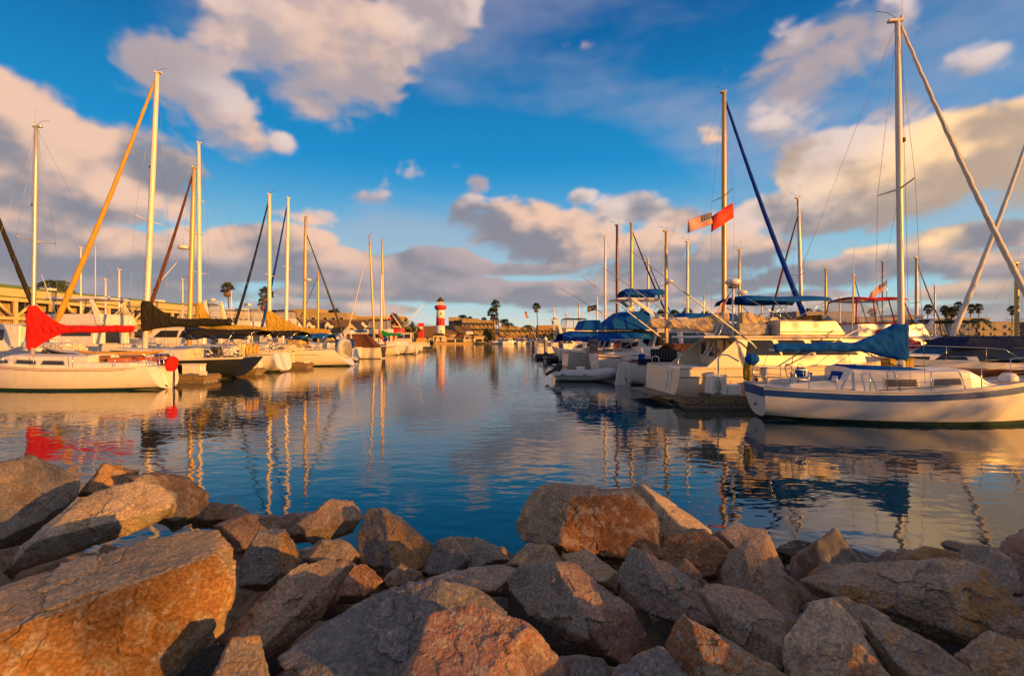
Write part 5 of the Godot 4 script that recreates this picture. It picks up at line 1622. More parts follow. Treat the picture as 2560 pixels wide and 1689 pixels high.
func kayak(o: Node, m: Material, L := 4.2) -> void:
	var st := mb(true)
	var rings := []
	for i in 21:
		var f := i / 20.0
		var w := .34 * pow(sin(clampf(f, .012, .988) * PI), .65)
		var r := PackedVector3Array()
		for k in 12:
			var a := -TAU * k / 12.0
			r.append(Vector3((f - .5) * L, .19 + sin(a) * -w * .5 + .22 * pow(absf(f - .5) * 2.0, 3.0), cos(a) * w))
		rings.append(r)
	loft(st, rings)
	build(st, "kayak_hull", m, o)
	var ck := mb(true)
	var cp := []
	for k in 21: cp.append(Vector3(-.1 + .42 * cos(TAU * k / 20.0), .36, .22 * sin(TAU * k / 20.0)))
	tube(ck, cp, .03, 6)
	build(ck, "cockpit_rim", M.dark, o)

func far_sailboat(label: String, px: float, d: float, top: float, m: Material, r: float, e: Dictionary, left := false) -> void:
	# a moored sailboat of which mostly the mast shows; bow away from the channel
	var foot := on_water(px, d)
	var ht := EYE + (HORIZON - top) / FOCAL * d
	var L := clampf(ht * .72, 7.5, 13.0)
	var sgn := -1.0 if left else 1.0
	var o := thing("sailboat", label, "sailboat", foot - Vector3(sgn * L * .52, 0, 0), PI if left else 0.0, "sailboats moored behind the front rows")
	var mp := {"x": L * .52, "y0": 1.6, "h": ht, "r": r, "m": m, "beam": L * .14, "lean": e.get("lean", 0.0) * sgn, "nostay": false}
	mp.erase("nostay")
	if e.has("spread"): mp.spread = [[e.spread, L * .09]]
	if e.has("jib"): mp.jib = {"x": L * .52 + absf(e.jib[2]) if e.jib[2] > 0 else L * .52 + e.jib[2], "y": 2.2, "r": e.jib[1], "m": e.jib[0], "to": .93}
	else: mp.bow = Vector3(L, 1.7, 0)
	var p := {"hull": H(L, L * .3, 1.3, 1.2, 1.7), "lod": 1, "rails": false, "mast": mp, "cabin": {"x0": L * .28, "x1": L * .7, "h": .6, "w": L * .2, "win": [[L * .36, L * .46, .25, .6, .02], [L * .5, L * .6, .25, .6, .02]]}}
	if e.has("boomcloth"): p.boom = {"y": 3.0, "l": L * .36, "m": e.boomcloth, "rise": .6, "skirt": .1, "fat": .3, "seed": int(px)}
	if e.has("hm"): p.hm = e.hm
	sailboat(o, p)
	if e.has("radar"): radar(o, Vector3(L * .52 - .35, ht * e.radar, 0), .9)
	if e.has("pennant"): flag(o, Vector3(L * .52, ht - 1.2, 0), Vector3(-1.7, -.2, 0), Vector3(0, -.95, 0), false, M.dark)

func make_left_boats() -> void:
	# --- red covered sailboat nearest on the left, bow out of the picture
	var o := thing("sailboat", "white sailboat with bright red sail cover at the left edge", "sailboat", Vector3(-17.35, 0, -25.4), PI)
	var h := H(10.2, 3.0, 1.12, 1.08, 1.5, {"sr": .70, "sb": .04, "trake": -.30})
	sailboat(o, {"hull": h, "stripes": [[M.stripe_brown, .05, .075, .05, .99], [M.stripe_brown, .12, .15, .10, .99]],
		"cabin": {"x0": 2.9, "x1": 8.2, "h": .60, "w": 2.1, "fs": .3, "win": [[3.95, 5.1, .25, .62, .08], [5.3, 6.35, .25, .62, .08], [6.7, 7.3, .25, .58, .08]]},
		"mast": {"x": 6.45, "y0": 1.65, "h": 12.95, "r": .095, "m": M.alu, "lean": -.18, "beam": 1.35, "spread": [[.50, 1.05]], "bow": Vector3(10.1, 1.6, 0)},
		"boom": {"y": 2.86, "y1": 2.92, "l": 5.05, "m": M.red, "rise": 1.0, "skirt": .85, "fat": .25, "seed": 6, "k": 1.7, "k2": 1.75}})
	outboard(o, Vector3(-.04, .78, .35), M.red, 1.35)
	bx("outboard_bracket", M.gel, o, Vector3(.04, .62, .35), Vector3(.2, .5, .4), .03)
	tb("tiller", M.red, o, [Vector3(.1, 1.25, .1), Vector3(.9, 1.45, .0), Vector3(1.5, 1.52, 0)], .025, 6)
	for s in [-.15, .15]: tb("stern_ladder", M.steel, o, [Vector3(-.12, 1.75, -.3 + s), Vector3(-.18, 1.1, -.3 + s), Vector3(-.05, 1.0, -.3 + s)], .02, 6)
	bx("companionway", M.teak, o, Vector3(2.86, 1.35, 0), Vector3(.06, .6, .7), .02)
	hx("cockpit_coaming", M.gel, o, block(1.06, [.8, 3.0, 1.05, 1.1], 1.32, [.9, 2.95, .95, 1.0]), .04)
	bx("cockpit_cloth", M.orange, o, Vector3(2.0, 1.42, .2), Vector3(1.0, .22, 1.2), .08)
	tb("stern_fitting", M.dark, o, [Vector3(-.05, .4, -.2), Vector3(-.4, .1, -.2)], .03, 6)
	hx("rudder", M.gel, o, [Vector3(-.45, -.4, -.02), Vector3(.0, -.4, -.02), Vector3(.0, -.4, .02), Vector3(-.45, -.4, .02), Vector3(-.5, .85, -.02), Vector3(-.12, .85, -.02), Vector3(-.12, .85, .02), Vector3(-.5, .85, .02)], .01)
	# yellow and orange kayaks on the dock behind it
	o = thing("kayak", "long yellow kayak on the rack behind the red-covered sailboat", "kayak", Vector3(-21.6, 1.42, -28.2), .03)
	kayak(o, M.yellow, 4.9)
	for q in [-1.1, 1.1]: bx("rack", M.teak, o, Vector3(q, -.42, 0), Vector3(.08, 1.05, .6), .01)
	o = thing("kayak", "orange kayak lying lower in front of the yellow one", "kayak", Vector3(-20.3, 1.12, -27.5), -.08)
	kayak(o, M.orange, 3.6)
	for q in [-.8, .8]: bx("rack", M.teak, o, Vector3(q, -.28, 0), Vector3(.08, .75, .5), .01)
	# --- black hulled sailboat with the tallest mast
	o = thing("sailboat", "black-hulled sailboat with black sail cover and the tallest left mast", "sailboat", Vector3(-16.35, 0, -32.4), PI + .03)
	h = H(12.9, 3.7, 1.30, 1.22, 1.9, {"sr": .72, "sb": .08, "trake": .75, "rail": M.gel2, "railr": .035})
	sailboat(o, {"hull": h, "fenders": [.2, .34], "hm": M.blackhull, "boot": .05, "bm": M.gel2, "stripes": [[M.gel2, -.02, .06], [M.stripe_green, .26, .285, .2, .98]], "cm": M.gel2,
		"cabin": {"x0": 3.6, "x1": 9.6, "h": .62, "w": 2.5, "fs": .3, "win": [[4.4, 5.4, .25, .6, .02], [5.9, 6.9, .25, .6, .02], [7.3, 8.0, .25, .58, .02]]},
		"mast": {"x": 6.75, "y0": 1.85, "h": 19.15, "r": .155, "m": M.paintmast, "lean": -.75, "beam": 1.75, "spread": [[.46, 1.55]], "jib": {"x": 12.4, "y": 3.0, "r": .18, "m": M.yellow, "to": .975}},
		"boom": {"y": 3.35, "y1": 3.45, "l": 5.3, "m": M.black, "rise": 1.15, "skirt": .30, "fat": .36, "seed": 15, "k": 2.0, "k2": 1.2}})
	canopy(o, "bimini", M.black, -.7, 3.6, 1.35, 2.85, .18, .15)
	frame(o, -.7, 3.6, 1.3, 2.9, 1.35, 1.5)
	bx("storage_box", M.gel2, o, Vector3(1.2, 1.72, .9), Vector3(.55, .8, .3), .05)
	for q in [[.1, -.5], [.1, .45]]:
		var hs := []
		for k in 15: hs.append(Vector3(q[0], 1.75 + .3 * cos(TAU * (k + 2) / 18.0 + PI), q[1] + .22 * sin(TAU * (k + 2) / 18.0 + PI)))
		tb("horseshoe_buoy", M.yellow, o, hs, .1, 8)
	var wp := []
	for k in 25: wp.append(Vector3(1.7, 1.8 + .5 * cos(TAU * k / 24.0), .5 * sin(TAU * k / 24.0)))
	tb("steering_wheel", M.steel, o, wp, .025, 6)
	bx("cockpit_pod", M.dark, o, Vector3(2.6, 1.62, .5), Vector3(.6, .6, .5), .06)
	wire(o, "mooring_line", Vector3(1.8, 1.2, 1.7), Vector3(4.5, .55, 2.4), .025, M.rope)
	# --- navy-covered boat with the golden radar mast
	o = thing("sailboat", "white sailboat with golden radar mast and navy boom cover behind the black hull", "sailboat", Vector3(-17.3, 0, -38.2), PI - .02)
	h = H(11.4, 3.5, 1.38, 1.28, 1.8, {"sr": .82, "trake": -.35})
	sailboat(o, {"hull": h, "lod": 1, "rails": true, "stripes": [[M.stripe_navy, .05, .10]], "cabin": {"x0": 3.2, "x1": 8.4, "h": .62, "w": 2.3, "win": [[4, 5, .25, .6, .02], [5.5, 6.5, .25, .6, .03]]},
		"mast": {"x": 6.9, "y0": 1.8, "h": 15.2, "r": .17, "m": M.goldmast, "lean": -.38, "beam": 1.6, "spread": [[.64, 1.1]], "jib": {"x": 10.6, "y": 2.9, "r": .16, "m": M.brown, "to": .965}},
		"boom": {"y": 2.75, "y1": 2.6, "l": 4.4, "m": M.navy, "rise": .35, "skirt": .2, "fat": .42, "seed": 23, "k": 2.0}})
	radar(o, Vector3(7.3, 9.2, 0), 1.3)
	# --- olive covered boat with the white mast
	o = thing("sailboat", "sailboat with slim white mast and olive yellow cover behind the golden radar mast", "sailboat", Vector3(-18.9, 0, -42.6), PI)
	sailboat(o, {"hull": H(11.8, 3.5, 1.4, 1.3, 1.9), "lod": 1, "rails": true, "cabin": {"x0": 3.2, "x1": 8.4, "h": .62, "w": 2.3, "win": [[4, 5, .25, .6, .02]]},
		"mast": {"x": 7.1, "y0": 1.8, "h": 18.7, "r": .16, "m": M.paintmast, "lean": .1, "beam": 1.6, "spread": [[.72, .9], [.36, 1.2]], "bow": Vector3(11.6, 1.9, 0)},
		"boom": {"y": 3.5, "y1": 3.1, "l": 5.6, "m": M.olive, "rise": 1.6, "skirt": .2, "fat": .38, "seed": 27, "k": 1.4}})
	canopy(o, "bimini", M.black, -1.6, 3.0, 1.5, 2.9, .2, .2)
	frame(o, -1.6, 3.0, 1.45, 2.9, 1.4, 1.0)
	# --- yellow covered boat with the dinghy on davits
	o = thing("sailboat", "white sailboat with mustard yellow sail cover and dinghy hung on its stern", "sailboat", Vector3(-15.75, 0, -46.4), PI + .04)
	h = H(11.6, 3.7, 1.45, 1.38, 1.9, {"sr": .84, "sb": .05, "trake": -.95})
	sailboat(o, {"hull": h, "fenders": [.3, .45], "boot": .10, "bm": M.bottom_black, "stripes": [[M.stripe_brown, .36, .40, .12, .9]], "rails": true, "lod": 1,
		"cabin": {"x0": 3.4, "x1": 8.4, "h": .6, "w": 2.4, "win": [[4.4, 5.6, .25, .6, .02]]},
		"mast": {"x": 6.15, "y0": 1.9, "h": 15.4, "r": .17, "m": M.paintmast, "lean": 0.0, "beam": 1.7, "spread": [[.46, 1.2]], "jib": {"x": 9.4, "y": 3.0, "r": .14, "m": M.navy, "to": .95}},
		"boom": {"y": 3.25, "y1": 2.95, "l": 5.4, "m": M.olive, "rise": 1.3, "skirt": .1, "fat": .42, "seed": 33, "k": 3.2}})
	canopy(o, "bimini", M.blue, .6, 4.2, 1.45, 2.7, .2, .25)
	frame(o, .6, 4.2, 1.4, 2.75, 1.45, 2.2)
	dinghy(o, "davit_dinghy", M.tube_grey, Vector3(-.85, 1.35, 1.3), Basis(Vector3(0, .12, -.99).normalized(), Vector3(1, .05, 0).normalized(), Vector3(0, .99, .12).normalized()), 2.7, 1.9, .27)
	bx("dodger", M.tan_sail, o, Vector3(3.6, 2.1, 0), Vector3(1.5, .8, 2.2), .25)
	bx("name_panel", M.gel2, o, Vector3(3.9, 2.05, 1.12), Vector3(.5, .8, .03), .01)
	bx("sail_bag", M.tan_sail, o, Vector3(1.1, 2.3, .9), Vector3(1.0, .4, .4), .15)
	wire(o, "mooring_line", Vector3(2.0, 1.4, 1.7), Vector3(4.4, .5, 2.2), .03, M.rope)
	# --- the next boats along the left row
	o = thing("sailboat", "small white sailboat stern with blue canvas beyond the hung dinghy", "sailboat", Vector3(-16.9, 0, -54.5), PI)
	sailboat(o, {"hull": H(12, 3.6, 1.4, 1.35, 2.0, {"sr": .7, "trake": -.3}), "lod": 1, "rails": true, "cabin": {"x0": 3.2, "x1": 8.2, "h": .6, "w": 2.3, "win": [[4, 5, .25, .6, .02]]},
		"mast": {"x": 7.2, "y0": 1.9, "h": 17.4, "r": .18, "m": M.paintmast, "lean": -.25, "beam": 1.6, "spread": [[.52, 1.3]], "jib": {"x": 10.0, "y": 2.6, "r": .15, "m": M.royal, "to": .95}}})
	hx("stern_canvas", M.blue, o, block(1.4, [.3, 1.5, 1.3, 1.4], 2.35, [.3, 1.5, 1.2, 1.3]), .05)
	o = thing("sailboat", "sailboat with amber mast and black furled jib right of the mustard cover", "sailboat", Vector3(-18.0, 0, -61.5), PI)
	sailboat(o, {"hull": H(11.5, 3.5, 1.4, 1.35, 2.0), "lod": 1, "rails": false, "cabin": {"x0": 3.2, "x1": 8.2, "h": .6, "w": 2.3},
		"mast": {"x": 7.0, "y0": 1.9, "h": 17.0, "r": .2, "m": M.goldmast, "lean": -.2, "beam": 1.6, "spread": [[.62, 1.2]], "jib": {"x": 2.2, "y": 2.6, "r": .13, "m": M.dark, "to": .9}}})
	radar(o, Vector3(6.5, 9.4, 0), 1.2)
	o = thing("motor_boat", "motor boat under a dark brown sloping tarpaulin on the left", "motor boat", Vector3(-16.0, 0, -63.0), PI + .05)
	cruiser(o, {"hull": MH(9.0, 3.2, 1.3, 1.3, 1.9), "hm": M.gel2, "lod": 1, "bowrail": false})
	hx("tarpaulin", M.brown, o, block(1.3, [.3, 4.0, 1.5, 1.5], 3.0, [2.0, 4.0, .9, 1.0]), .05)
	hx("windscreen_hood", M.gel, o, block(2.2, [3.0, 6.0, 1.3, .8], 3.5, [3.4, 4.6, .9, .6]), .3)
	for s in [-.5, .5]: outboard(o, Vector3(-.05, .8, s), M.rubber, 1.1)
	bx("mooring_ball", M.royal, o, Vector3(-.2, 2.3, 1.2), Vector3(.5, .5, .5), .16)
	o = thing("row_boat", "pale open boat with orange rail and rust cloth on the left row", "boat", Vector3(-16.9, 0, -75.0), PI)
	hull(o, H(6.5, 2.5, 1.25, 1.1, 1.5, {"rail": M.orange, "railr": .07, "sr": .8, "trake": -.25}), M.gel2, M.teak, 1)
	cover_mesh(o, "rust_cloth", M.rust_cloth, Vector3(2.6, 3.2, 0), Vector3(1.5, 1.5, 0), .2, .2, .4, 40, 1.0)
	tb("cloth_post", M.woodmast, o, [Vector3(2.7, 1.0, 0), Vector3(2.6, 3.8, 0)], .06, 6)
	far_sailboat("sailboat with tall golden mast and pale furled jib in the middle left", 936, 80.0, 588, M.goldmast, .16, {"spread": .55, "jib": [M.white_sail, .10, 4.6], "lean": -.8}, true)
	far_sailboat("sailboat with white mast and green boom cover in the middle left", 953, 87.0, 690, M.paintmast, .20, {"spread": .5, "boomcloth": M.green}, true)
	far_sailboat("sailboat with golden mast close right of the green-covered boom", 961, 92.0, 600, M.goldmast, .17, {"spread": .42, "lean": -.5}, true)
	far_sailboat("sailboat with slender mast left of the sloping tarpaulin", 795, 72.0, 680, M.goldmast, .14, {"spread": .4, "jib": [M.navy, .06, 4.0]}, true)
	far_sailboat("sailboat with thin white mast behind the red sail cover", 201, 62.0, 620, M.paintmast, .10, {}, true)
	far_sailboat("sailboat with short white mast left of the tall mast", 263, 58.0, 700, M.paintmast, .10, {}, true)
	far_sailboat("sailboat with short stout mast nearest left of the tall mast", 297, 56.0, 676, M.paintmast, .11, {}, true)
	far_sailboat("sailboat with pale pink mast left of the golden radar mast", 456, 66.0, 700, M.paintmast, .08, {}, true)
	far_sailboat("sailboat with thin mast below the first palm", 578, 80.0, 730, M.paintmast, .10, {}, true)
	far_sailboat("sailboat with thin mast just right of the first palm", 609, 84.0, 762, M.paintmast, .10, {}, true)
	o = thing("motor_yacht", "white motor yacht with dark enclosed flybridge before the red gabled house", "motor yacht", Vector3(-18.6, 0, -90.0), PI)
	cruiser(o, {"hull": MH(12.5, 4.2, 1.9, 1.9, 2.6), "lod": 1, "stripes": [[M.brown, .7, 1.0]], "house": [3.0, 9.5, 1.8, 3.4, 2.0], "fly": [2.6, 7.5, 1.8, 4.1], "enclosure": [3.0, 6.6, 1.7, 4.1, 5.6, M.black], "whips": [[Vector3(1.5, 3.4, 1.5), Vector3(-2.6, 8.4, 2.2), .06], [Vector3(1.5, 3.4, -1.5), Vector3(-3.4, 8.2, -2.2), .06]]})
	hx("awning", M.blue, o, block(3.5, [6.5, 9.6, 1.5, 1.4], 3.85, [6.5, 9.6, 1.4, 1.3]), .05)
	o = thing("motor_boat", "fishing boat with cluttered open deck at the tip of the left row", "motor boat", Vector3(-18.3, 0, -112.0), PI)
	cruiser(o, {"hull": MH(11, 3.8, 1.6, 1.6, 2.4), "lod": 1, "hm": M.cream, "house": [3.5, 7.5, 1.5, 3.6, .8], "whips": [[Vector3(3, 3.6, 1), Vector3(1.6, 9.0, 1), .06]]})
	hx("deck_gear", M.yellow, o, block(1.6, [.4, 2.6, 1.2, 1.2], 2.5, [.6, 2.4, 1.0, 1.0]), .1)
	bx("blue_float", M.royal, o, Vector3(.5, 2.4, 1.5), Vector3(.6, .6, .6), .2)
	o = thing("work_float", "work float with green top at the tip of the left row", "float", Vector3(-17.8, 0, -103.0))
	bx("deck_slab", M.planks, o, Vector3(0, .2, 0), Vector3(5.0, .5, 2.5), .05)
	bx("cover", M.green, o, Vector3(.6, .6, 0), Vector3(2.0, .28, 1.4), .1)
	# --- big yachts behind the red-covered sailboat
	o = thing("motor_yacht", "big golden lit flybridge yacht with hardtop behind the red cover", "motor yacht", Vector3(-33.0, 0, -46.0), PI - .04)
	cruiser(o, {"hull": MH(15.0, 4.6, 1.9, 2.0, 3.0), "house": [3.0, 11.5, 2.0, 3.6, 2.4], "fly": [2.6, 9.0, 1.9, 4.6], "arch": [2.2, 1.2, 1.9, 3.7, 5.9],
		"whips": [[Vector3(3.0, 4.5, 1.9), Vector3(-1.2, 9.6, 2.4), .05], [Vector3(5.5, 5.8, 1), Vector3(5.5, 11.0, 1), .05], [Vector3(6.5, 4.6, -1.9), Vector3(7.6, 8.0, -2.1), .04]]})
	hx("hardtop", M.gel, o, block(5.9, [2.6, 8.0, 1.8, 1.7], 6.1, [2.8, 7.7, 1.6, 1.5]), .05)
	for q in [[3.4, 1.6], [3.4, -1.6], [6.8, 1.5], [6.8, -1.5]]: tb("hardtop_post", M.steel, o, [Vector3(q[0] + .4, 4.6, q[1]), Vector3(q[0], 5.95, q[1])], .04, 6)
	for k in 7: tb("fishing_rod", M.dark, o, [Vector3(2.4 + k * .35, 4.6, 1.7), Vector3(1.4 + k * .35, 5.6, 1.8)], .025, 5)
	o = thing("motor_yacht", "white sport yacht with raked windscreen at the far left edge", "motor yacht", Vector3(-31.5, 0, -37.5), PI)
	cruiser(o, {"hull": MH(13.0, 4.0, 1.8, 1.9, 2.4), "house": [3.0, 10.4, 1.7, 3.4, 4.0], "win": [[.2, .62, .3, .8, .08]]})
	o2_dinghy()
	o = thing("motor_yacht", "white sedan yacht with fishing rods left of the black sail cover", "motor yacht", Vector3(-29.0, 0, -54.0), PI)
	cruiser(o, {"hull": MH(12.0, 4.2, 1.8, 1.9, 2.6), "lod": 1, "house": [2.4, 9.5, 1.8, 3.5, 1.8], "fly": [2.2, 7.5, 1.7, 4.4], "enclosure": [2.4, 5.4, 1.5, 4.4, 6.0, M.tan_sail], "arch": [1.8, .6, 1.7, 3.6, 6.3]})
	o = thing("motor_yacht", "pilothouse yacht with long windows behind the black sail cover's end", "motor yacht", Vector3(-28.0, 0, -60.0), PI)
	cruiser(o, {"hull": MH(14.0, 4.4, 1.9, 2.0, 2.8), "lod": 1, "house": [2.0, 10.5, 1.9, 3.6, 2.0], "fly": [1.6, 9.5, 1.8, 4.4], "enclosure": [2.0, 8.6, 1.7, 4.4, 5.8, M.gel]})
	radar(o, Vector3(3.0, 6.3, 0), 1.4)
	o = thing("motor_yacht", "yacht with black-trimmed clear enclosure and green panel left of the mustard cover", "motor yacht", Vector3(-27.0, 0, -62.0), PI)
	o.position = Vector3(-27.6, 0, -67.0)
	cruiser(o, {"hull": MH(12.0, 4.2, 1.8, 1.9, 2.6), "lod": 1, "house": [1.5, 8.5, 1.8, 3.5, 1.8], "fly": [1.2, 6.5, 1.7, 4.2], "enclosure": [1.2, 6.0, 1.7, 4.2, 6.0, M.black]})
	o = thing("sailboat", "sailboat off the left edge whose black furled jib slants into the picture", "sailboat", Vector3(-41.4, 0, -31.0), 0.0)
	sailboat(o, {"hull": H(13, 3.8, 1.4, 1.3, 1.9), "lod": 1, "rails": false, "cabin": {"x0": 3, "x1": 9, "h": .6, "w": 2.4}, "mast": {"x": 7.0, "y0": 1.8, "h": 19.0, "r": .15, "m": M.paintmast, "beam": 1.7, "spread": [[.5, 1.4]], "jib": {"x": 12.9, "y": 3.2, "r": .15, "m": M.black, "to": .96}}})
	# --- fingers on the left
	dock("sunlit wooden finger dock at the stern of the red-covered sailboat", -28.0, -17.15, -29.3, 1.5, .42)
	dock("finger dock between the black hull and the golden radar mast boat", -28.0, -17.4, -35.4, 1.2, .42)
	dock("grey finger dock beside the mustard-covered sailboat", -28.0, -16.9, -42.9, 1.2, .42)
	dock("finger dock before the tarpaulin boat", -30.0, -17.5, -58.0, 1.2, .42)
	dock("finger dock by the pale open boat", -30.0, -18.0, -70.0, 1.2, .42)
	dock("long main dock behind the left row", -30.0, -28.2, -52.0, 54.0, .40)
	for q in [["power post on the sunlit wooden finger dock", -19.6, -29.5], ["power post on the dock beside the black hull", -19.2, -35.5], ["power post on the grey dock by the mustard cover", -18.4, -43.0], ["power post before the tarpaulin boat", -18.6, -58.0]]:
		var pp := thing("power_post", q[0], "power post", Vector3(q[1], .43, q[2]))
		bx("post", M.gel2, pp, Vector3(0, .45, 0), Vector3(.18, .9, .18), .02)
		bx("lamp_cap", M.grey, pp, Vector3(0, .95, 0), Vector3(.24, .12, .24), .03)
	for q in [["white dock box on the sunlit wooden finger dock", -18.4, -29.6], ["white dock box beside the black hull", -18.0, -35.6]]:
		var db := thing("dock_box", q[0], "dock box", Vector3(q[1], .43, q[2]))
		bx("body", M.gel, db, Vector3(0, .25, 0), Vector3(1.1, .5, .5), .03)
		bx("lid", M.gel2, db, Vector3(0, .54, 0), Vector3(1.16, .09, .55), .03)
	for q in [[-17.9, -28.75], [-18.3, -34.9], [-17.6, -42.4]]:
		var s := thing("dock_number_plate", ["white berth plate on the sunlit wooden finger dock", "white berth plate on the dock beside the black hull", "white berth plate on the grey dock by the mustard cover"][used.get("dock_number_plate", -1) + 1], "sign", Vector3(q[0] + .65, .43, q[1] + .16))
		bx("plate", M.whitepaint, s, Vector3(0, .10, .02), Vector3(.45, .22, .02), .004)
		bx("bracket", M.steel, s, Vector3(0, .05, -.01), Vector3(.08, .16, .03), .004)

func o2_dinghy() -> void:
	var o := thing("inflatable_dinghy", "white inflatable tender at the far left edge behind the red cover", "dinghy", Vector3(-28.6, 1.55, -33.6), PI - .05)
	dinghy(o, "inflatable_hull", M.white_sail, Vector3.ZERO, Basis.IDENTITY, 3.6, 1.8, .32)
	for q in [.6, 2.6]: bx("chock", M.gel2, o, Vector3(q, -.75, 0), Vector3(.15, 1.55, 1.0), .02)

# ---------------------------------------------------------------- land, buildings and trees
func ground_height(x: float, z: float) -> float:
	var dx := maxf(x - 74.0, -62.0 - x)
	var dz := -230.0 - z
	var d := maxf(dx, dz)
	if z > 8.0: d = maxf(d, z - 8.0)
	if d < 0.0: return -1.5
	var h := 1.0 + minf(d, 6.0) * .03
	if dz > 8.0: h += clampf((dz - 8.0) * .075, 0.0, 7.5)
	elif dx > 60.0: h += clampf((dx - 60.0) * .03, 0.0, 5.0)
	return h

func make_land() -> void:
	var xs := [-1500.0, -900.0, -500.0, -300.0, -200.0, -150.0, -120.0, -90.0, -66.0, -62.01, -61.99, -40.0, -20.0, 0.0, 20.0, 40.0, 60.0, 73.99, 74.01, 80.0, 100.0, 134.0, 160.0, 200.0, 300.0, 500.0, 900.0, 1500.0]
	var zs := [70.0, 20.0, 8.01, 7.99, -20.0, -60.0, -120.0, -180.0, -229.99, -230.01, -238.0, -250.0, -270.0, -300.0, -340.0, -420.0, -700.0, -1200.0, -2000.0]
	var st := mb(true)
	for i in zs.size() - 1:
		for k in xs.size() - 1:
			var p := []
			for q in [[k, i], [k + 1, i], [k + 1, i + 1], [k, i + 1]]: p.append(Vector3(xs[q[0]], ground_height(xs[q[0]], zs[q[1]]), zs[q[1]]))
			if p[0].y < 0 and p[1].y < 0 and p[2].y < 0 and p[3].y < 0: continue
			quad(st, p[0], p[1], p[2], p[3])
	structure(build(st, "ground", M.land))

var crown_mesh: ArrayMesh
var crown_dead: ArrayMesh
var feather_mesh: ArrayMesh

func palm_parts() -> void:
	# fan palm crown: stiff fans on stalks all round, a skirt of dead fans below; built once, shared
	var r := RandomNumberGenerator.new()
	r.seed = 9
	for kind in 2:
		var st := mb()
		for k in (95 if kind == 0 else 40):
			var az := r.randf() * TAU
			var el := r.randf_range(-.55, 1.35) if kind == 0 else r.randf_range(-1.45, -.75)
			var d := Vector3(cos(az) * cos(el), sin(el), sin(az) * cos(el))
			var stalk := d * r.randf_range(.40, .66) if kind == 0 else d * .25 + Vector3(0, -.15, 0)
			var side := d.cross(Vector3.UP).normalized()
			var up := side.cross(d).normalized()
			tri(st, Vector3.ZERO - side * .012, Vector3.ZERO + side * .012, stalk)
			for b in 9:
				var a := (b - 4) * .30
				var tip := stalk + (d * cos(a) + side * sin(a)) * r.randf_range(.36, .5) + Vector3(0, -.10 - .10 * absf(a), 0)
				var w := (side * cos(a) - d * sin(a)) * .045
				var mid := stalk.lerp(tip, .5) + up * .04
				tri(st, stalk, mid + w, mid - w)
				tri(st, mid - w, mid + w, tip)
		st.generate_normals()
		if kind == 0: crown_mesh = st.commit()
		else: crown_dead = st.commit()
	var st := mb()
	for k in 30:
		var az := r.randf() * TAU
		var el := r.randf_range(-.2, 1.2)
		var d := Vector3(cos(az), 0, sin(az))
		var side := d.cross(Vector3.UP).normalized()
		var pts := []
		for i in 8:
			var t := i / 7.0
			pts.append(d * (t * cos(el) * 1.1 + t * t * .3) + Vector3(0, sin(el) * t * .8 - t * t * .85, 0))
		for i in 7:
			for s in [-1.0, 1.0]:
				var w := .22 * sin((i + 1) / 8.5 * PI)
				tri(st, pts[i], pts[i + 1], pts[i].lerp(pts[i + 1], .8) + side * s * w + Vector3(0, -w * .6, 0))
	st.generate_normals()
	feather_mesh = st.commit()

func palm(label: String, px: float, py: float, d: float, size: float, base := 1.2, feather := false, group := "palm trees round the harbour") -> void:
	var top := at(px, py, d)
	var foot := Vector3(top.x + .01 * d * sin(px), base, top.z)
	var o := thing("palm_tree", label, "palm tree", foot, fmod(px * 1.7, TAU), group)
	var inv := Basis(Vector3.UP, -o.rotation.y)
	var e := inv * (top - foot)
	var pts := []
	var rr := []
	for i in 6:
		var f := i / 5.0
		pts.append(e * f + inv * Vector3(.15 * sin(f * 3.0) * sin(px), 0, 0))
		rr.append(lerpf(.26, .16, f) * clampf(size / 2.2, .7, 1.3))
	tb("trunk", M.bark, o, pts, rr, 8)
	if feather: put(feather_mesh, "crown", M.frond, o, Transform3D(Basis.IDENTITY.scaled(Vector3.ONE * size), e))
	else:
		put(crown_mesh, "crown", M.frond, o, Transform3D(Basis.IDENTITY.scaled(Vector3.ONE * size), e))
		put(crown_dead, "dead_skirt", M.deadfrond, o, Transform3D(Basis.IDENTITY.scaled(Vector3(size, size * 1.3, size)), e))

func bush(label: String, c: Vector3, s: Vector3, sd: int, group := "trees and shrubs along the shore") -> void:
	var o := thing("shrub", label, "shrub", c, 0.0, group)
	var r := RandomNumberGenerator.new()
	r.seed = sd
	tb("trunk", M.bark, o, [Vector3(0, -.2, 0), Vector3(0, s.y * .5, 0)], .15, 6)
	var st := mb()
	for k in 260:
		var q := Vector3(r.randfn(), absf(r.randfn()), r.randfn()) * .42
		if q.length() > 1.0: q = q.normalized()
		var p := Vector3(q.x * s.x, s.y * .15 + q.y * s.y * .85, q.z * s.z)
		var a := Vector3(r.randfn(), r.randfn(), r.randfn()).normalized() * s.y * .16
		var b := Vector3(r.randfn(), r.randfn(), r.randfn()).normalized() * s.y * .16
		tri(st, p - a, p + b, p + a)
	build(st, "crown", M.leaf, o)

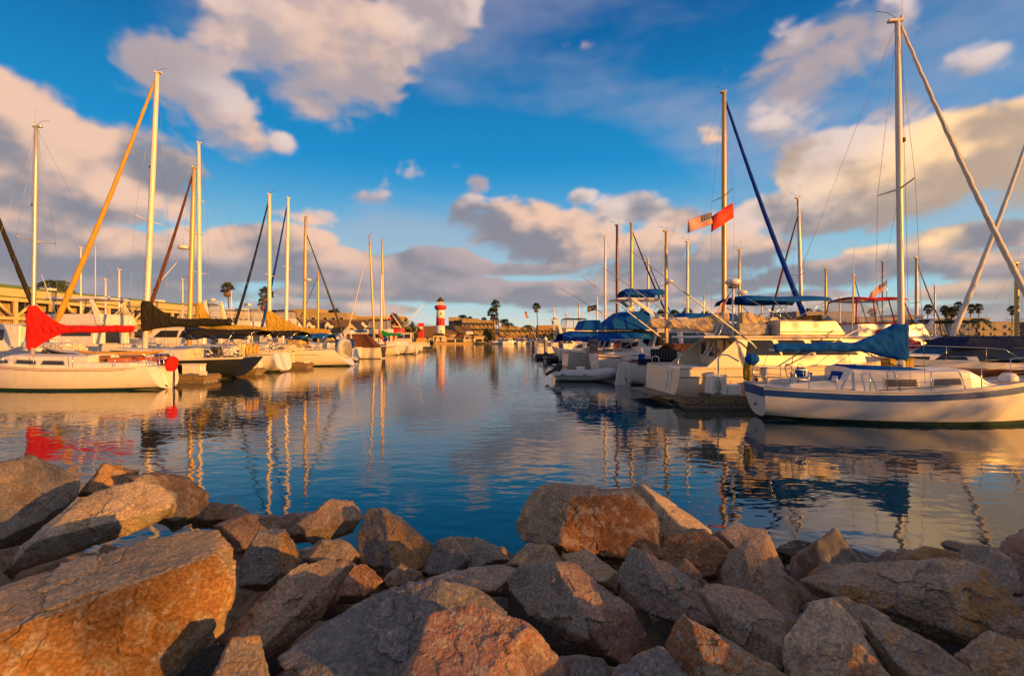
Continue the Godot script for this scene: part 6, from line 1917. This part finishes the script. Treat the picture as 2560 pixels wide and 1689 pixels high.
var shade_tree_mesh: ArrayMesh
func added_shade_tree(label: String, c: Vector3, h: float, sd: int) -> void:  # added out of view to break up the low sun
	var o := thing("added_shade_tree", label, "tree", c, sd * 1.3, "added row of unseen shade trees beside the picture")
	if not shade_tree_mesh:
		var r := RandomNumberGenerator.new()
		r.seed = 5
		var st := mb()
		for k in 34:
			var cc := Vector3(r.randfn() * .26, .58 + r.randfn() * .2, r.randfn() * .26)
			for j in 34:
				var p := cc + Vector3(r.randfn(), r.randfn(), r.randfn()) * .075
				var a := Vector3(r.randfn(), r.randfn(), r.randfn()).normalized() * .032
				var b := Vector3(r.randfn(), r.randfn(), r.randfn()).normalized() * .032
				tri(st, p - a, p + b, p + a)
		st.generate_normals()
		shade_tree_mesh = st.commit()
	tb("trunk", M.bark, o, [Vector3.ZERO, Vector3(.1, h * .3, 0), Vector3(-.1, h * .6, .1)], [.28, .22, .12], 8)
	for k in 4: tb("limb", M.bark, o, [Vector3(.1, h * (.28 + k * .06), 0), Vector3(cos(k * 1.7) * h * .22, h * (.5 + k * .07), sin(k * 1.7) * h * .22)], [.11, .04], 6)
	put(shade_tree_mesh, "crown", M.leaf, o, Transform3D(Basis.IDENTITY.scaled(Vector3(h * 1.0, h, h * 1.0)), Vector3.ZERO))

func house_box(o: Node, m: Material, c: Vector3, s: Vector3) -> void:
	bx("wall", m, o, c + Vector3(0, s.y * .5, 0), s, .05)

func gable(o: Node, rm: Material, c: Vector3, w: float, l: float, h: float, over := .4, along_x := false) -> void:
	# roof ridge along z (or x); w across, l along
	var f := func(a: float, y: float, b: float) -> Vector3:
		return c + (Vector3(b, y, a) if along_x else Vector3(a, y, b))
	for s in [-1.0, 1.0]:
		var k := [f.call(0.0, h, -l * .5 - over), f.call(s * (w * .5 + over), -over * h / w * 2.0, -l * .5 - over), f.call(s * (w * .5 + over), -over * h / w * 2.0, l * .5 + over), f.call(0.0, h, l * .5 + over)]
		var q := []
		for p in k: q.append(p)
		for p in k: q.append(p + Vector3(0, .18, 0))
		hx("roof", rm, o, q, .02)

func gable_end(o: Node, called: String, m: Material, c: Vector3, w: float, h: float, t := .2, along_x := false) -> void:
	var st := mb()
	var f := func(a: float, y: float, b: float) -> Vector3:
		return c + (Vector3(b, y, a) if along_x else Vector3(a, y, b))
	var p := [f.call(-w * .5, 0.0, 0.0), f.call(w * .5, 0.0, 0.0), f.call(0.0, h, 0.0)]
	var n := [f.call(-w * .5, 0.0, t), f.call(w * .5, 0.0, t), f.call(0.0, h, t)]
	var mid: Vector3 = (p[0] + p[1] + p[2] + n[0] + n[1] + n[2]) / 6.0
	tri_out(st, p[0], p[1], p[2], mid)
	tri_out(st, n[0], n[1], n[2], mid)
	for i in 3:
		var j := (i + 1) % 3
		tri_out(st, p[i], p[j], n[j], mid); tri_out(st, p[i], n[j], n[i], mid)
	build(st, called, m, o)

func win(o: Node, c: Vector3, w: float, h: float, fm: Material, turn := 0.0, gm: Material = null) -> void:
	var b := Basis(Vector3.UP, turn)
	var f := bx("window_frame", fm, o, c, Vector3(w + .24, h + .24, .16), .02, b)
	bx("pane", gm if gm else M.glass, f, c + b * Vector3(0, 0, .05), Vector3(w, h, .10), .0, b)

func apartments(label: String, x0: float, x1: float, z: float, y0: float, floors: int, m: Material, cols: int, sd: int, dep := 14.0) -> void:
	var o := thing("apartment_building", label, "building", Vector3((x0 + x1) * .5, y0, z))
	var r := RandomNumberGenerator.new()
	r.seed = sd
	var w := x1 - x0
	var fh := 2.9
	var h := floors * fh + .6
	# stepped blocks in plan and roofline
	var n := maxi(2, int(w / 13.0))
	for k in n:
		var bw := w / n
		var bxx := -w * .5 + (k + .5) * bw
		var jut := (1.6 if k % 2 == 0 else 0.0)
		var bh := h + (r.randf_range(-.2, 1.6) if k % 2 == 0 else 0.0)
		bx("wall", m, o, Vector3(bxx, bh * .5 - 1.5, -dep * .5 + jut), Vector3(bw - .02, bh + 3.0, dep), .05)
		bx("parapet", m, o, Vector3(bxx, bh + .14, -dep * .5 + jut), Vector3(bw + .3, .30, dep + .3), .04)
		var cc := maxi(2, int(round(cols / float(n))))
		for fl in floors:
			for c in cc:
				var x := bxx + (c - (cc - 1) * .5) * bw / cc
				var y := fl * fh + 1.75
				if c % 2 == k % 2:
					bx("recess_shade_panel", M.dark, o, Vector3(x, y - .1, jut + .02), Vector3(bw / cc * .62, 2.1, .10), .0)  # flat dark panel, the shade of a recess painted onto the wall
					bx("balcony_rail", m, o, Vector3(x, y - .85, jut + .42), Vector3(bw / cc * .7, .85, .10), .02)
					bx("balcony_slab", m, o, Vector3(x, y - 1.32, jut + .3), Vector3(bw / cc * .74, .16, .9), .02)
				else:
					win(o, Vector3(x, y, jut + .05), 1.15, 1.25, m)

func make_background() -> void:
	palm_parts()
	make_land()
	# --- lighthouse
	var d := 226.0
	var o := thing("lighthouse", "white lighthouse with red band, red gallery and peaked lantern roof", "lighthouse", on_water(1101, d) + Vector3(0, .9, 0))
	o.scale = Vector3.ONE * 1.06
	var prof := [[0.0, 1.95], [6.7, 1.82], [9.7, 1.75], [13.2, 1.60]]
	for k in 3:
		var st := mb(true)
		var a: Array = prof[k]
		var b: Array = prof[k + 1]
		lathe(st, [Vector2(a[1], a[0]), Vector2(b[1], b[0])], 32)
		build(st, "red_band" if k == 1 else "white_shaft", M.redpaint if k == 1 else M.whitepaint, o)
	var gs := mb(true)
	lathe(gs, [Vector2(1.6, 13.1), Vector2(2.45, 13.7), Vector2(2.5, 14.0), Vector2(2.5, 15.0), Vector2(2.36, 15.0), Vector2(2.36, 14.05), Vector2(.2, 14.0)], 16)
	build(gs, "gallery", M.redpaint, o)
	var lg := mb(true)
	lathe(lg, [Vector2(1.15, 14.0), Vector2(1.15, 15.0), Vector2(1.05, 15.05)], 12)
	build(lg, "lantern_base", M.redpaint, o)
	var ln := mb(true)
	lathe(ln, [Vector2(1.0, 15.0), Vector2(1.0, 16.9)], 12)
	build(ln, "lantern_glass", M.clear, o)
	for k in 8: tb("lantern_post", M.whitepaint, o, [Vector3(cos(k * TAU / 8) * 1.08, 14.9, sin(k * TAU / 8) * 1.08), Vector3(cos(k * TAU / 8) * 1.08, 16.95, sin(k * TAU / 8) * 1.08)], .10, 6)
	var lr := mb()
	lathe(lr, [Vector2(1.75, 16.8), Vector2(1.75, 16.95), Vector2(.12, 18.5), Vector2(.05, 18.9)], 8)
	build(lr, "lantern_roof", M.shingle_dark, o)
	tb("finial", M.whitepaint, o, [Vector3(0, 18.5, 0), Vector3(0, 19.4, 0)], .07, 6)
	for q in [8.3, 4.2, 11.5]: bx("shaft_window", M.dark, o, Vector3(.5, q, 1.70 + (12 - q) * .015), Vector3(.5, .8, .12), .02)
	o = thing("keeper_hut", "cream hut with dark roof at the foot of the lighthouse", "hut", on_water(1097, 219.0) + Vector3(0, .9, 0))
	house_box(o, M.timber, Vector3.ZERO, Vector3(4.6, 2.7, 3.0))
	hx("roof", M.shingle_dark, o, [Vector3(-2.8, 2.7, -1.9), Vector3(2.8, 2.7, -1.9), Vector3(2.8, 2.7, 1.9), Vector3(-2.8, 2.7, 1.9), Vector3(-1.6, 3.7, -.6), Vector3(1.6, 3.7, -.6), Vector3(1.6, 3.7, .6), Vector3(-1.6, 3.7, .6)], .05)
	bx("door", M.dark, o, Vector3(-1.2, 1.05, 1.53), Vector3(.9, 2.0, .1), .02)
	win(o, Vector3(.9, 1.5, 1.5), .9, .9, M.whitepaint)
	# --- shops along the quay left of the lighthouse
	o = thing("shop_row", "long brown-roofed shop row with white dormers left of the red gable", "building", Vector3(-51.0, 1.0, -152.0))
	bx("wall", M.timber, o, Vector3(0, 1.2, 0), Vector3(29, 3.4, 9), .05)
	gable(o, M.shingle, Vector3(0, 2.4, 0), 9.0, 29.0, 4.4, .5, true)
	for q in [-7.5, -2.2, 8.0]:
		var dm := bx("dormer", M.whitepaint, o, Vector3(q, 4.3, 3.2), Vector3(1.7, 2.2, 2.0), .03)
		gable(dm, M.shingle_dark, Vector3(q, 5.4, 3.0), 1.8, 2.4, 1.0, .2)
		gable_end(dm, "dormer_gable", M.whitepaint, Vector3(q, 5.4, 4.15), 1.7, .95, .1)
		win(dm, Vector3(q, 4.35, 4.22), .7, .9, M.whitepaint)
	for k in 8: win(o, Vector3(-12.5 + k * 3.5, 1.2, 4.52), 1.6, 1.5, M.whitepaint)
	o = thing("gabled_house", "small yellow gabled house in front of the shop row", "house", Vector3(-43.5, 1.0, -142.0))
	house_box(o, M.timber, Vector3(0, 0, 0), Vector3(5.6, 3.0, 6.0))
	gable_end(o, "gable_wall", M.timber, Vector3(0, 3.0, 2.8), 5.6, 2.9)
	gable(o, M.shingle_dark, Vector3(0, 3.0, 0), 5.6, 6.0, 2.9, .4)
	win(o, Vector3(0, 3.7, 3.02), .9, .9, M.whitepaint)
	o = thing("gabled_house", "red house with white striped gable and dark roof", "house", on_water(984, 160.0) + Vector3(0, 1.0, 0))
	house_box(o, M.redpaint, Vector3(0, 0, 0), Vector3(5.6, 5.2, 6.0))
	gable_end(o, "gable_wall", M.redpaint, Vector3(0, 5.2, 2.8), 5.6, 3.9)
	gable(o, M.shingle_dark, Vector3(0, 5.2, 0), 5.6, 6.4, 3.9, .5)
	for s in [-1.0, 1.0]: tb("barge_board", M.whitepaint, o, [Vector3(s * 3.3, 4.5, 3.72), Vector3(0, 9.15, 3.72)], .16, 4)
	for q in [[2.5, 1.3], [3.2, .9]]: bx("gable_stripe", M.whitepaint, o, Vector3(0, 5.2 + q[0], 3.03), Vector3(5.6 * (1 - q[0] / 3.9) - .5, .30, .06), .01)
	win(o, Vector3(0, 6.2, 3.02), 1.9, 1.3, M.timber)
	bx("balcony", M.timber, o, Vector3(0, 4.9, 3.5), Vector3(6.0, .5, 1.0), .05)
	o = thing("gabled_house", "little red and white gabled house behind the mustard sail cover", "house", on_water(731, 128.0) + Vector3(0, 1.0, 0))
	house_box(o, M.whitepaint, Vector3(0, 0, 0), Vector3(3.4, 4.0, 4.0))
	gable_end(o, "gable_wall", M.redpaint, Vector3(0, 4.0, 1.9), 3.4, 2.2)
	gable(o, M.whitepaint, Vector3(0, 4.0, 0), 3.4, 4.0, 2.2, .3)
	win(o, Vector3(0, 4.5, 2.1), .7, .7, M.whitepaint)
	o = thing("red_tower", "dark red kiosk tower with white panel left of the lighthouse", "tower", on_water(1052, 190.0) + Vector3(0, .9, 0))
	bx("shaft", M.redpaint, o, Vector3(0, 3.4, 0), Vector3(2.0, 6.8, 2.0), .05)
	bx("cornice", M.redpaint, o, Vector3(0, 6.95, 0), Vector3(2.4, .3, 2.4), .05)
	bx("panel", M.whitepaint, o, Vector3(.2, 5.3, 1.03), Vector3(1.2, 1.1, .06), .02)
	o = thing("shop_row", "low grey-roofed shop right of the red tower", "building", on_water(1064, 240.0) + Vector3(0, .9, 0))
	bx("wall", M.timber, o, Vector3(0, 1.2, 0), Vector3(9, 2.6, 6), .05)
	gable(o, M.shingle, Vector3(0, 2.4, 0), 6.0, 9.0, 4.6, .5, true)
	o = thing("shop_row", "brown-roofed shop behind the lighthouse", "building", Vector3(-27.5, .9, -246.0))
	bx("wall", M.stucco, o, Vector3(0, 2.2, 0), Vector3(14, 3.6, 8), .05)
	gable(o, M.shingle, Vector3(0, 4.0, 0), 8.0, 14.0, 3.4, .5, true)
	o = thing("flat_roof_building", "long flat-roofed pale hall behind the shop row", "building", Vector3(-58.0, 1.0, -182.0))
	bx("wall", M.stucco, o, Vector3(0, 4.4, 0), Vector3(40, 8.8, 10), .1)
	bx("cornice", M.timber, o, Vector3(0, 8.9, 0), Vector3(40.6, .4, 10.6), .05)
	for k in 12: win(o, Vector3(-18 + k * 3.2, 6.4, 5.02), 1.3, 1.4, M.timber)
	o = thing("apartment_building", "amber stepped flats above the mustard sail cover", "building", Vector3(-75.0, 1.0, -168.0))
	for k in 5:
		bx("wall", M.stucco, o, Vector3(-18 + k * 9, 4.8 + (k % 2) * .6, 0), Vector3(8.9, 9.6 + (k % 2) * 1.2, 9), .08)
		for fl in 2:
			for c in 3: win(o, Vector3(-20.6 + k * 9 + c * 2.6, 4.4 + fl * 3.0, 4.55), 1.1, 1.3, M.timber)
	# --- hillside flats
	apartments("amber flats on the bluff directly right of the lighthouse", -33.0, -25.0, -268.0, 3.0, 3, M.stucco, 6, 3)
	apartments("long amber flats with rows of balconies between lighthouse and tall palms", -25.5, -9.0, -262.0, 2.0, 3, M.stucco, 16, 5)
	apartments("lower amber flats right of the tall palms", -6.4, 12.5, -272.0, 1.5, 2, M.stucco, 14, 8)
	apartments("far amber flats behind the right-hand boats", 14.0, 40.0, -285.0, 1.5, 2, M.stucco2, 14, 11)
	apartments("pale amber flats on the skyline left of the lighthouse", -46.0, -36.5, -300.0, 6.0, 1, M.stucco, 6, 13)
	o = thing("retaining_wall", "long golden retaining wall below the flats", "wall", Vector3(3.0, 0, -247.0))
	bx("wall_face", M.stonewall, o, Vector3(0, 2.6, 0), Vector3(38, 3.2, .8), .1)
	bx("coping", M.timber, o, Vector3(0, 4.3, 0), Vector3(38.3, .22, 1.1), .04)
	apartments("grey three-storey apartment block among the masts on the right", 88.0, 124.0, -160.0, -.4, 3, M.plaster, 18, 21)
	apartments("low pale apartment wing right of the grey block", 126.0, 142.0, -168.0, -.8, 3, M.plaster, 8, 22)
	apartments("distant grey apartment row at the right edge", 175.0, 235.0, -205.0, -.5, 3, M.plaster, 18, 23)
	# --- long yellow harbour hall with trusses, on the left
	o = thing("harbour_hall", "long yellow two-storey hall with diagonal timber trusses on the left", "building", Vector3(-66.0, 1.0, -92.0))
	bx("lower_wall", M.stucco, o, Vector3(0, 1.9, 0), Vector3(9, 3.8, 70), .1)
	bx("upper_wall", M.stucco, o, Vector3(-.4, 5.7, 0), Vector3(8.2, 3.8, 70), .1)
	bx("roof", M.timber, o, Vector3(0, 7.5, 0), Vector3(10.4, .5, 71), .1)
	bx("cream_fascia", M.timber, o, Vector3(5.1, 7.05, 0), Vector3(.25, 1.0, 70.8), .03)
	bx("green_roof_trim", M.greentrim, o, Vector3(5.24, 7.66, 0), Vector3(.12, .22, 71.2), .02)
	bx("green_balcony_trim", M.greentrim, o, Vector3(5.05, 6.55, 0), Vector3(.12, .20, 70.4), .02)
	bx("balcony_beam", M.timber, o, Vector3(4.9, 6.2, 0), Vector3(.3, .45, 70), .03)
	bx("lower_beam", M.timber, o, Vector3(4.9, 3.9, 0), Vector3(.35, .4, 70), .03)
	for k in 15:
		var z := -34.0 + k * 4.85
		bx("post", M.timber, o, Vector3(4.9, 3.4, z), Vector3(.36, 6.8, .36), .03)
		if k < 14:
			win(o, Vector3(3.76, 5.2, z + 2.42), 2.6, 1.3, M.timber, PI / 2)
			for s in [0.0, 1.0]: tb("truss_brace", M.timber, o, [Vector3(4.85, 4.1, z + (.2 if s == 0.0 else 4.65)), Vector3(4.85, 6.0, z + 2.42)], .20, 4)
			bx("lower_window", M.glass, o, Vector3(4.53, 2.2, z + 2.42), Vector3(.08, 1.4, 3.2), .01)
	for q in [-30.0, -18.0, -2.0, 20.0]: bx("rooftop_unit", M.whitepaint, o, Vector3(1.0, 8.1, q), Vector3(1.4, .7, 1.8), .05)
	o = thing("parapet_wall", "long cream parapet wall with green edge above the hall on the left", "wall", Vector3(-72.5, 1.0, -62.0))
	bx("wall_face", M.timber, o, Vector3(0, 4.4, 0), Vector3(3.0, 8.8, 30), .1)
	bx("green_edge", M.greentrim, o, Vector3(1.46, 8.9, 0), Vector3(.2, .25, 30.2), .02)
	# --- unseen row of trees added on the right to shade and dapple the scene
	rng.seed = 77
	var zt := -33.0
	var names := ["first", "second", "third", "fourth", "fifth", "sixth", "seventh", "eighth", "ninth", "tenth", "eleventh", "twelfth", "thirteenth", "fourteenth", "fifteenth", "sixteenth", "seventeenth", "eighteenth", "nineteenth", "twentieth"]
	var ti := 0
	while zt < 52.0:
		if zt < .5 or zt > 6.0:
			added_shade_tree("added unseen shade tree beyond the right side of the picture, " + names[ti] + " of its row", Vector3(42.0 + rng.randf_range(-1, 1), 1.0, zt), rng.randf_range(8.3, 9.3) + (1.5 if zt > 24.0 else 0.0) if zt > 17.0 else rng.randf_range(7.8, 8.8), ti)
			ti += 1
		zt += 4.8 if zt < 12.0 else 5.0
	# --- quay furniture below the flats
	o = thing("quay_dock", "long yellow-edged floating dock in front of the lighthouse", "dock", Vector3(-22.0, 0, -217.0))
	bx("deck_slab", M.timber, o, Vector3(0, .35, 0), Vector3(22, .6, 3.0), .05)
	bx("edge_board", M.yellow, o, Vector3(0, .5, 1.53), Vector3(22, .25, .08), .02)
	for k in 6: tb("mooring_post", M.whitepaint, o, [Vector3(-10 + k * 4.0, .3, 1.2), Vector3(-10 + k * 4.0, 2.2 + (k % 2) * .8, 1.2)], .2, 8)
	o = thing("boat_hire_kiosk", "open boat-hire kiosk with white sign roof on the far quay", "kiosk", on_water(1170, 220.0) + Vector3(0, .8, 0))
	for q in [[-2.4, -1.4], [2.4, -1.4], [-2.4, 1.4], [2.4, 1.4]]: tb("post", M.dark, o, [Vector3(q[0], 0, q[1]), Vector3(q[0], 2.9, q[1])], .12, 6)
	bx("roof", M.shingle_dark, o, Vector3(0, 3.0, 0), Vector3(6.2, .3, 4.0), .08)
	bx("sign_board", M.whitepaint, o, Vector3(.6, 3.9, 0), Vector3(3.0, 1.3, .3), .04)
	bx("counter", M.timber, o, Vector3(0, .6, 0), Vector3(4.2, 1.2, 2.0), .05)
	o = thing("boat_house", "cream houseboat with railed deck right of the boat-hire kiosk", "houseboat", on_water(1197, 222.0))
	bx("float", M.timber, o, Vector3(0, .4, 0), Vector3(5.0, .9, 3.4), .08)
	bx("cabin_wall", M.timber, o, Vector3(0, 2.0, -.2), Vector3(4.0, 2.3, 2.6), .05)
	bx("roof", M.whitepaint, o, Vector3(0, 3.25, -.1), Vector3(5.0, .2, 3.6), .05)
	bx("opening_shade_panel", M.dark, o, Vector3(.2, 1.4, 1.13), Vector3(2.6, 1.2, .1), .02)  # near-black slab paints the shade inside the cabin
	rng.seed = 12
	var cols := [M.red, M.royal, M.yellow, M.white_sail, M.orange, M.navy]
	for k in 12:
		var px := 1118.0 + k * 5.4
		var u := thing("parasol", ["red", "royal blue", "yellow", "white", "orange", "navy"][k % 6] + " parasol on the far quay, " + ["nearest the lighthouse of its colour", "the farther one of its colour"][k / 6], "parasol", on_water(px, 230.5 + rng.randf_range(0, 4)) + Vector3(0, 1.0, 0), 0, "parasols on the far quay")
		tb("pole", M.whitepaint, u, [Vector3.ZERO, Vector3(0, 2.6, 0)], .06, 5)
		var cs := mb()
		lathe(cs, [Vector2(1.35, 2.2), Vector2(1.3, 2.3), Vector2(.05, 2.95)], 8)
		build(cs, "canopy", cols[k % 6], u)
		bx("table", M.timber, u, Vector3(0, .7, 0), Vector3(1.0, .08, 1.0), .02)
	# far shore riprap below the tall palms
	var rr := RandomNumberGenerator.new()
	rr.seed = 6
	var rip := mb()
	for k in 420:
		var x := rr.randf_range(-60.0, 60.0)
		var s := rr.randf_range(.3, .7)
		box(rip, Vector3(x, rr.randf_range(-.1, 1.0), -229.6 + rr.randf_range(-.6, .5)), Vector3(s * 1.5, s, s * 1.2), s * .2, Basis.from_euler(Vector3(rr.randf() * 6, rr.randf() * 6, rr.randf() * 6)))
	var ro := build(rip, "shore_riprap", M.sand)
	tag(ro, "pale riprap stones along the far shore", "riprap", "", "stuff")
	# far small boats under the retaining wall
	for k in 11:
		var px := 1256.0 + k * 9.0
		var b := thing("motor_boat", ["white runabout", "blue-topped cruiser", "cream day boat"][k % 3] + " at the far shore, number " + ["one", "two", "three", "four", "five", "six", "seven", "eight", "nine", "ten", "eleven"][k] + " right of the tall palms", "motor boat", on_water(px, 205.0 + (k % 4) * 4.0), rng.randf_range(-.5, .5) + PI * (k % 2), "small boats at the far shore")
		var pr := {"hull": MH(6.5, 2.5, 1.1, 1.1, 1.6), "lod": 2, "hm": [M.gel, M.gel2, M.cream][k % 3], "house": [2.0, 4.6, 1.0, 2.3, .9], "bowrail": false}
		if k % 3 == 1: pr.bimini = [.6, 2.8, 1.0, 3.0, 1.2, M.blue]
		cruiser(b, pr)
	# --- palms
	palm("taller of the two tall fan palms in the middle distance", 1239, 762, 232.0, 2.6, 1.0)
	palm("shorter of the two tall fan palms in the middle distance", 1232, 783, 229.0, 3.0, 1.0)
	palm("single slim fan palm beside the flag on the right of the channel", 1341, 768, 216.0, 2.1, 1.0)
	for q in [[1152, 796], [1160, 796], [1175, 800], [1210, 802], [1241, 802], [1257, 807], [1265, 806]]:
		palm("small skyline palm above the hillside flats, one of the row at the middle", q[0], q[1], 330.0, 2.5, 5.0, false, "skyline palms above the flats")
	palm("feathery palm before the retaining wall, left of the two", 1274, 810, 238.0, 2.6, 1.0, true)
	palm("feathery dark palm before the retaining wall, right of the two", 1320, 816, 235.0, 3.2, 1.0, true)
	palm("fan palm above the olive sail cover on the left", 568, 722, 130.0, 1.9, 1.0)
	palm("fan palm partly behind the mustard-cover boat's mast", 665, 735, 128.0, 2.1, 1.0)
	palm("lower fan palm left of the mustard-cover boat's mast", 657, 757, 134.0, 1.6, 1.0)
	palm("broad feathery palm behind the yellow furled jib at left", 140, 708, 74.0, 2.6, 1.2, true)
	palm("left one of the two palms behind the shop row roof", 826, 786, 172.0, 1.6, 1.0)
	palm("right one of the two palms behind the shop row roof", 838, 784, 172.0, 2.0, 1.0)
	for q in [[1613, 782, "under the dark furled jib"], [1652, 790, "left of the tan furled sail"], [1686, 789, "behind the outrigger"], [1719, 785, "at the steaming-light mast"], [1762, 793, "behind the cream yacht's radar post"]]:
		palm("dark fan palm on the right " + q[2], q[0], q[1], 175.0, 2.4, 1.5)
	for q in [[2022, 782, "left of the grey apartment block"], [2048, 786, "over the grey apartment block, left"], [2060, 792, "over the grey apartment block, right"], [2181, 782, "left of the red-trimmed enclosure"], [2322, 772, "right of the near mast"], [2363, 775, "leftmost of the close group by the black canvas top"], [2368, 781, "second of the close group by the black canvas top"], [2382, 778, "third of the close group by the black canvas top"], [2383, 786, "short one of the close group by the black canvas top"], [2397, 765, "tallest of the close group by the black canvas top"], [2429, 771, "first of the pair right of the group"], [2447, 770, "second of the pair right of the group"], [2532, 775, "at the right edge behind the amber mast"]]:
		palm("slender fan palm " + q[2], q[0], q[1], 205.0, 2.0, 2.0)
	palm("bushy palm below the close group on the right", 2380, 807, 190.0, 3.0, 2.0, true)
	palm("bushy dark palm below the pair on the right", 2448, 800, 190.0, 3.6, 2.0, true)
	bush("dark shrub beside the foot of the tall palms", on_water(1218, 233.0) + Vector3(0, 1, 0), Vector3(2.5, 6, 2.5), 2)
	bush("round dark tree right of the boat house", on_water(1224, 232.0) + Vector3(0, 1, 0), Vector3(3.5, 4.5, 3), 3)
	bush("dark tree behind the red gabled house", on_water(1013, 178.0) + Vector3(0, 1, 0), Vector3(5, 8, 4), 4)
	bush("dark clump left of the lighthouse", on_water(1084, 262.0) + Vector3(0, 4, 0), Vector3(4, 4.5, 4), 5)
	bush("dark tree on the slope behind the right-hand boats", on_water(1390, 240.0) + Vector3(0, 1, 0), Vector3(7, 6, 4), 6)
	bush("dark hedge below the grey apartment block", Vector3(110, 1, -152), Vector3(22, 4.5, 4), 7)
	# flag over the channel
	o = thing("flag_pole", "slanted flagstaff with a drooping striped flag left of the slim palm", "flag", on_water(1343, 150.0))
	tb("staff", M.paintmast, o, [Vector3(0, 1.5, 0), Vector3(-3.2, 10.4, 0)], .06, 6)
	tb("base", M.dark, o, [Vector3(0, -.2, 0), Vector3(0, 1.6, 0)], .12, 6)
	flag(o, Vector3(-3.3, 10.4, 0), Vector3(.85, -1.7, 0), Vector3(-.6, -.5, 0))

func _ready() -> void:
	# camera
	camera = Camera3D.new()
	camera.name = "camera"
	camera.position = Vector3(0, EYE, 0)
	camera.fov = 2.0 * rad_to_deg(atan(844.5 / FOCAL))
	camera.near = .05
	camera.far = 4000
	camera.current = true
	add_child(camera)
	# sky and exposure
	var env := Environment.new()
	env.background_mode = Environment.BG_SKY
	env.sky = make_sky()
	env.background_energy_multiplier = 1.0
	env.tonemap_mode = Environment.TONE_MAPPER_LINEAR
	env.tonemap_exposure = 1.75
	env.sdfgi_enabled = true
	env.ssao_enabled = true
	env.ssil_enabled = true
	var we := WorldEnvironment.new()
	we.name = "world_environment"
	we.environment = env
	add_child(we)
	# low evening sun behind the viewer's right shoulder
	var sun := DirectionalLight3D.new()
	sun.name = "sun"
	sun.light_color = Color(1.0, .68, .29)
	sun.light_energy = 1.6
	sun.light_angular_distance = .6
	sun.shadow_enabled = true
	add_child(sun)
	sun.look_at_from_position(Vector3(.80, .15, .58) * 100.0, Vector3.ZERO)
	make_materials()
	print("sky ", Time.get_ticks_msec())
	make_water()
	make_rocks()
	print("rocks ", Time.get_ticks_msec())
	make_background()
	make_right_boats()
	make_left_boats()
	print("boats ", Time.get_ticks_msec())
